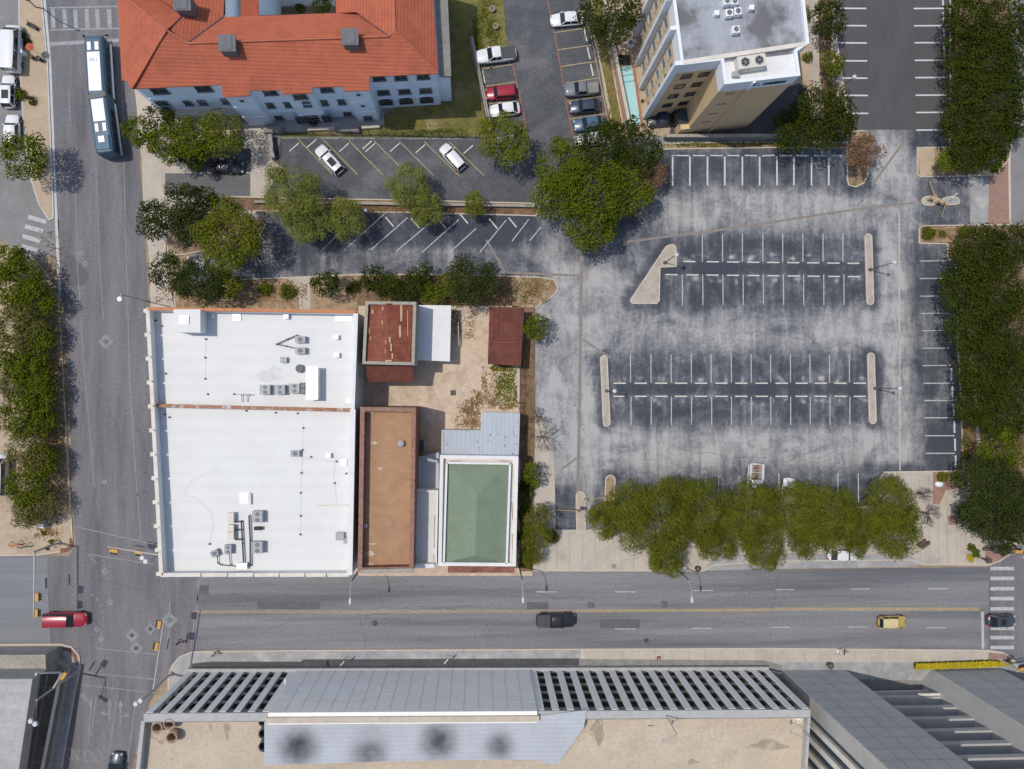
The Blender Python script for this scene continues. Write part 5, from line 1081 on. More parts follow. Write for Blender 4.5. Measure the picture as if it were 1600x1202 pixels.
for a in [(1451, 365, 12, 'mid', 'round shrub in the bed at the lot exit, left'), (1508, 362, 11, 'light', 'light shrub in the bed at the lot exit, right'), (1472, 366, 6, 'mottled', 'grey brown shrub in the exit bed, middle'), (415, 452, 11, 'mid', 'low green shrub in the dry bed, left of two'), (450, 456, 12, 'mid', 'low green shrub in the dry bed, right of two'),
          (1519, 856, 8, 'mid', 'green plant beside the yellow flowers on the plaza'), (1526, 866, 7, 'mid', 'green plant right of the yellow flowers on the plaza'),
          (65, 1016, 6, 'light', 'small yellow green shrub on the lower left corner'), (80, 847, 4, 'mottled', 'tiny round shrub on the signal corner bed'), (74, 857, 4, 'dark', 'tiny dark shrub on the signal corner bed'), (68, 834, 4, 'mid', 'tiny shrub beside the signal pole'), (490, 188, 9, 'dark', 'dark bush beside the arched doorway'), (1512, 585, 9, 'row', 'scrubby plant in the mulch bed, upper'), (1511, 690, 9, 'mottled', 'scrubby plant in the mulch bed, lower'), (1509, 712, 8, 'oak', 'dark plant at the foot of the mulch bed'),
          (1496, 748, 10, 'light', 'light ground shrub in the brick bed, right'), (1474, 746, 10, 'light', 'light ground shrub in the brick bed, left'), (990, 182, 3, 'dark', 'small plant at the pool foot'), (1000, 135, 3.5, 'mid', 'potted plant beside the pool, upper'), (1004, 158, 3, 'mottled', 'potted plant beside the pool, lower'), (418, 10, 10, 'dark', 'dark palm like plant in the courtyard, left'), (500, 8, 17, 'dark', 'bushy plant filling the courtyard corner'), (470, 12, 8, 'mid', 'palm like plant in the courtyard, middle')]:
    T(*a, name='shrub', cat='shrub')
T(1517, 872, 6.5, 'yellow', 'cluster of yellow flowers on the pale plaza', name='flowers', cat='flowers', dens=1.4)
# yellow flowering hedge along the office front
h = empty('flower_hedge', G(1500, 1038, 0), 0, 'long narrow hedge of bright yellow flowers in front of the office building', 'hedge')
rg = np.random.default_rng(5)
def hedge_mesh(n, kind, z0, z1):
    V = []; A_, B_ = G(1426, 1038.5, 0), G(1574, 1033.5, 0); c = Vector(h.location)
    P = []
    for i in range(n):
        t = rg.uniform(0, 1); p = A_.lerp(B_, t); o = rg.uniform(-.40, .40)+rg.normal()*.04 if t < .85 else rg.uniform(-.28, .28)
        P.append((p.x-c.x, p.y-c.y+o, rg.uniform(z0, z1)))
    P = np.array(P); a = rg.normal(size=(n, 3)); nn = rg.normal(size=(n, 3))*.5; nn[:, 2] += 1; nn /= np.linalg.norm(nn, axis=1)[:, None]
    a -= nn*np.sum(a*nn, 1)[:, None]; a /= np.linalg.norm(a, axis=1)[:, None]; b = np.cross(nn, a); s = rg.uniform(.06, .11, n)[:, None]
    V = np.stack([P-a*s, P+b*s, P+a*s, P-b*s], 1).reshape(-1, 3); me = bpy.data.meshes.new(kind); me.from_pydata(V.tolist(), [], np.arange(4*n).reshape(-1, 4).tolist()); me.materials.append(LEAF[kind]); return me
link('blossoms', hedge_mesh(5200, 'yellow', .75, 1.0), h); link('foliage', hedge_mesh(3200, 'mid', .25, .82), h)
# leafless tree, its grey branches over the lot wall and more on the plaza
def bare(px, py, rpx, label, seed, m='bark_grey'):
    rg = random.Random(seed); b = G(px, py, 0); r = empty('bare_tree', b, 0, label, 'tree'); t = MB(); tw = MB(); R = rpx/11.
    def grow(p, d, l, rad, k):
        q = p+d*l; (t if k < 2 else tw).tube(p, q, rad, rad*.62, 6 if k < 2 else 4, False)
        if k >= 5: return
        for i in range(3 if k < 4 else 4):
            nd = (d+Vector((rg.uniform(-1, 1), rg.uniform(-1, 1), rg.uniform(-.45, .45)))*.75).normalized(); grow(p.lerp(q, rg.uniform(.6, 1)), nd, l*rg.uniform(.62, .85), rad*.55, k+1)
    t.tube((0, 0, 0), (0, 0, 1.6), .16, .13, 8, False)
    for i in range(6):
        a = 2*PI*i/6+rg.uniform(-.3, .3); grow(Vector((0, 0, 1.5)), Vector((math.cos(a), math.sin(a), .75)).normalized(), R*.38, .075, 1)
    t.build('trunk', M[m], r); tw.build('twigs', M[m], r)
bare(846, 682, 34, 'leafless grey brown tree beside the grey annex wall', 4)
bare(838, 650, 18, 'small leafless reddish tree behind the grey annex', 9, 'bark')
bare(1440, 800, 22, 'leafless tree throwing branch shadows on the plaza', 12)
bare(1432, 770, 16, 'small leafless tree above the plaza shadows', 15)
bare(1533, 872, 6, 'tiny leafless planter tree on the plaza', 17)
bare(86, 778, 14, 'leafless young tree by the west kerb', 21)

# ---------------------------------------------------------------- vehicles
def car(px, py, hx, hy, kind, col, label, L=4.7, W=1.85, H=1.45, group=None, roofcol=None, bed='black', zc=.7, sunroof=False, cat=None, name=None, rough=.3):
    c = G(px, py, zc); rz = math.atan2(-hy, hx)
    name = name or {'sedan': 'parked_car', 'suv': 'parked_car', 'pickup': 'pickup_truck', 'van': 'van'}[kind]
    r = empty(name, (c.x, c.y, 0.02), rz, label, cat or {'sedan': 'car', 'suv': 'car', 'pickup': 'pickup truck', 'van': 'van'}[kind], group)
    pm = paint('paint_%.2f_%.2f_%.2f' % col, col, rough); rm = pm if roofcol is None else paint('paint_%.2f_%.2f_%.2f' % roofcol, roofcol)
    bz = H*.60; h2 = L/2
    # belt height along the length: nose to tail
    pr = {'sedan': [(1, .55), (.93, .66), (.55, .90), (.35, .97), (-.55, 1.0), (-.7, .98), (-.95, .86), (-1, .62)],
          'suv': [(1, .58), (.95, .76), (.6, .92), (.45, 1.0), (-.85, 1.0), (-.96, .95), (-1, .7)],
          'pickup': [(1, .60), (.96, .84), (.55, .97), (.4, 1.0), (-.94, 1.0), (-1, .9)],
          'van': [(1, .5), (.97, .72), (.78, .88), (.7, 1.0), (-.97, 1.0), (-1, .9)]}[kind]
    xs = np.linspace(-1, 1, 25); body = MB(); rings = []
    for x in xs:
        zt = np.interp(x, [p[0] for p in pr][::-1], [p[1] for p in pr][::-1])*bz
        e = 1-.30*abs(x)**9-.06*abs(x)**3 if kind != 'van' else 1-.16*abs(x)**12
        if abs(x) > .97: e -= .05
        w = W/2*e; X = x*h2
        rings.append([(X, -w*.92, .28), (X, -w, .45), (X, -w, zt*.72), (X, -w*.955, zt-.07), (X, -w*.86, zt-.005), (X, 0, zt+.025), (X, w*.86, zt-.005), (X, w*.955, zt-.07), (X, w, zt*.72), (X, w, .45), (X, w*.92, .28)])
    vs = [v for q in rings for v in q]; k = 11; fs = []
    for i in range(len(xs)-1):
        for j in range(k-1): fs.append((i*k+j, (i+1)*k+j, (i+1)*k+j+1, i*k+j+1))
        fs.append((i*k+k-1, (i+1)*k+k-1, (i+1)*k, i*k))
    fs += [tuple(range(k)), tuple((len(xs)-1)*k+j for j in range(k))[::-1]]
    body.add(vs, fs, True); bo = body.build('body', pm, r, recalc=True)
    cb = {'sedan': (.40, .14, -.50, -.80), 'suv': (.46, .22, -.80, -.95), 'pickup': (.42, .18, -.20, -.28), 'van': (.80, .55, -.97, -.99)}[kind]
    x0, x1, x2, x3 = [v*h2 for v in cb]; wb, wt = W*.455, W*.385 if kind != 'van' else W*.44
    gl = MB(); V = [(x0, -wb, bz-.02), (x0, wb, bz-.02), (x3, wb, bz-.02), (x3, -wb, bz-.02), (x1, -wt, H-.05), (x1, wt, H-.05), (x2, wt, H-.05), (x2, -wt, H-.05)]
    mx = (x0*.5+x1*.5); V2 = V
    gl.add(V2, [(0, 1, 5, 4), (1, 2, 6, 5), (2, 3, 7, 6), (3, 0, 4, 7), (4, 5, 6, 7)]); gl.build('windows', M['glass'], r, recalc=True)
    rf = MB(); n = 9; pts = []
    for i in range(n):
        t = i/(n-1); X = x1+.06+(x2-x1-.12)*t; hh = H-.045+.05*math.sin(PI*min(1, max(0, .12+.76*t)))
        ww = wt*(.93 if i in (0, n-1) else 1.0); pts.append([(X, -ww, hh-.05), (X, -ww*.9, hh), (X, 0, hh+.02), (X, ww*.9, hh), (X, ww, hh-.05)])
    vs = [v for q in pts for v in q]; rf.add(vs, [(i*5+j, i*5+j+1, (i+1)*5+j+1, (i+1)*5+j) for i in range(n-1) for j in range(4)], True)
    for sx in (-1, 1):   # pillars
        rf.bar((x0+.02, sx*wb*.985, bz), (x1, sx*wt*.985, H-.06), .07, .06); rf.bar((x3-.02, sx*wb*.985, bz), (x2, sx*wt*.985, H-.06), .10, .06); m = (x1+x2)/2; rf.bar((m, sx*wb*1.0, bz), (m, sx*wt*1.0, H-.06), .09, .05)
    ro = rf.build('roof', rm, r, recalc=True)
    if sunroof: b = MB(); b.box((x1*.35+x2*.65+.35, 0, H+.025), (abs(x2-x1)*.5, wt*1.25, .03)); b.build('sunroof', M['black'], r)
    if kind == 'pickup':
        b = MB(); xa, xb = x3-.08, -h2*.95; ww = W*.40
        if bed == 'cover': b.box(((xa+xb)/2, 0, bz+.045), (abs(xb-xa), ww*2.14, .05)); b.build('bed_cover', M['dark_metal'], r)
        else:
            b.box(((xa+xb)/2, 0, bz+.032), (abs(xb-xa), ww*2, .012)); b.build('cargo_bed', M['conc_dark'] if bed == 'grey' else M['dark_metal'], r)
            b = MB()
            for sy in (-1, 1): b.box(((xa+xb)/2, sy*(ww+.02), bz+.07), (abs(xb-xa), .09, .13))
            b.box((xb-.02, 0, bz+.07), (.07, ww*2, .13)); b.build('bed_rail', pm, r)
    for sx in (-1, 1):
        for sy in (-1, 1):
            X = sx*h2*.62; b = MB(); Y = sy*(W/2-.10); rr = .33 if kind == 'sedan' else .38
            b.tube((X, Y-.12, rr-.02), (X, Y+.12, rr-.02), rr, rr, 14); wh = b.build('wheel', M['tyre'], r)
            b = MB(); b.tube((X, Y+sy*.115, rr-.02), (X, Y+sy*.135, rr-.02), rr*.6, rr*.55, 10); b.build('rim', M['rim'], wh)
    for sy in (-1, 1):
        b = MB(); b.box((h2*.915, sy*W*.31, bz*.70), (.22, W*.15, .12), sy*-.35); b.build('headlight', M['lens_white'], r)
        b = MB(); b.box((-h2*.955, sy*W*.34, bz*.80), (.12, W*.14, .14)); b.build('taillight', M['lens_red'], r)
        b = MB(); b.box((x0-.28, sy*(W/2+.07), bz+.06), (.10, .14, .10)); b.build('mirror', pm, r)
    for sx in (-1, 1): b = MB(); b.box((sx*h2*.985, 0, .42), (.10, W*.73, .2)); b.build('bumper', M['dark_metal'], r)
    return r
WHT, SIL, BLK, RED, NAV, GRY = (.72, .73, .74), (.42, .44, .46), (.018, .020, .024), (.32, .012, .03), (.030, .05, .085), (.16, .18, .20)
car(13, 143, 0, -1, 'suv', WHT, 'white sport utility car parked second from the top at the left edge', L=4.6, sunroof=True)
car(19, 205, 0, -1, 'suv', WHT, 'white car parked above the bushy tree at the left edge', L=4.7, W=1.95)
van = car(15, 72, .03, -1, 'van', WHT, 'long white van parked at the top left beside the tan pavement', L=6.6, W=2.1, H=2.35, zc=1.6)
car(-3, 742, .02, -1, 'van', WHT, 'white van with orange stripe half cut off by the left edge', L=5.6, W=2.0, H=2.1, zc=1.2)
car(36, 598, .3, -1, 'sedan', SIL, 'silver grey car almost hidden under the western trees', L=4.4)
car(354, 261, 1, .02, 'sedan', BLK, 'black sedan parked in tree shade by the short driveway', L=4.7)
car(514, 249, -36, -40, 'suv', WHT, 'white car with black sunroof in the upper angled bays, left of the two', L=4.8, sunroof=True, zc=.9)
car(707, 245, -34, -38, 'suv', WHT, 'white car without sunroof in the upper angled bays, right of the two', L=4.4, W=1.8, zc=.9)
car(775, 85, -1, .14, 'pickup', WHT, 'white pickup truck with black bed cover beside the lawn', L=5.8, W=2.0, H=1.85, bed='cover', zc=1)
car(783, 145, -1, .10, 'suv', RED, 'dark red car parked below the white pickup truck', L=4.5)
car(789, 171, -1, .14, 'sedan', WHT, 'white sedan parked below the dark red car', L=4.4)
car(886, 30, -1, .10, 'sedan', WHT, 'white sedan at the head of the right hand bays near the top', L=4.9)
car(909, 138, -1, .10, 'pickup', GRY, 'grey pickup truck in the bays left of the pool', L=4.9, W=1.9, H=1.7, bed='grey', zc=1)
car(914, 166, -1, .10, 'sedan', NAV, 'dark blue sedan below the grey pickup truck', L=4.5)
car(920, 193, -1, .16, 'sedan', (.06, .12, .19), 'steel blue sedan with its tail under the central trees', L=4.5)
car(921, 218, -1, .16, 'sedan', SIL, 'silver car nearly hidden below the central trees', L=4.5)
car(1033, 187, -1, .1, 'sedan', NAV, 'blue car in the shade at the tower foot', L=4.0)
car(100, 969, 1, 0, 'suv', RED, 'bright red sport utility car crossing the intersection', L=6.0, W=2.0, H=1.85, name='moving_car', zc=1)
car(869, 970, 1, 0, 'pickup', BLK, 'black pickup truck driving on the wide street', L=5.6, W=2.0, H=1.85, bed='cover', zc=1)
car(1394, 972, 1, 0, 'suv', (.50, .36, .08), 'small yellow car driving on the wide street', L=4.1, W=1.75, roofcol=(.62, .52, .28), name='moving_car')
car(1565, 970, 1, 0, 'sedan', (.045, .06, .075), 'dark grey sedan standing on the striped crossing', L=4.3, name='moving_car', sunroof=True)
car(180, 1203, .12, -1, 'sedan', (.03, .06, .085), 'dark teal car entering at the bottom edge', L=4.7, name='moving_car')
car(318, 413, 1, .12, 'sedan', GRY, 'grey car under the dark oaks above the white roof', L=4.6)
car(1231, 772, .15, -1, 'sedan', WHT, 'white car with only its nose showing under the street row trees', L=4.7)
car(1318, 867, 1, .03, 'sedan', WHT, 'white car parked at the kerb below the street row trees', L=4.7)
wt = car(1180, 755, -.03, 1, 'pickup', WHT, 'white work truck with open tool bed half under the trees', L=5.6, W=2.1, H=1.9, bed='grey', zc=1)
b = MB()
for k, x in enumerate((-2.3, -1.6, -.9)): b.box((x, .12, 1.30), (.5, .26, .16)); b.box((x+.15, -.2, 1.28), (.34, .2, .12))
b.build('tool_load', mat('tool_rust', (.30, .09, .05), .3, 4), wt)
b = MB()
for sy in (-1, 1): b.box((-1.6, sy*.88, 1.42), (2.3, .32, .42))
b.box((-2.72, 0, 1.36), (.08, 2.0, .3)); b.box((-1.55, 0, 1.36), (.06, 1.4, .06)); b.build('tool_box', paint('toolbox_white', (.6, .6, .58)), wt)
# articulated bus
def bus():
    A0, A1 = G(144, 55, 3.2), G(149.5, 146, 3.2); B0, B1 = G(151, 152, 3.2), G(162.5, 238, 3.2)
    c = (A0+B1)/2; r = empty('articulated_bus', (c.x, c.y, .02), 0, 'long articulated city bus with white and blue roof', 'bus')
    blue = mat('bus_blue', (.05, .10, .15), .1, 1, rough=.4); o = Vector((c.x, c.y, 0))
    def sec(p, q, first):
        p = p-o; q = q-o; p.z = q.z = 0; d = (p-q); L = d.length; rz = math.atan2(d.y, d.x); m = (p+q)/2; W = 2.55
        s = empty('bus_section', (0, 0, 0)); s.parent = r; bpy.data.objects.remove(s)
        def loc(mb, name, mt, par=r):
            ob = mb.build(name, mt, par);
            if par is r: ob.location = m; ob.rotation_euler = (0, 0, rz)
            return ob
        b = MB(); n = 6
        prof = [(-W/2, .35), (-W/2, 2.75), (-W/2+.12, 3.02), (-W/2+.35, 3.12), (W/2-.35, 3.12), (W/2-.12, 3.02), (W/2, 2.75), (W/2, .35)]
        xs = [-L/2, -L/2+.25, L/2-.5, L/2-.12, L/2] if first else [-L/2, -L/2+.15, -L/2+.55, L/2-.1, L/2]
        sc_ = [1, 1, 1, .97, .88] if first else [.86, .95, 1, 1, 1]
        vs = [(x, y*k_, z*(1 if z < 1 else k_**.5)) for x, k_ in zip(xs, sc_) for y, z in prof]; k = len(prof)
        fs = [(i*k+j, (i+1)*k+j, (i+1)*k+(j+1) % k, i*k+(j+1) % k) for i in range(len(xs)-1) for j in range(k)]+[tuple(range(k)), tuple((len(xs)-1)*k+j for j in range(k))[::-1]]
        b.add(vs, fs); bo = loc(b, 'body', blue); bm = bmesh.new(); bm.from_mesh(bo.data); bmesh.ops.recalc_face_normals(bm, faces=bm.faces); bm.to_mesh(bo.data); bm.free()
        b = MB()
        for sy in (-1, 1):
            for i in range(int(L/1.5)): b.box((-L/2+.9+i*1.5, sy*(W/2+.01), 2.05), (1.3, .04, 1.0))
        if first: b.box((L/2-.02, 0, 1.9), (.16, W*.82, 1.5))
        loc(b, 'windows', M['glass'])
        b = MB()
        for sy in (-1, 1): b.box((0, sy*(W/2+.012), .85), (L*.96, .03, .5))
        loc(b, 'side_stripe', M['tower_white'])
        wx = M['lamp_glass']
        b = MB(); pl = [(-.2, L-2.9)] if first else [(L*.5-.35-3.4*.0, 0)]
        if first: b.box((-.95, 0, 3.17), (L-2.6, 1.65, .12)); b.box((L/2-1.45, -.5, 3.17), (1.1, .5, .12)); b.box((L/2-1.45, .5, 3.17), (1.1, .5, .12))
        else: b.box((L/2-1.75, 0, 3.17), (3.0, 1.6, .12)); b.box((-.35, -.5, 3.17), (1.1, .45, .12)); b.box((-.35, .5, 3.17), (1.1, .45, .12)); b.box((-L/2+1.75, .05, 3.3), (.85, .8, .12))
        loc(b, 'roof_panel', wx)
        if not first:
            b = MB(); b.box((-L/2+1.35, 0, 3.2), (1.9, 1.7, .16)); loc(b, 'roof_pod', mat('bus_pod', (.13, .20, .27), .1, 1))
            b = MB(); b.box((-L/2+.62, 0, 3.16), (.35, 1.4, .2)); loc(b, 'roof_grille', M['black'])
            b = MB(); b.box((-L/2-.0, -.9, 2.0), (.06, .3, .3)); b.box((-L/2-.0, .9, 2.0), (.06, .3, .3)); loc(b, 'taillight', M['lens_red'])
        else:
            for sy in (-1, 1): b = MB(); b.bar((L/2-.1, sy*1.1, 2.8), (L/2+.35, sy*1.55, 2.5), .06, .06); b.box((L/2+.35, sy*1.55, 2.3), (.12, .28, .4)); loc(b, 'mirror', M['black'])
            b = MB(); b.box((L/2+.35, 0, .8), (.7, 1.6, .06)); b.tube((L/2+.4, -.7, .85), (L/2+.4, .7, .85), .05); loc(b, 'bike_rack', M['dark_metal'])
            t = text('961', 0, 0, .75, 0, mat('bus_number', (.30, .36, .42), .1, 3), 'fleet_number', parent=1); t.parent = r; dd = Vector((math.cos(rz), math.sin(rz), 0)); t.location = m+dd*(L/2-3.35)+Vector((0, 0, 3.235)); t.rotation_euler = (0, 0, rz-PI/2); 
        for x in ((L/2-2.2, -L/2+1.8) if first else (-L/2+2.6,)):
            for sy in (-1, 1): b = MB(); b.tube((x, sy*1.1-.15, .48), (x, sy*1.1+.15, .48), .48, .48, 16); loc(b, 'wheel', M['tyre'])
        return m, rz
    sec(A0, A1, True); sec(B0, B1, False)
    b = MB(); p, q = A1-o, B0-o; p.z = q.z = 0; p = p+(p-(A0-o)).normalized()*0; d0 = (A0-A1).normalized(); d1 = (B0-B1).normalized()
    d = (p-q).normalized(); ex = 5
    for i in range(ex+1):
        t = i/ex; c_ = p.lerp(q, t); hh = 3.0+.06*(i % 2); b.box((c_.x, c_.y, .4+hh/2), ((p-q).length/ex*.9, 2.35+.12*(i % 2), hh-.5), math.atan2(d.y, d.x))
    b.build('bellows', mat('bellows', (.20, .20, .20), .1, 2), r)
bus()

# ---------------------------------------------------------------- wheel stops: each a concrete bar of its own
_s = MB(); _s.add([(x, y*(.11 if z < .1 else .07), z) for x in (-.88, .88) for y, z in ((-1, 0), (1, 0), (1, .13), (-1, .13))], [(3, 2, 1, 0), (4, 5, 6, 7), (1, 2, 6, 5), (2, 3, 7, 6), (3, 0, 4, 7), (0, 1, 5, 4)])
_o = _s.build('wheel_stop', mat('stop_concrete', (.62, .58, .52), .12, 3)); STOP = _o.data; bpy.data.objects.remove(_o)
STOPW = mat('stop_white', (.55, .57, .60), .12, 3); STOP2 = STOP.copy(); STOP2.materials.clear(); STOP2.materials.append(STOPW)
ORD = ['first', 'second', 'third', 'fourth', 'fifth', 'sixth', 'seventh', 'eighth', 'ninth', 'tenth', 'eleventh', 'twelfth', 'thirteenth', 'fourteenth', 'fifteenth']
def stops(pts, ang, what, order, group, me=STOP):
    for i, (x, y) in enumerate(pts):
        o = link('wheel_stop', me, None, G(x, y, .006), R_(ang(i) if callable(ang) else ang)); tag(o, '%s wheel stop %s' % (ORD[i], what), 'wheel stop', group)
XB = [968, 1001, 1033, 1064, 1095, 1127, 1158, 1190, 1221, 1252, 1282, 1313, 1343]
stops([(x, 409+(x-1077)*.011) for x in (1077, 1113.5, 1145.5, 1176.5, 1208, 1239, 1270, 1302, 1333)], 0, 'from left, upper line of the upper double row', 1, 'wheel stops of the upper double row')
stops([(x, 429.5+(x-1049)*.011) for x in (1049, 1082, 1113, 1145, 1177, 1208, 1240, 1271, 1303, 1334)], 0, 'from left, lower line of the upper double row', 1, 'wheel stops of the upper double row')
stops([(x, 599) for x in XB], 0, 'from left, upper line of the lower double row', 1, 'wheel stops of the lower double row')
stops([(x, 619.5) for x in XB], 0, 'from left, lower line of the lower double row', 1, 'wheel stops of the lower double row')
stops([(x, 243.5) for x in (1067, 1092, 1119, 1146, 1173, 1200, 1227, 1254, 1281, 1306)], lambda i: 4 if i == 5 else 0, 'from the left along the kerb below the tower', 1, 'wheel stops below the tower', STOP2)
stops([(1486.5, 585), (1488, 612), (1490, 640), (1491, 667), (1492, 695), (1493, 721)], 91, 'from the top in the right hand column beside the mulch bed', 1, 'wheel stops beside the mulch bed', STOP2)
stops([(1473, 0), (1473.5, 27), (1475, 54), (1475.5, 81)], 91, 'from the top under the edge of the eastern oaks', 1, 'wheel stops of the new asphalt lot, east side', STOP2)
stops([(1308, 0), (1309, 81), (1311, 136)], 91, 'from the top on the west side of the new asphalt lot', 1, 'wheel stops of the new asphalt lot, west side', STOP2)
stops([(460, 230.5), (487, 225), (538, 231), (574, 227), (579, 231), (617, 231), (657, 233), (732, 234)], 42, 'from the left in the upper angled bays', 1, 'wheel stops of the upper angled bays')
stops([(609, 347), (649, 349), (691, 350), (725, 342), (771, 350), (801, 348)], -50, 'from the left in the lower angled bays', 1, 'wheel stops of the lower angled bays')
stops([(756, 121)], -79, 'alone in the empty bay between white pickup and red car', 1, None)
stops([(915, 56), (920, 84), (925, 110), (936, 166)], -77, 'from the top in the bays left of the pool', 1, 'wheel stops left of the pool')

# ---------------------------------------------------------------- lamps, signals, signs
def lot_lamp(bx, by, label):
    c = G(bx, by, 0); r = empty('lamp_post', (c.x, c.y, .1), 0, label, 'lamp', 'lamp posts of the surface lot')
    b = MB(); b.tube((0, 0, 0), (0, 0, .5), .25, .22, 10); b.tube((0, 0, .5), (0, 0, 6.2), .075, .055, 8); b.build('pole', M['pole_dark'], r)
    b = MB(); b.tube((0, 0, 6.15), (0, 0, 6.45), .18, .27, 16); b.tube((0, 0, 6.45), (0, 0, 6.6), .29, .22, 16); b.build('lamp_head', M['lamp_white'], r)
lot_lamp(1038, 411, 'white headed lamp post standing on the triangular island'); lot_lamp(1358, 422, 'white headed lamp post on the upper right bar island'); lot_lamp(947, 611, 'white headed lamp post on the lower left bar island'); lot_lamp(1366, 607, 'white headed lamp post on the lower right bar island')
lot_lamp(1299, 150, 'white headed lamp post at the bays of the new asphalt lot')
for x, y, l in ((400, 338, 'small white globe lamp left of the feathery trees'), (571, 329, 'small white globe lamp right of the middle feathery tree'), (738, 331, 'small white globe lamp below the small round tree'), (809, 217, 'small globe lamp at the kerb of the light green tree')):
    c = G(x, y, 3.6); r = empty('globe_lamp', (c.x, c.y, .1), 0, l, 'lamp', 'globe lamps between the lots')
    b = MB(); b.tube((0, 0, 0), (0, 0, 3.4), .06, .05, 8); b.build('pole', M['pole_dark'], r)
    b = MB(); 
    for i in range(6):
        a0, a1 = -PI/2+PI*i/6, -PI/2+PI*(i+1)/6; b.tube((0, 0, 3.6+.24*math.sin(a0)), (0, 0, 3.6+.24*math.sin(a1)), max(.01, .24*math.cos(a0)), max(.01, .24*math.cos(a1)), 12, False)
    b.build('lamp_globe', M['lamp_glass'], r)
def cobra(hx, hy, label, south=False, z=9.0):
    c = G(hx, hy, z); sgn = -1 if south else 1; r = empty('street_lamp', (c.x, c.y+sgn*2.3, .1), 0, label, 'street lamp', 'cobra head street lamps of the wide street'); y = -sgn*2.3
    b = MB(); b.tube((0, 0, 0), (0, 0, 7.6), .12, .08, 8); b.build('pole', M['pole_dark'], r)
    b = MB(); b.tube((0, 0, 7.5), (0, y*.4, 8.7), .05, .05, 6); b.tube((0, y*.4, 8.7), (0, y*.9, z), .05, .045, 6); b.build('arm', M['pole'], r)
    b = MB(); b.box((0, y, z), (.32, .8, .16), 0, .75); b.build('lamp_head', M['lamp_white'], r)
cobra(547, 940, 'street lamp with arm over the road, below the white roofed block'); cobra(817, 938, 'street lamp with arm over the road, near the yard corner'); cobra(1081, 938, 'street lamp with arm over the road, below the row of trees')
cobra(446, 1065, 'street lamp standing on the garage side of the street', True, 8.6)
def signal_head(r, p, rz, n=3, facing=0):
    b = MB(); b.box(p, (1.05, .42, .4), rz); o = b.build('signal_head', M['signal'], r)
    b = MB(); d = Vector((math.cos(rz), math.sin(rz), 0)); s = Vector((-d.y, d.x, 0))
    for k in (-1, 0, 1): q = Vector(p)+d*(k*.32)+s*.26; b.tube(q-s*.05, q+s*.22, .13, .13, 8, False)
    b.build('visor', M['black'], o)
def mast(base, ends, heads, label, z=5.6, lamps=(), ang=0):
    c = G(*base, 0); r = empty('traffic_signal', (c.x, c.y, .1), 0, label, 'traffic signal'); o = Vector((c.x, c.y, .1))
    b = MB(); b.tube((0, 0, 0), (0, 0, 9.2 if lamps else z+.3), .16, .10, 10); b.tube((0, 0, 0), (0, 0, .4), .3, .28, 10); b.build('pole', M['pole'], r)
    e = G(*ends, z+.25)-o; b = MB(); b.tube((0, 0, z), e, .13, .07, 8)
    d = e.normalized(); b.build('arm', M['pole'], r); rz = math.atan2(d.y, d.x)
    for h in heads: p = G(*h, z)-o; signal_head(r, p, rz)
    if heads:
        b = MB(); t = e*.55; b.box((t.x, t.y, t.z-.1), (1.4, .05, .4), rz); b.build('street_sign', MC['tower_joint'] if 'tower_joint' in MC else M['frame'], r)
    for lx, ly in lamps:
        p = G(lx, ly, 9.3)-o; b = MB(); b.tube((0, 0, 9), p-Vector((0, 0, .05)), .05, .04, 6); b.build('lamp_arm', M['pole_dark'], r)
        b = MB(); b.tube(p-Vector((0, 0, .12)), p+Vector((0, 0, .12)), .34, .28, 14); b.build('lamp_head', M['lamp_white'], r)
mast((93, 848), (52.5, 967), [(58.5, 933), (57.5, 958)], 'traffic signal mast with long arm at the west side of the intersection')
mast((277, 853), (168, 854.5), [(178.5, 860.5), (217.5, 863)], 'traffic signal mast behind the white block, arm over the north leg', lamps=[(222, 872), (227.5, 877.5)])
mast((268, 1052), (256.5, 967), [(249.5, 976), (245.5, 1010)], 'traffic signal mast at the garage corner with two round lamps', lamps=[(212, 1100), (219.5, 1095)])
mast((120, 1050), (97, 1052), [(100, 1056)], 'short traffic signal post with two round lamps at the lower left corner', lamps=[(48, 1127), (55, 1131.5)])
mast((1553, 857), (1640, 873), [(1591, 862)], 'traffic signal mast at the brick corner on the right', z=5.4)
mast((1561, 1030), (1640, 1046), [(1597, 1045)], 'traffic signal mast at the lower right corner', z=5.4)
# lamp with bracket at the very top left, post by the park corner
c = G(68, 14, 0); r = empty('street_lamp', (c.x, c.y, .1), 0, 'brown bracket street lamp at the top of the tan pavement', 'street lamp'); o = Vector((c.x, c.y, .1))
b = MB(); b.tube((0, 0, 0), G(56, 11.5, 3)-o, .09, .08, 8); b.tube(G(56, 11.5, 3)-o, G(44, 0, 6.5)-o, .08, .06, 8); b.build('pole', M['bark'], r)
b = MB(); b.box(G(44, 0, 6.6)-o, (.5, .3, .15)); b.build('lamp_head', M['dark_metal'], r)
c = G(187, 467, 0); c = G(205, 471, 0); r = empty('street_lamp', (c.x+2.2, c.y, .1), 0, 'street lamp with round head over the north road above the white block', 'street lamp'); o = Vector((c.x+2.2, c.y, .1))
hp = G(187, 467.5, 8)-o; b = MB(); b.tube((0, 0, 0), (0, 0, 7.5), .11, .08, 8); b.build('pole', M['pole'], r); b = MB(); b.tube((0, 0, 7.4), hp, .06, .05, 6); b.build('arm', M['pole'], r)
b = MB(); b.tube(hp-Vector((0, 0, .1)), hp+Vector((0, 0, .1)), .38, .32, 14); b.build('lamp_head', M['lamp_white'], r)
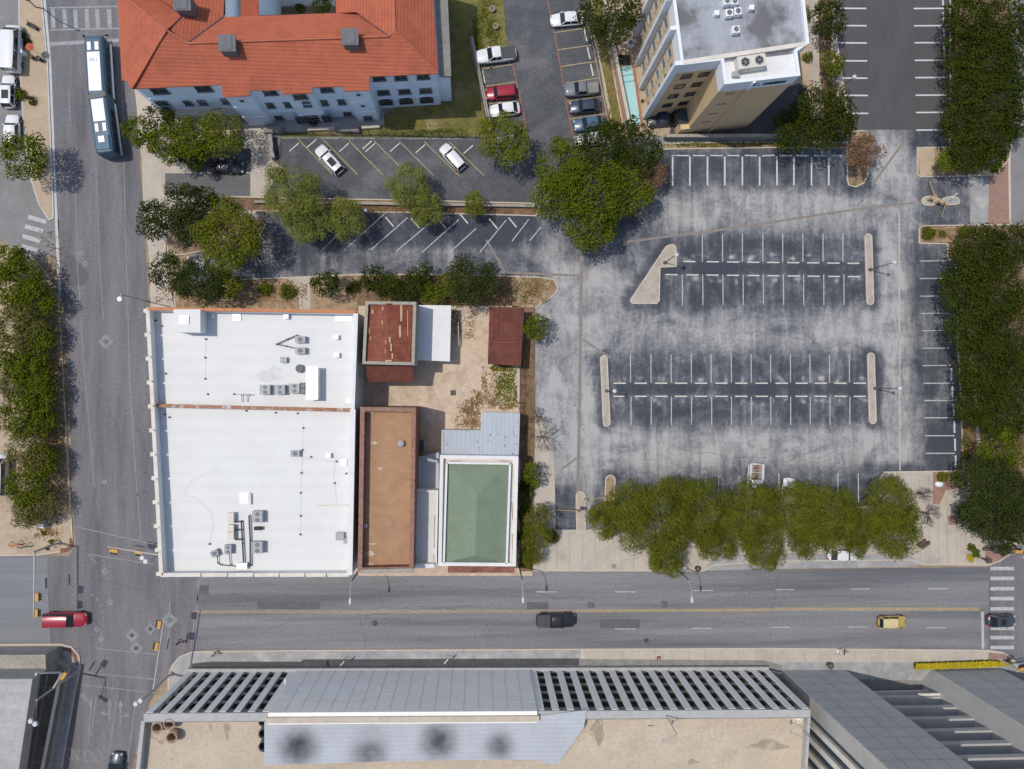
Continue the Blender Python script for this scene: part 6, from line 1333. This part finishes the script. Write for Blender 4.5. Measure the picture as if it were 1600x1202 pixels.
for x, y, l in ((535, 1036.5, 'small white street sign before the solid garage panel'), (697, 1033.5, 'small white street sign further right before the solid garage panel')):
    c = G(x, y, 2.6); r = empty('street_sign', (c.x, c.y, .1), 0, l, 'sign'); b = MB(); b.tube((0, 0, 0), (0, 0, 2.8), .035, .035, 6); b.build('post', M['grey_metal'], r); b = MB(); b.box((0, 0, 2.5), (.75, .06, .5), .8); b.build('sign_board', M['lamp_glass'], r)
c = G(204, 887+30, 0)
# barriers at lot exits: (post, arm end)
for p, q, l in (((1454, 309), (1452.5, 283), 'yellow barrier arm at the eastern exit, pointing up'), ((1471, 320), (1471, 340), 'yellow barrier arm at the eastern exit, pointing down'), ((900, 797), (866, 796.5), 'yellow barrier arm across the southern entry lane'), ((914, 780), (946, 777), 'yellow barrier arm across the southern exit lane')):
    c = G(*p, 0); r = empty('barrier', (c.x, c.y, .15), 0, l, 'barrier'); b = MB(); b.box((0, 0, .5), (.3, .3, 1.0)); b.box((0, 0, 1.02), (.34, .34, .06)); b.build('cabinet', mat('barrier_tan', (.42, .30, .18), .1, 2), r)
    e = G(*q, 1.0)-Vector((c.x, c.y, .15)); b = MB(); b.bar((0, 0, .88), e, .08, .06); b.build('arm', mat('barrier_yellow', (.42, .33, .15), .1, 2), r)
for x, y, l in ((1449, 313, 'ticket machine on the eastern exit island'), (908, 793, 'dark ticket machine on the southern exit island'), (1461, 318, 'tan ticket machine beside the barrier cabinets')):
    c = G(x, y, 0); r = empty('ticket_machine', (c.x, c.y, .15), 0, l, 'ticket machine'); b = MB(); b.box((0, 0, .6), (.4, .3, 1.2)); b.box((.02, 0, 1.22), (.5, .42, .05)); b.build('housing', M['dark_metal'] if y > 500 else MC['barrier_tan'], r); b = MB(); b.box((0, -.16, .95), (.26, .03, .25)); b.build('screen', M['glass_blue'], r)
# guard rails (hoops)
c = G(1485, 308, 0); r = empty('guard_hoop', (c.x, c.y, .15), R_(30), 'white curved guard rail on the eastern exit island', 'guard rail'); b = MB()
pts = [(-.6, -.3, 0), (-.5, -.2, .8), (0, 0, .9), (.5, .05, .8), (.6, .05, 0)]
for p, q in zip(pts, pts[1:]): b.tube(p, q, .06, .06, 8)
b.build('rail', M['lamp_glass'], r)
# fences ------------------------------------------------------------------
def fence(pts, z, label, m='dark_metal', rails=2, h=1.6, picket=.16, name='fence', post=2.6):
    W_ = [G(x, y, z) for x, y in pts]; r = empty(name, W_[0], 0, label, 'fence'); o = W_[0]; b = MB(); pk = MB(); n = 0
    for p, q in zip(W_, W_[1:]):
        p = p-o; q = q-o; L = (q-p).length; up = Vector((0, 0, 1))
        for k in range(rails): zz = h*(.15+.78*k/max(1, rails-1)); b.bar(p+up*zz, q+up*zz, .05, .05)
        for i in range(int(L/picket)): t = p.lerp(q, i*picket/L); pk.tube(t+up*.08, t+up*h, .012, .012, 4, False)
        for i in range(int(L/post)+1): t = p.lerp(q, min(1, i*post/L)); b.tube(t, t+up*(h+.12), .05, .05, 6)
    b.build('rail', M[m], r); pk.build('picket', M[m], r); return r
fence([(432, 210), (600, 211.5), (755, 215)], .1, 'black iron picket fence between the lawn and the upper angled bays')
fence([(431, 210), (431, 245)], .13, 'short black iron fence at the head of the pale walk')
fence([(813, 500), (812, 600), (811, 715)], .13, 'dark iron fence along the east side of the yard', rails=3, h=2.0)
fence([(733, 55), (748, 130), (762, 205)], .1, 'dark iron fence on the retaining wall beside the lawn')
def lowwall(name, a, c_, w, h, m, label, z=0.0):
    A_, B_ = G(*a, 0), G(*c_, 0); r = empty(name, A_, 0, label, 'wall'); b = MB(); b.bar(Vector((0, 0, h/2+z)), B_-A_+Vector((0, 0, h/2+z)), w, h); b.build('wall', M[m], r); b = MB(); b.bar(Vector((0, 0, h+z+.04)), B_-A_+Vector((0, 0, h+z+.04)), w+.04, .06); b.build('coping', M['stone'] if m == 'conc_dark' else M['curb'], r)
lowwall('retaining_wall', (736, 60), (767, 208), .5, .7, 'conc_dark', 'grey retaining wall between lawn and the left bays')
lowwall('low_wall', (482, 204.5), (524, 202.5), .35, .6, 'cream_cap', 'low pale wall in front of the arched entrance')
lowwall('low_wall', (566, 201.5), (594, 199.5), .35, .6, 'cream_cap', 'low pale wall at the end of the entrance terrace')
lowwall('low_wall', (400, 317.5), (836, 324), .3, .8, 'conc_dark', 'long dark retaining wall in the strip between the lots')
lowwall('low_wall', (940, 0), (982, 210), .4, 1.6, 'walk_tan', 'long tan garden wall left of the pool')
lowwall('low_wall', (1036, 217.5), (1300, 216.5), .4, 1.4, 'conc_dark', 'long grey wall between the tower and the upper bays')
lowwall('low_wall', (1515, 560), (1530, 735), .2, .5, 'curb', 'thin pale edging wall in the eastern mulch bed')
lowwall('low_wall', (425, 214), (430, 250), .4, 1.1, 'conc_dark', 'short dark wall beside the pale walk')
# pool
c = G(985, 150, 0); r = empty('swimming_pool', (c.x, c.y, .02), 0, 'narrow turquoise swimming pool with red brick edge at the tower foot', 'pool'); o = Vector((c.x, c.y, .02))
PP = [(963.5, 104.5), (987, 102), (1001, 195), (977, 200)]
W_ = [G(x, y, .06)-o for x, y in PP]; b = MB(); b.poly(W_[::-1]); b.build('water', M['pool_water'], r)
b = MB(); k = [(959, 100.5), (990.5, 98), (1005, 198), (974, 204)]; kk = [G(x, y, 0)-o for x, y in k]; b.rim([tuple(p)[:2] for p in kk], -.02, .13, .26); b.build('brick_edge', mat('pool_brick', (.36, .16, .11), .2, 3), r)
b = MB()
for a, c_ in (((966, 120), (990, 116)), ((967.5, 130), (991.5, 126)), ((965, 110.5), (978, 109))): b.bar(G(*a, .07)-o, G(*c_, .07)-o, .12, .02)
b.build('pool_step', mat('pool_tile', (.08, .32, .38), .2, 4), r)
# pool side furniture
def box_thing(name, px, py, size, m, label, cat, z=0.0, rz=0, lid=None, part='casing', lidm='grey_metal'):
    c = G(px, py, z+size[2]); r = empty(name, (c.x, c.y, z), rz, label, cat); b = MB(); b.box((0, 0, size[2]/2), size, 0, .96); b.build(part, M[m] if isinstance(m, str) else m, r)
    b = MB(); b.box((0, 0, size[2]+.03), (size[0]*1.06, size[1]*1.06, .06)); b.build('lid', M[lidm], r); return r
box_thing('garden_cabinet', 975, 92, (1.6, 1.0, .8), 'dark_metal', 'black rounded cabinet just above the pool', 'cabinet', .02, R_(-4), lidm='black')
def ac(px, py, z, size, label, fans=1, rz=0.0, m='lamp_glass', axis=0, group=None, fr=None):
    c = G(px, py, z+size[2]); r = empty('air_conditioner', (c.x, c.y, z), rz, label, 'air conditioner', group); b = MB(); b.box((0, 0, size[2]/2+.06), size); b.build('casing', M[m], r)
    b = MB(); 
    for sx in (-1, 1): b.box((sx*size[0]*.35, 0, .03), (.08, size[1], .06))
    b.build('base_rail', M['dark_metal'], r)
    for i in range(fans):
        t = (i-(fans-1)/2)*(size[axis]/fans); p = (t, 0) if axis == 0 else (0, t); q = fr or min(size[0], size[1], size[axis]/fans)*.38
        b = MB(); b.tube((p[0], p[1], size[2]+.05), (p[0], p[1], size[2]+.14), q, q, 16); f = b.build('fan_ring', M['grey_metal'], r)
        b = MB(); b.disc((p[0], p[1], size[2]+.146), q*.82, 16); b.build('fan', M['black'], f)
        b = MB(); 
        for k in range(3): a = PI*k/3; b.bar((p[0]-q*.8*math.cos(a), p[1]-q*.8*math.sin(a), size[2]+.155), (p[0]+q*.8*math.cos(a), p[1]+q*.8*math.sin(a), size[2]+.155), .05, .015)
        b.build('fan_blade', M['grey_metal'], f)
ac(985.5, 67, .02, (.9, .9, .9), 'small white air conditioner on the ground above the pool', m='lamp_glass')
ZT = 17.3
for x, y, s, l in ((1150, 46, 1.05, 'lone white air conditioner below the pair on the tower roof'), (1139.5, 20, 1.05, 'white air conditioner, left of the pair on the tower roof'), (1153, 17.5, 1.05, 'white air conditioner, right of the pair on the tower roof'), (1136, 2, 1.0, 'white air conditioner cut by the top edge, left, tower roof'), (1148, 2, 1.0, 'white air conditioner cut by the top edge, right, tower roof')):
    ac(x, y, ZT, (s*.8, s*.8, .8), l, m='lamp_glass', rz=.1)
for x, y, l in ((1120, 20, 'white roof vent hood left of the air conditioners on the tower'), (1174.5, 11.5, 'white roof vent hood right of the air conditioners on the tower')): box_thing('vent_hood', x, y, (.55, .55, .6), 'lamp_glass', l, 'vent', ZT, lidm='lamp_glass')
ac(1175, 96, ZT, (3.4, 1.5, 1.3), 'large cream air conditioner with two fans on the tower wing roof', 2, rz=R_(9), m='cream_cap', axis=0)
box_thing('vent_hood', 1150, 116, (.8, .6, .5), 'grey_metal', 'grey box vent on the tower wing roof', 'vent', ZT)
# roof plant on the white block
z = ZR1
for x, y, l in ((411, 609, 'leftmost'), (434, 609, 'second'), (457, 607, 'third')): ac(x+3, y, z, (1.35, 1.25, .9), 'twin fan air conditioner, %s of the row on the white roof' % l, 2, m='grey_metal', axis=1, group='air conditioners in the row on the white roof')
ac(474, 607, z, (.8, 1.5, .8), 'dark twin fan air conditioner, rightmost of the row on the white roof', 2, m='dark_metal', axis=1)
box_thing('duct_housing', 487.5, 599, (1.5, 4.1, 1.6), 'white_wall', 'tall white duct housing beside the twin fan units', 'duct housing', z, lidm='lamp_glass')
c = G(468, 576, z+.6); r = empty('roof_exhaust', (c.x, c.y, z), 0, 'round dark blue exhaust on the white roof', 'exhaust'); b = MB(); b.tube((0, 0, 0), (0, 0, .5), .5, .55, 16); b.build('drum', M['grey_metal'], r); b = MB(); b.tube((0, 0, .5), (0, 0, .62), .56, .5, 16); b.build('cap', M['glass_blue'], r)
for x, y, l in ((471, 530.5, 'upper'), (471, 548, 'lower')): ac(x-2, y, z, (1.3, .85, .8), '%s grey air conditioner joined by black pipes on the white roof' % l, 1, m='grey_metal')
box_thing('electrical_box', 443, 562.5, (.8, .7, .5), 'grey_metal', 'small grey box left of the round exhaust', 'box', z)
for x, y, l in ((402, 808, 'upper'), (402, 856, 'lower')): ac(x, y, z, (1.3, 1.5, 1.0), '%s grey air conditioner right of the black pipes, lower white roof' % l, 2, m='grey_metal', axis=1)
for x, y, s, l in ((360, 809, 1.25, 'tallest'), (360, 826, .9, 'middle'), (360, 837, .9, 'lowest')): box_thing('condenser', x, y, (.8, s, .8), 'cream_cap', '%s cream condenser left of the black pipes' % l, 'condenser', z, lidm='cream_cap')
ac(356, 859, z, (.9, 1.2, .8), 'small twin fan unit below the cream condensers', 2, m='grey_metal', axis=1)
ac(335, 865, z, (.95, .8, .7), 'tilted round fan unit at the lower left of the pipes', 1, rz=.4, m='grey_metal')
ac(461, 709, z, (1.2, .8, .6), 'single small fan unit in the middle of the lower white roof', 1, m='grey_metal')
box_thing('duct_box', 403, 826, (.95, .42, .5), 'dark_metal', 'flat black duct box between the two grey air conditioners', 'duct box', z, lidm='black')
box_thing('vent_hood', 531, 838, (1.0, 1.0, .5), 'grey_metal', 'grey louvred hood on the raised roof corner', 'vent', z+.14)
box_thing('vent_hood', 540, 845, (.5, .7, .5), 'cream_cap', 'small brown hood below the grey louvred one', 'vent', z+.0)
for x, y, l in ((447, 494.5, 'white vent hood near the north coping'), (525, 527, 'white square vent hood at the upper right of the white roof'), (526, 555, 'white vent hood below the square one'), (513, 712, 'small white hood right of the central fan unit'), (545, 627, 'low curved hood beside the party wall')): box_thing('vent_hood', x, y, (.6, .6, .55), 'lamp_glass', l, 'vent', z, lidm='lamp_glass')
def pipes(label, runs, rad, zz, m='dark_metal', name='roof_pipe'):
    c = G(*runs[0][0], zz); r = empty(name, (c.x, c.y, zz-.25), 0, label, 'pipe'); o = Vector((c.x, c.y, zz-.25)); b = MB(); s = MB()
    for run in runs:
        for p, q in zip(run, run[1:]): b.tube(G(*p, zz)-o, G(*q, zz)-o, rad, rad, 6)
        for p in run: v = G(*p, zz)-o; s.box((v.x, v.y, .1), (.2, .2, .2))
    b.build('pipe', M[m], r); s.build('pipe_foot', M['grey_metal'], r)
pipes('black insulated pipes running down to the south parapet of the white roof', [[(377, 815), (379, 850), (381, 885)], [(389, 806), (391, 845), (391, 884)], [(381, 885), (391, 884)], [(367, 816), (377, 815)], [(367, 828), (378, 828)], [(367, 843), (378.5, 843)]], .10, z+.35)
pipes('thin black pipe curling from the tilted fan unit', [[(340, 868), (340, 880), (345, 883), (368, 885)], [(358, 865), (360, 883)]], .05, z+.3)
pipes('black pipes forming a sideways V on the upper white roof', [[(432, 538), (449, 530), (464, 524)], [(432, 538), (447, 541), (463, 545)]], .07, z+.35)
box_thing('pipe_box', 378, 884.5, (1.3, .8, .5), 'white_wall', 'white pipe entry box at the south parapet', 'box', z, lidm='lamp_glass')
c = G(380, 620, z+.8); r = empty('roof_mount', (c.x, c.y, z), 0, 'grey steel mounting rack left of the row of units', 'rack'); b = MB(); b.bar((-.9, .3, .8), (.9, .3, .8), .12, .1); b.bar((-.4, .3, .4), (-.3, -.7, .2), .08, .08); b.bar((.4, .3, .4), (.3, -.7, .2), .08, .08)
for sx in (-.5, .5): b.tube((sx, .3, 0), (sx, .3, .8), .05, .05, 6)
b.build('frame', M['grey_metal'], r)
box_thing('roof_vent_box', 695, 868, (.3, .5, .35), 'cream_cap', 'small pale vent on the green roof corner', 'vent', 5.15, lidm='dark_metal')
# garage deck things
zd = HG-1.09
def conc_pipe(px, py, rr, hh, label, m='conc_lit', grp='concrete pipes on the garage deck'):
    c = G(px, py, zd+hh); r = empty('concrete_pipe', (c.x, c.y, zd), 0, label, 'pipe', grp); b = MB(); n = 18
    vs = [(q*math.cos(2*PI*i/n), q*math.sin(2*PI*i/n), z_) for q, z_ in ((rr, 0), (rr, hh), (rr*.78, hh), (rr*.78, .1)) for i in range(n)]
    b.add(vs, [(k*n+i, k*n+(i+1) % n, (k+1)*n+(i+1) % n, (k+1)*n+i) for k in range(3) for i in range(n)], True); b.add(vs[3*n:], [tuple(range(n))]); b.build('pipe', M[m], r)
PM = 'rust_pipe'; M[PM] = mat('pipe_tan', (.34, .24, .17), .2, 2)
conc_pipe(245, 1138, .68, 1.2, 'round concrete pipe, left of the three on the garage deck', PM); conc_pipe(264, 1132, .70, 1.2, 'round concrete pipe, upper right of the three on the garage deck', PM); conc_pipe(268, 1153, .70, 1.2, 'round concrete pipe, lowest of the three on the garage deck', PM)
for y, l in ((1128, 'upper'), (1147, 'middle'), (1167, 'lower')): conc_pipe(412, y, .66, 1.0, 'dark round pipe, %s of three beside the sheet canopy' % l, 'dark_metal')
conc_pipe(1247.5, 1123, .62, .5, 'round cream hatch at the right corner of the garage deck', 'cream_cap', None)
for px, py, hx, hy, l in ((1037, 1158, 1038, 1113, 'bent lamp over the tan garage deck'), (1236, 1144, 1256, 1143, 'short lamp at the right edge of the garage deck')):
    h_ = G(px, py, zd+6.2 if px < 1100 else zd+3.5); bb = G(hx, hy, zd+.3); r = empty('deck_lamp', (bb.x, bb.y, zd), 0, l, 'lamp'); o = Vector((bb.x, bb.y, zd)); b = MB(); hh = (h_-o).z
    b.tube((0, 0, 0), (0, 0, hh), .07, .05, 8); b.tube((0, 0, hh), h_-o, .05, .04, 6); b.build('pole', M['grey_metal'], r); b = MB(); b.box(h_-o, (.22, .5, .10)); b.build('lamp_head', M['grey_metal'], r)
# street things -----------------------------------------------------------
def cone(px, py, label):
    c = G(px, py, .3); r = empty('traffic_cone', (c.x, c.y, .13), 0, label, 'traffic cone'); b = MB(); b.tube((0, 0, .04), (0, 0, .85), .19, .04, 12); b.build('cone', M['orange'], r); b = MB(); b.box((0, 0, .02), (.5, .5, .04)); b.build('base', M['black'], r); b = MB(); b.tube((0, 0, .45), (0, 0, .6), .125, .095, 12, False); b.build('stripe', M['lamp_glass'], r)
cone(1029.5, 1029, 'orange traffic cone on the pale pavement before the garage'); cone(1454, 1056, 'orange traffic cone beside the yellow flower hedge')
def planter(px, py, rr, hh, label, m='cream_cap', cat='planter', z0=.13):
    c = G(px, py, hh); r = empty('planter', (c.x, c.y, z0), 0, label, cat); b = MB(); n = 18
    vs = [(q*math.cos(2*PI*i/n), q*math.sin(2*PI*i/n), z_) for q, z_ in ((rr*.85, 0), (rr, hh), (rr*.72, hh), (rr*.70, hh-.15)) for i in range(n)]
    b.add(vs, [(k*n+i, k*n+(i+1) % n, (k+1)*n+(i+1) % n, (k+1)*n+i) for k in range(3) for i in range(n)], True); b.build('pot', M[m], r); b = MB(); b.disc((0, 0, hh-.12), rr*.72, n); b.build('soil', M['mulch'], r)
planter(769.5, 14, .42, .5, 'round stone planter on the lawn, upper of two', 'stone'); planter(774.5, 41, .42, .5, 'round stone planter on the lawn, lower of two', 'stone')
planter(1090.5, 889, .38, .6, 'dark round planter ring by the street lamp base', 'black')
planter(1298, 1041, .42, .9, 'dark round bin beside the office wall', 'dark_metal', 'bin')
c = G(1470, 757, .6); r = empty('boulder', (c.x, c.y, .13), 0, 'pale flat boulder in the brick bed on the plaza', 'boulder'); b = MB(); rg_ = random.Random(2)
n = 10; vs = [(.0, 0, .5)]
for k, (q, z_) in enumerate(((.35, .45), (.55, .22), (.5, 0))):
    for i in range(n): a = 2*PI*i/n; q2 = q*rg_.uniform(.85, 1.15); vs.append((q2*math.cos(a)*1.15, q2*math.sin(a)*.9, z_))
b.add(vs, [(0, 1+i, 1+(i+1) % n) for i in range(n)]+[(1+k*n+i, 1+(k+1)*n+i, 1+(k+1)*n+(i+1) % n, 1+k*n+(i+1) % n) for k in range(2) for i in range(n)], True); b.build('stone', M['lamp_glass'], r)
def bench(px, py, rz, label, m='bark'):
    c = G(px, py, .5); r = empty('bench', (c.x, c.y, .14), rz, label, 'bench'); b = MB()
    for k in range(4): b.box((0, -.2+.13*k, .45), (1.5, .10, .04))
    b.build('seat', M[m], r); b = MB()
    for k in range(2): b.box((0, .26, .62+.16*k), (1.5, .04, .1))
    b.build('backrest', M[m], r)
    for sx in (-.6, .6): b = MB(); b.box((sx, 0, .22), (.06, .45, .44)); b.build('leg', M['dark_metal'], r)
bench(1446, 852, R_(35), 'dark bench on the plaza, right of two'); bench(1440, 849, R_(35), 'dark bench on the plaza, left of two')
bench(1544, 858, 0, 'dark bench on the brick corner'); bench(50, 41, R_(-28), 'black bench on the tan pavement at the top left', 'black')
c = G(46, 73, 2.2); r = empty('parasol', (c.x, c.y, .13), 0, 'small orange parasol on the tan pavement', 'parasol'); b = MB(); b.tube((0, 0, 0), (0, 0, 2.3), .03, .03, 6); b.build('pole', M['pole_dark'], r); b = MB(); b.tube((0, 0, 2.0), (0, 0, 2.35), .55, .03, 8, False); b.build('canopy', mat('parasol_orange', (.50, .13, .06), .15, 3), r)
for x, y, m_, l in ((48, 88, 'bark', 'brown round bin on the tan pavement'), (60, 91, 'dark_metal', 'dark round bin on the tan pavement, nearest the kerb')): planter(x, y, .3, .95, l, m_, 'bin')
box_thing('utility_cabinet', 31.5, 80, (.45, .5, 1.2), 'lamp_glass', 'white utility cabinet at the kerb beside the van', 'cabinet', .13, lidm='lamp_glass')
box_thing('utility_cabinet', 64, 822, (.6, .5, 1.1), 'grey_metal', 'small steel cabinet next to the western signal pole', 'cabinet', .13, lidm='lamp_glass')
box_thing('utility_cabinet', 1069, 889, (.55, .5, 1.0), 'lamp_glass', 'white utility cabinet at the kerb under the street trees', 'cabinet', .13, lidm='lamp_glass')
box_thing('drain_grate', 959, 885, (.5, .5, .03), 'dark_metal', 'square drain cover on the entry pavement', 'drain', .13, lidm='conc_dark')
box_thing('drain_grate', 708, 614, (.7, .7, .03), 'dark_metal', 'square drain cover in the dirt yard', 'drain', .131, lidm='dark_metal')
# folding barricade frames at the west corner
for x, y, l in ((24, 850, 'orange construction barricade on the dirt at the west corner'), (38, 853, 'brown timber trestle beside the barricade')):
    c = G(x, y, .5); r = empty('barricade', (c.x, c.y, .12), R_(8), l, 'barricade'); b = MB()
    for sx in (-.7, .7): b.bar((sx, -.35, 0), (sx*.8, 0, 1), .08, .05); b.bar((sx, .35, 0), (sx*.8, 0, 1), .08, .05)
    b.build('leg', M['bark'], r); b = MB(); b.bar((-.8, -.05, .9), (.8, -.05, .9), .05, .22); b.bar((-.8, -.18, .55), (.8, -.18, .55), .05, .18); b.build('board', M['orange'] if x == 24 else M['bark'], r)
# rental scooters
def scooter(px, py, rz, label, m='lamp_glass'):
    c = G(px, py, .5); r = empty('kick_scooter', (c.x, c.y, .13), rz, label, 'scooter'); b = MB(); b.box((0, 0, .14), (.6, .16, .05)); b.build('deck', M[m], r); b = MB(); b.bar((.35, 0, .12), (.25, 0, 1.1), .05, .05); b.build('stem', M[m], r)
    b = MB(); b.bar((.25, -.25, 1.1), (.25, .25, 1.1), .04, .04); b.build('handlebar', M['black'], r)
    for x in (-.38, .38): b = MB(); b.tube((x, -.03, .1), (x, .03, .1), .1, .1, 10); b.build('wheel', M['tyre'], r)
scooter(1310, 1019, 1.2, 'white rental scooter, leftmost of three on the south pavement'); scooter(1314.5, 1019, 1.4, 'white rental scooter, middle of three on the south pavement'); scooter(1321, 1020, 1.5, 'dark rental scooter, rightmost of three on the south pavement', 'dark_metal')
# ---------------------------------------------------------------- people
def person(px, py, rz, label, top, legs, hair, stride=.28, bag=False):
    c = G(px, py, .9); r = empty('person', (c.x, c.y, .02), rz, label, 'person')
    V = [(0, 0, .92), (0, 0, 1.12), (0, 0, 1.36), (0, 0, 1.46), (.02, 0, 1.55), (.03, 0, 1.68),       # pelvis..head 0-5
         (0, .10, .88), (stride*.55, .10, .48), (stride*.75, .09, .08), (stride*.75+.17, .10, .04),   # left leg 6-9
         (0, -.10, .88), (-stride*.2, -.10, .50), (-stride*.95, -.09, .11), (-stride*.95+.16, -.10, .04),  # right leg 10-13
         (0, .19, 1.38), (-.07, .25, 1.10), (.03, .26, .86), (0, -.19, 1.38), (.08, -.25, 1.11), (.22, -.24, .92)]  # arms
    E = [(0, 1), (1, 2), (2, 3), (3, 4), (4, 5), (0, 6), (6, 7), (7, 8), (8, 9), (0, 10), (10, 11), (11, 12), (12, 13), (2, 14), (14, 15), (15, 16), (2, 17), (17, 18), (18, 19)]
    RR = [.14, .13, .15, .06, .075, .10, .09, .062, .04, .035, .09, .062, .04, .035, .065, .045, .032, .065, .045, .032]
    me = bpy.data.meshes.new('body'); me.from_pydata(V, E, []); o = bpy.data.objects.new('body', me); COL.objects.link(o)
    o.modifiers.new('skin', 'SKIN'); sv = me.skin_vertices[0].data
    for i, q in enumerate(RR): sv[i].radius = (q, q)
    sv[0].use_root = True; s = o.modifiers.new('sub', 'SUBSURF'); s.levels = 1; s.render_levels = 1
    dg = bpy.context.evaluated_depsgraph_get(); nm = bpy.data.meshes.new_from_object(o.evaluated_get(dg)); bpy.data.objects.remove(o)
    nm.materials.clear(); mt = [paint_m(top), paint_m(legs), M['skin'], M['black']]
    for m_ in mt: nm.materials.append(m_)
    for p in nm.polygons:
        z_ = p.center.z; p.use_smooth = True
        p.material_index = 2 if z_ > 1.47 or (z_ < 1.0 and abs(p.center.y) > .2) else (0 if z_ > .93 else (1 if z_ > .09 else 3))
    b_ = bpy.data.objects.new('body', nm); COL.objects.link(b_); b_.parent = r
    for side, hx, hy, hz in ((1, .035, .26, .80), (-1, .25, -.24, .86)):
        f = MB(); f.box((hx, hy, hz+.02), (.08, .035, .09)); 
        for k in range(4): f.tube((hx-.03+.02*k, hy, hz-.02), (hx-.025+.022*k, hy-side*.015, hz-.095-.008*(k in (1, 2))), .009, .007, 5)
        f.tube((hx+.04, hy, hz+.03), (hx+.065, hy-side*.02, hz-.03), .010, .008, 5); f.build('hand', M['skin'], r)
    hb = MB(); n = 10
    for i in range(5):
        a0, a1 = PI*i/10, PI*(i+1)/10; hb.tube((.005, 0, 1.67+.125*math.sin(a0)), (.005, 0, 1.67+.125*math.sin(a1)), .118*math.cos(a0)+.002, .118*math.cos(a1)+.002, n, False)
    hb.build('hair', paint_m(hair), r)
    fc = MB(); fc.box((.135, 0, 1.635), (.03, .02, .04)); fc.box((.12, 0, 1.59), (.01, .045, .01)); fc.build('nose', M['skin'], r)
    for sy in (-1, 1): e = MB(); e.box((.122, sy*.035, 1.665), (.01, .022, .012)); e.build('eye', M['black'], r)
    if bag: b = MB(); b.box((-.16, 0, 1.22), (.16, .30, .42), 0, .85); b.build('backpack', M['black'], r)
    return r
def paint_m(c): return mat('cloth_%.2f_%.2f_%.2f' % c, c, .1, 3, rough=.8)
person(279.5, 1004, R_(-70), 'person in dark red top and black trousers walking across the road by the garage corner', (.30, .015, .03), (.02, .02, .025), (.02, .015, .01))
person(335, 1022, R_(20), 'person in white shirt on the grey pavement before the striped garage wall', (.7, .7, .68), (.06, .07, .09), (.03, .02, .015))
person(84, 817, R_(-80), 'person in tan shirt and dark trousers waiting near the western signal pole', (.42, .20, .12), (.03, .03, .04), (.02, .015, .01), stride=.08)
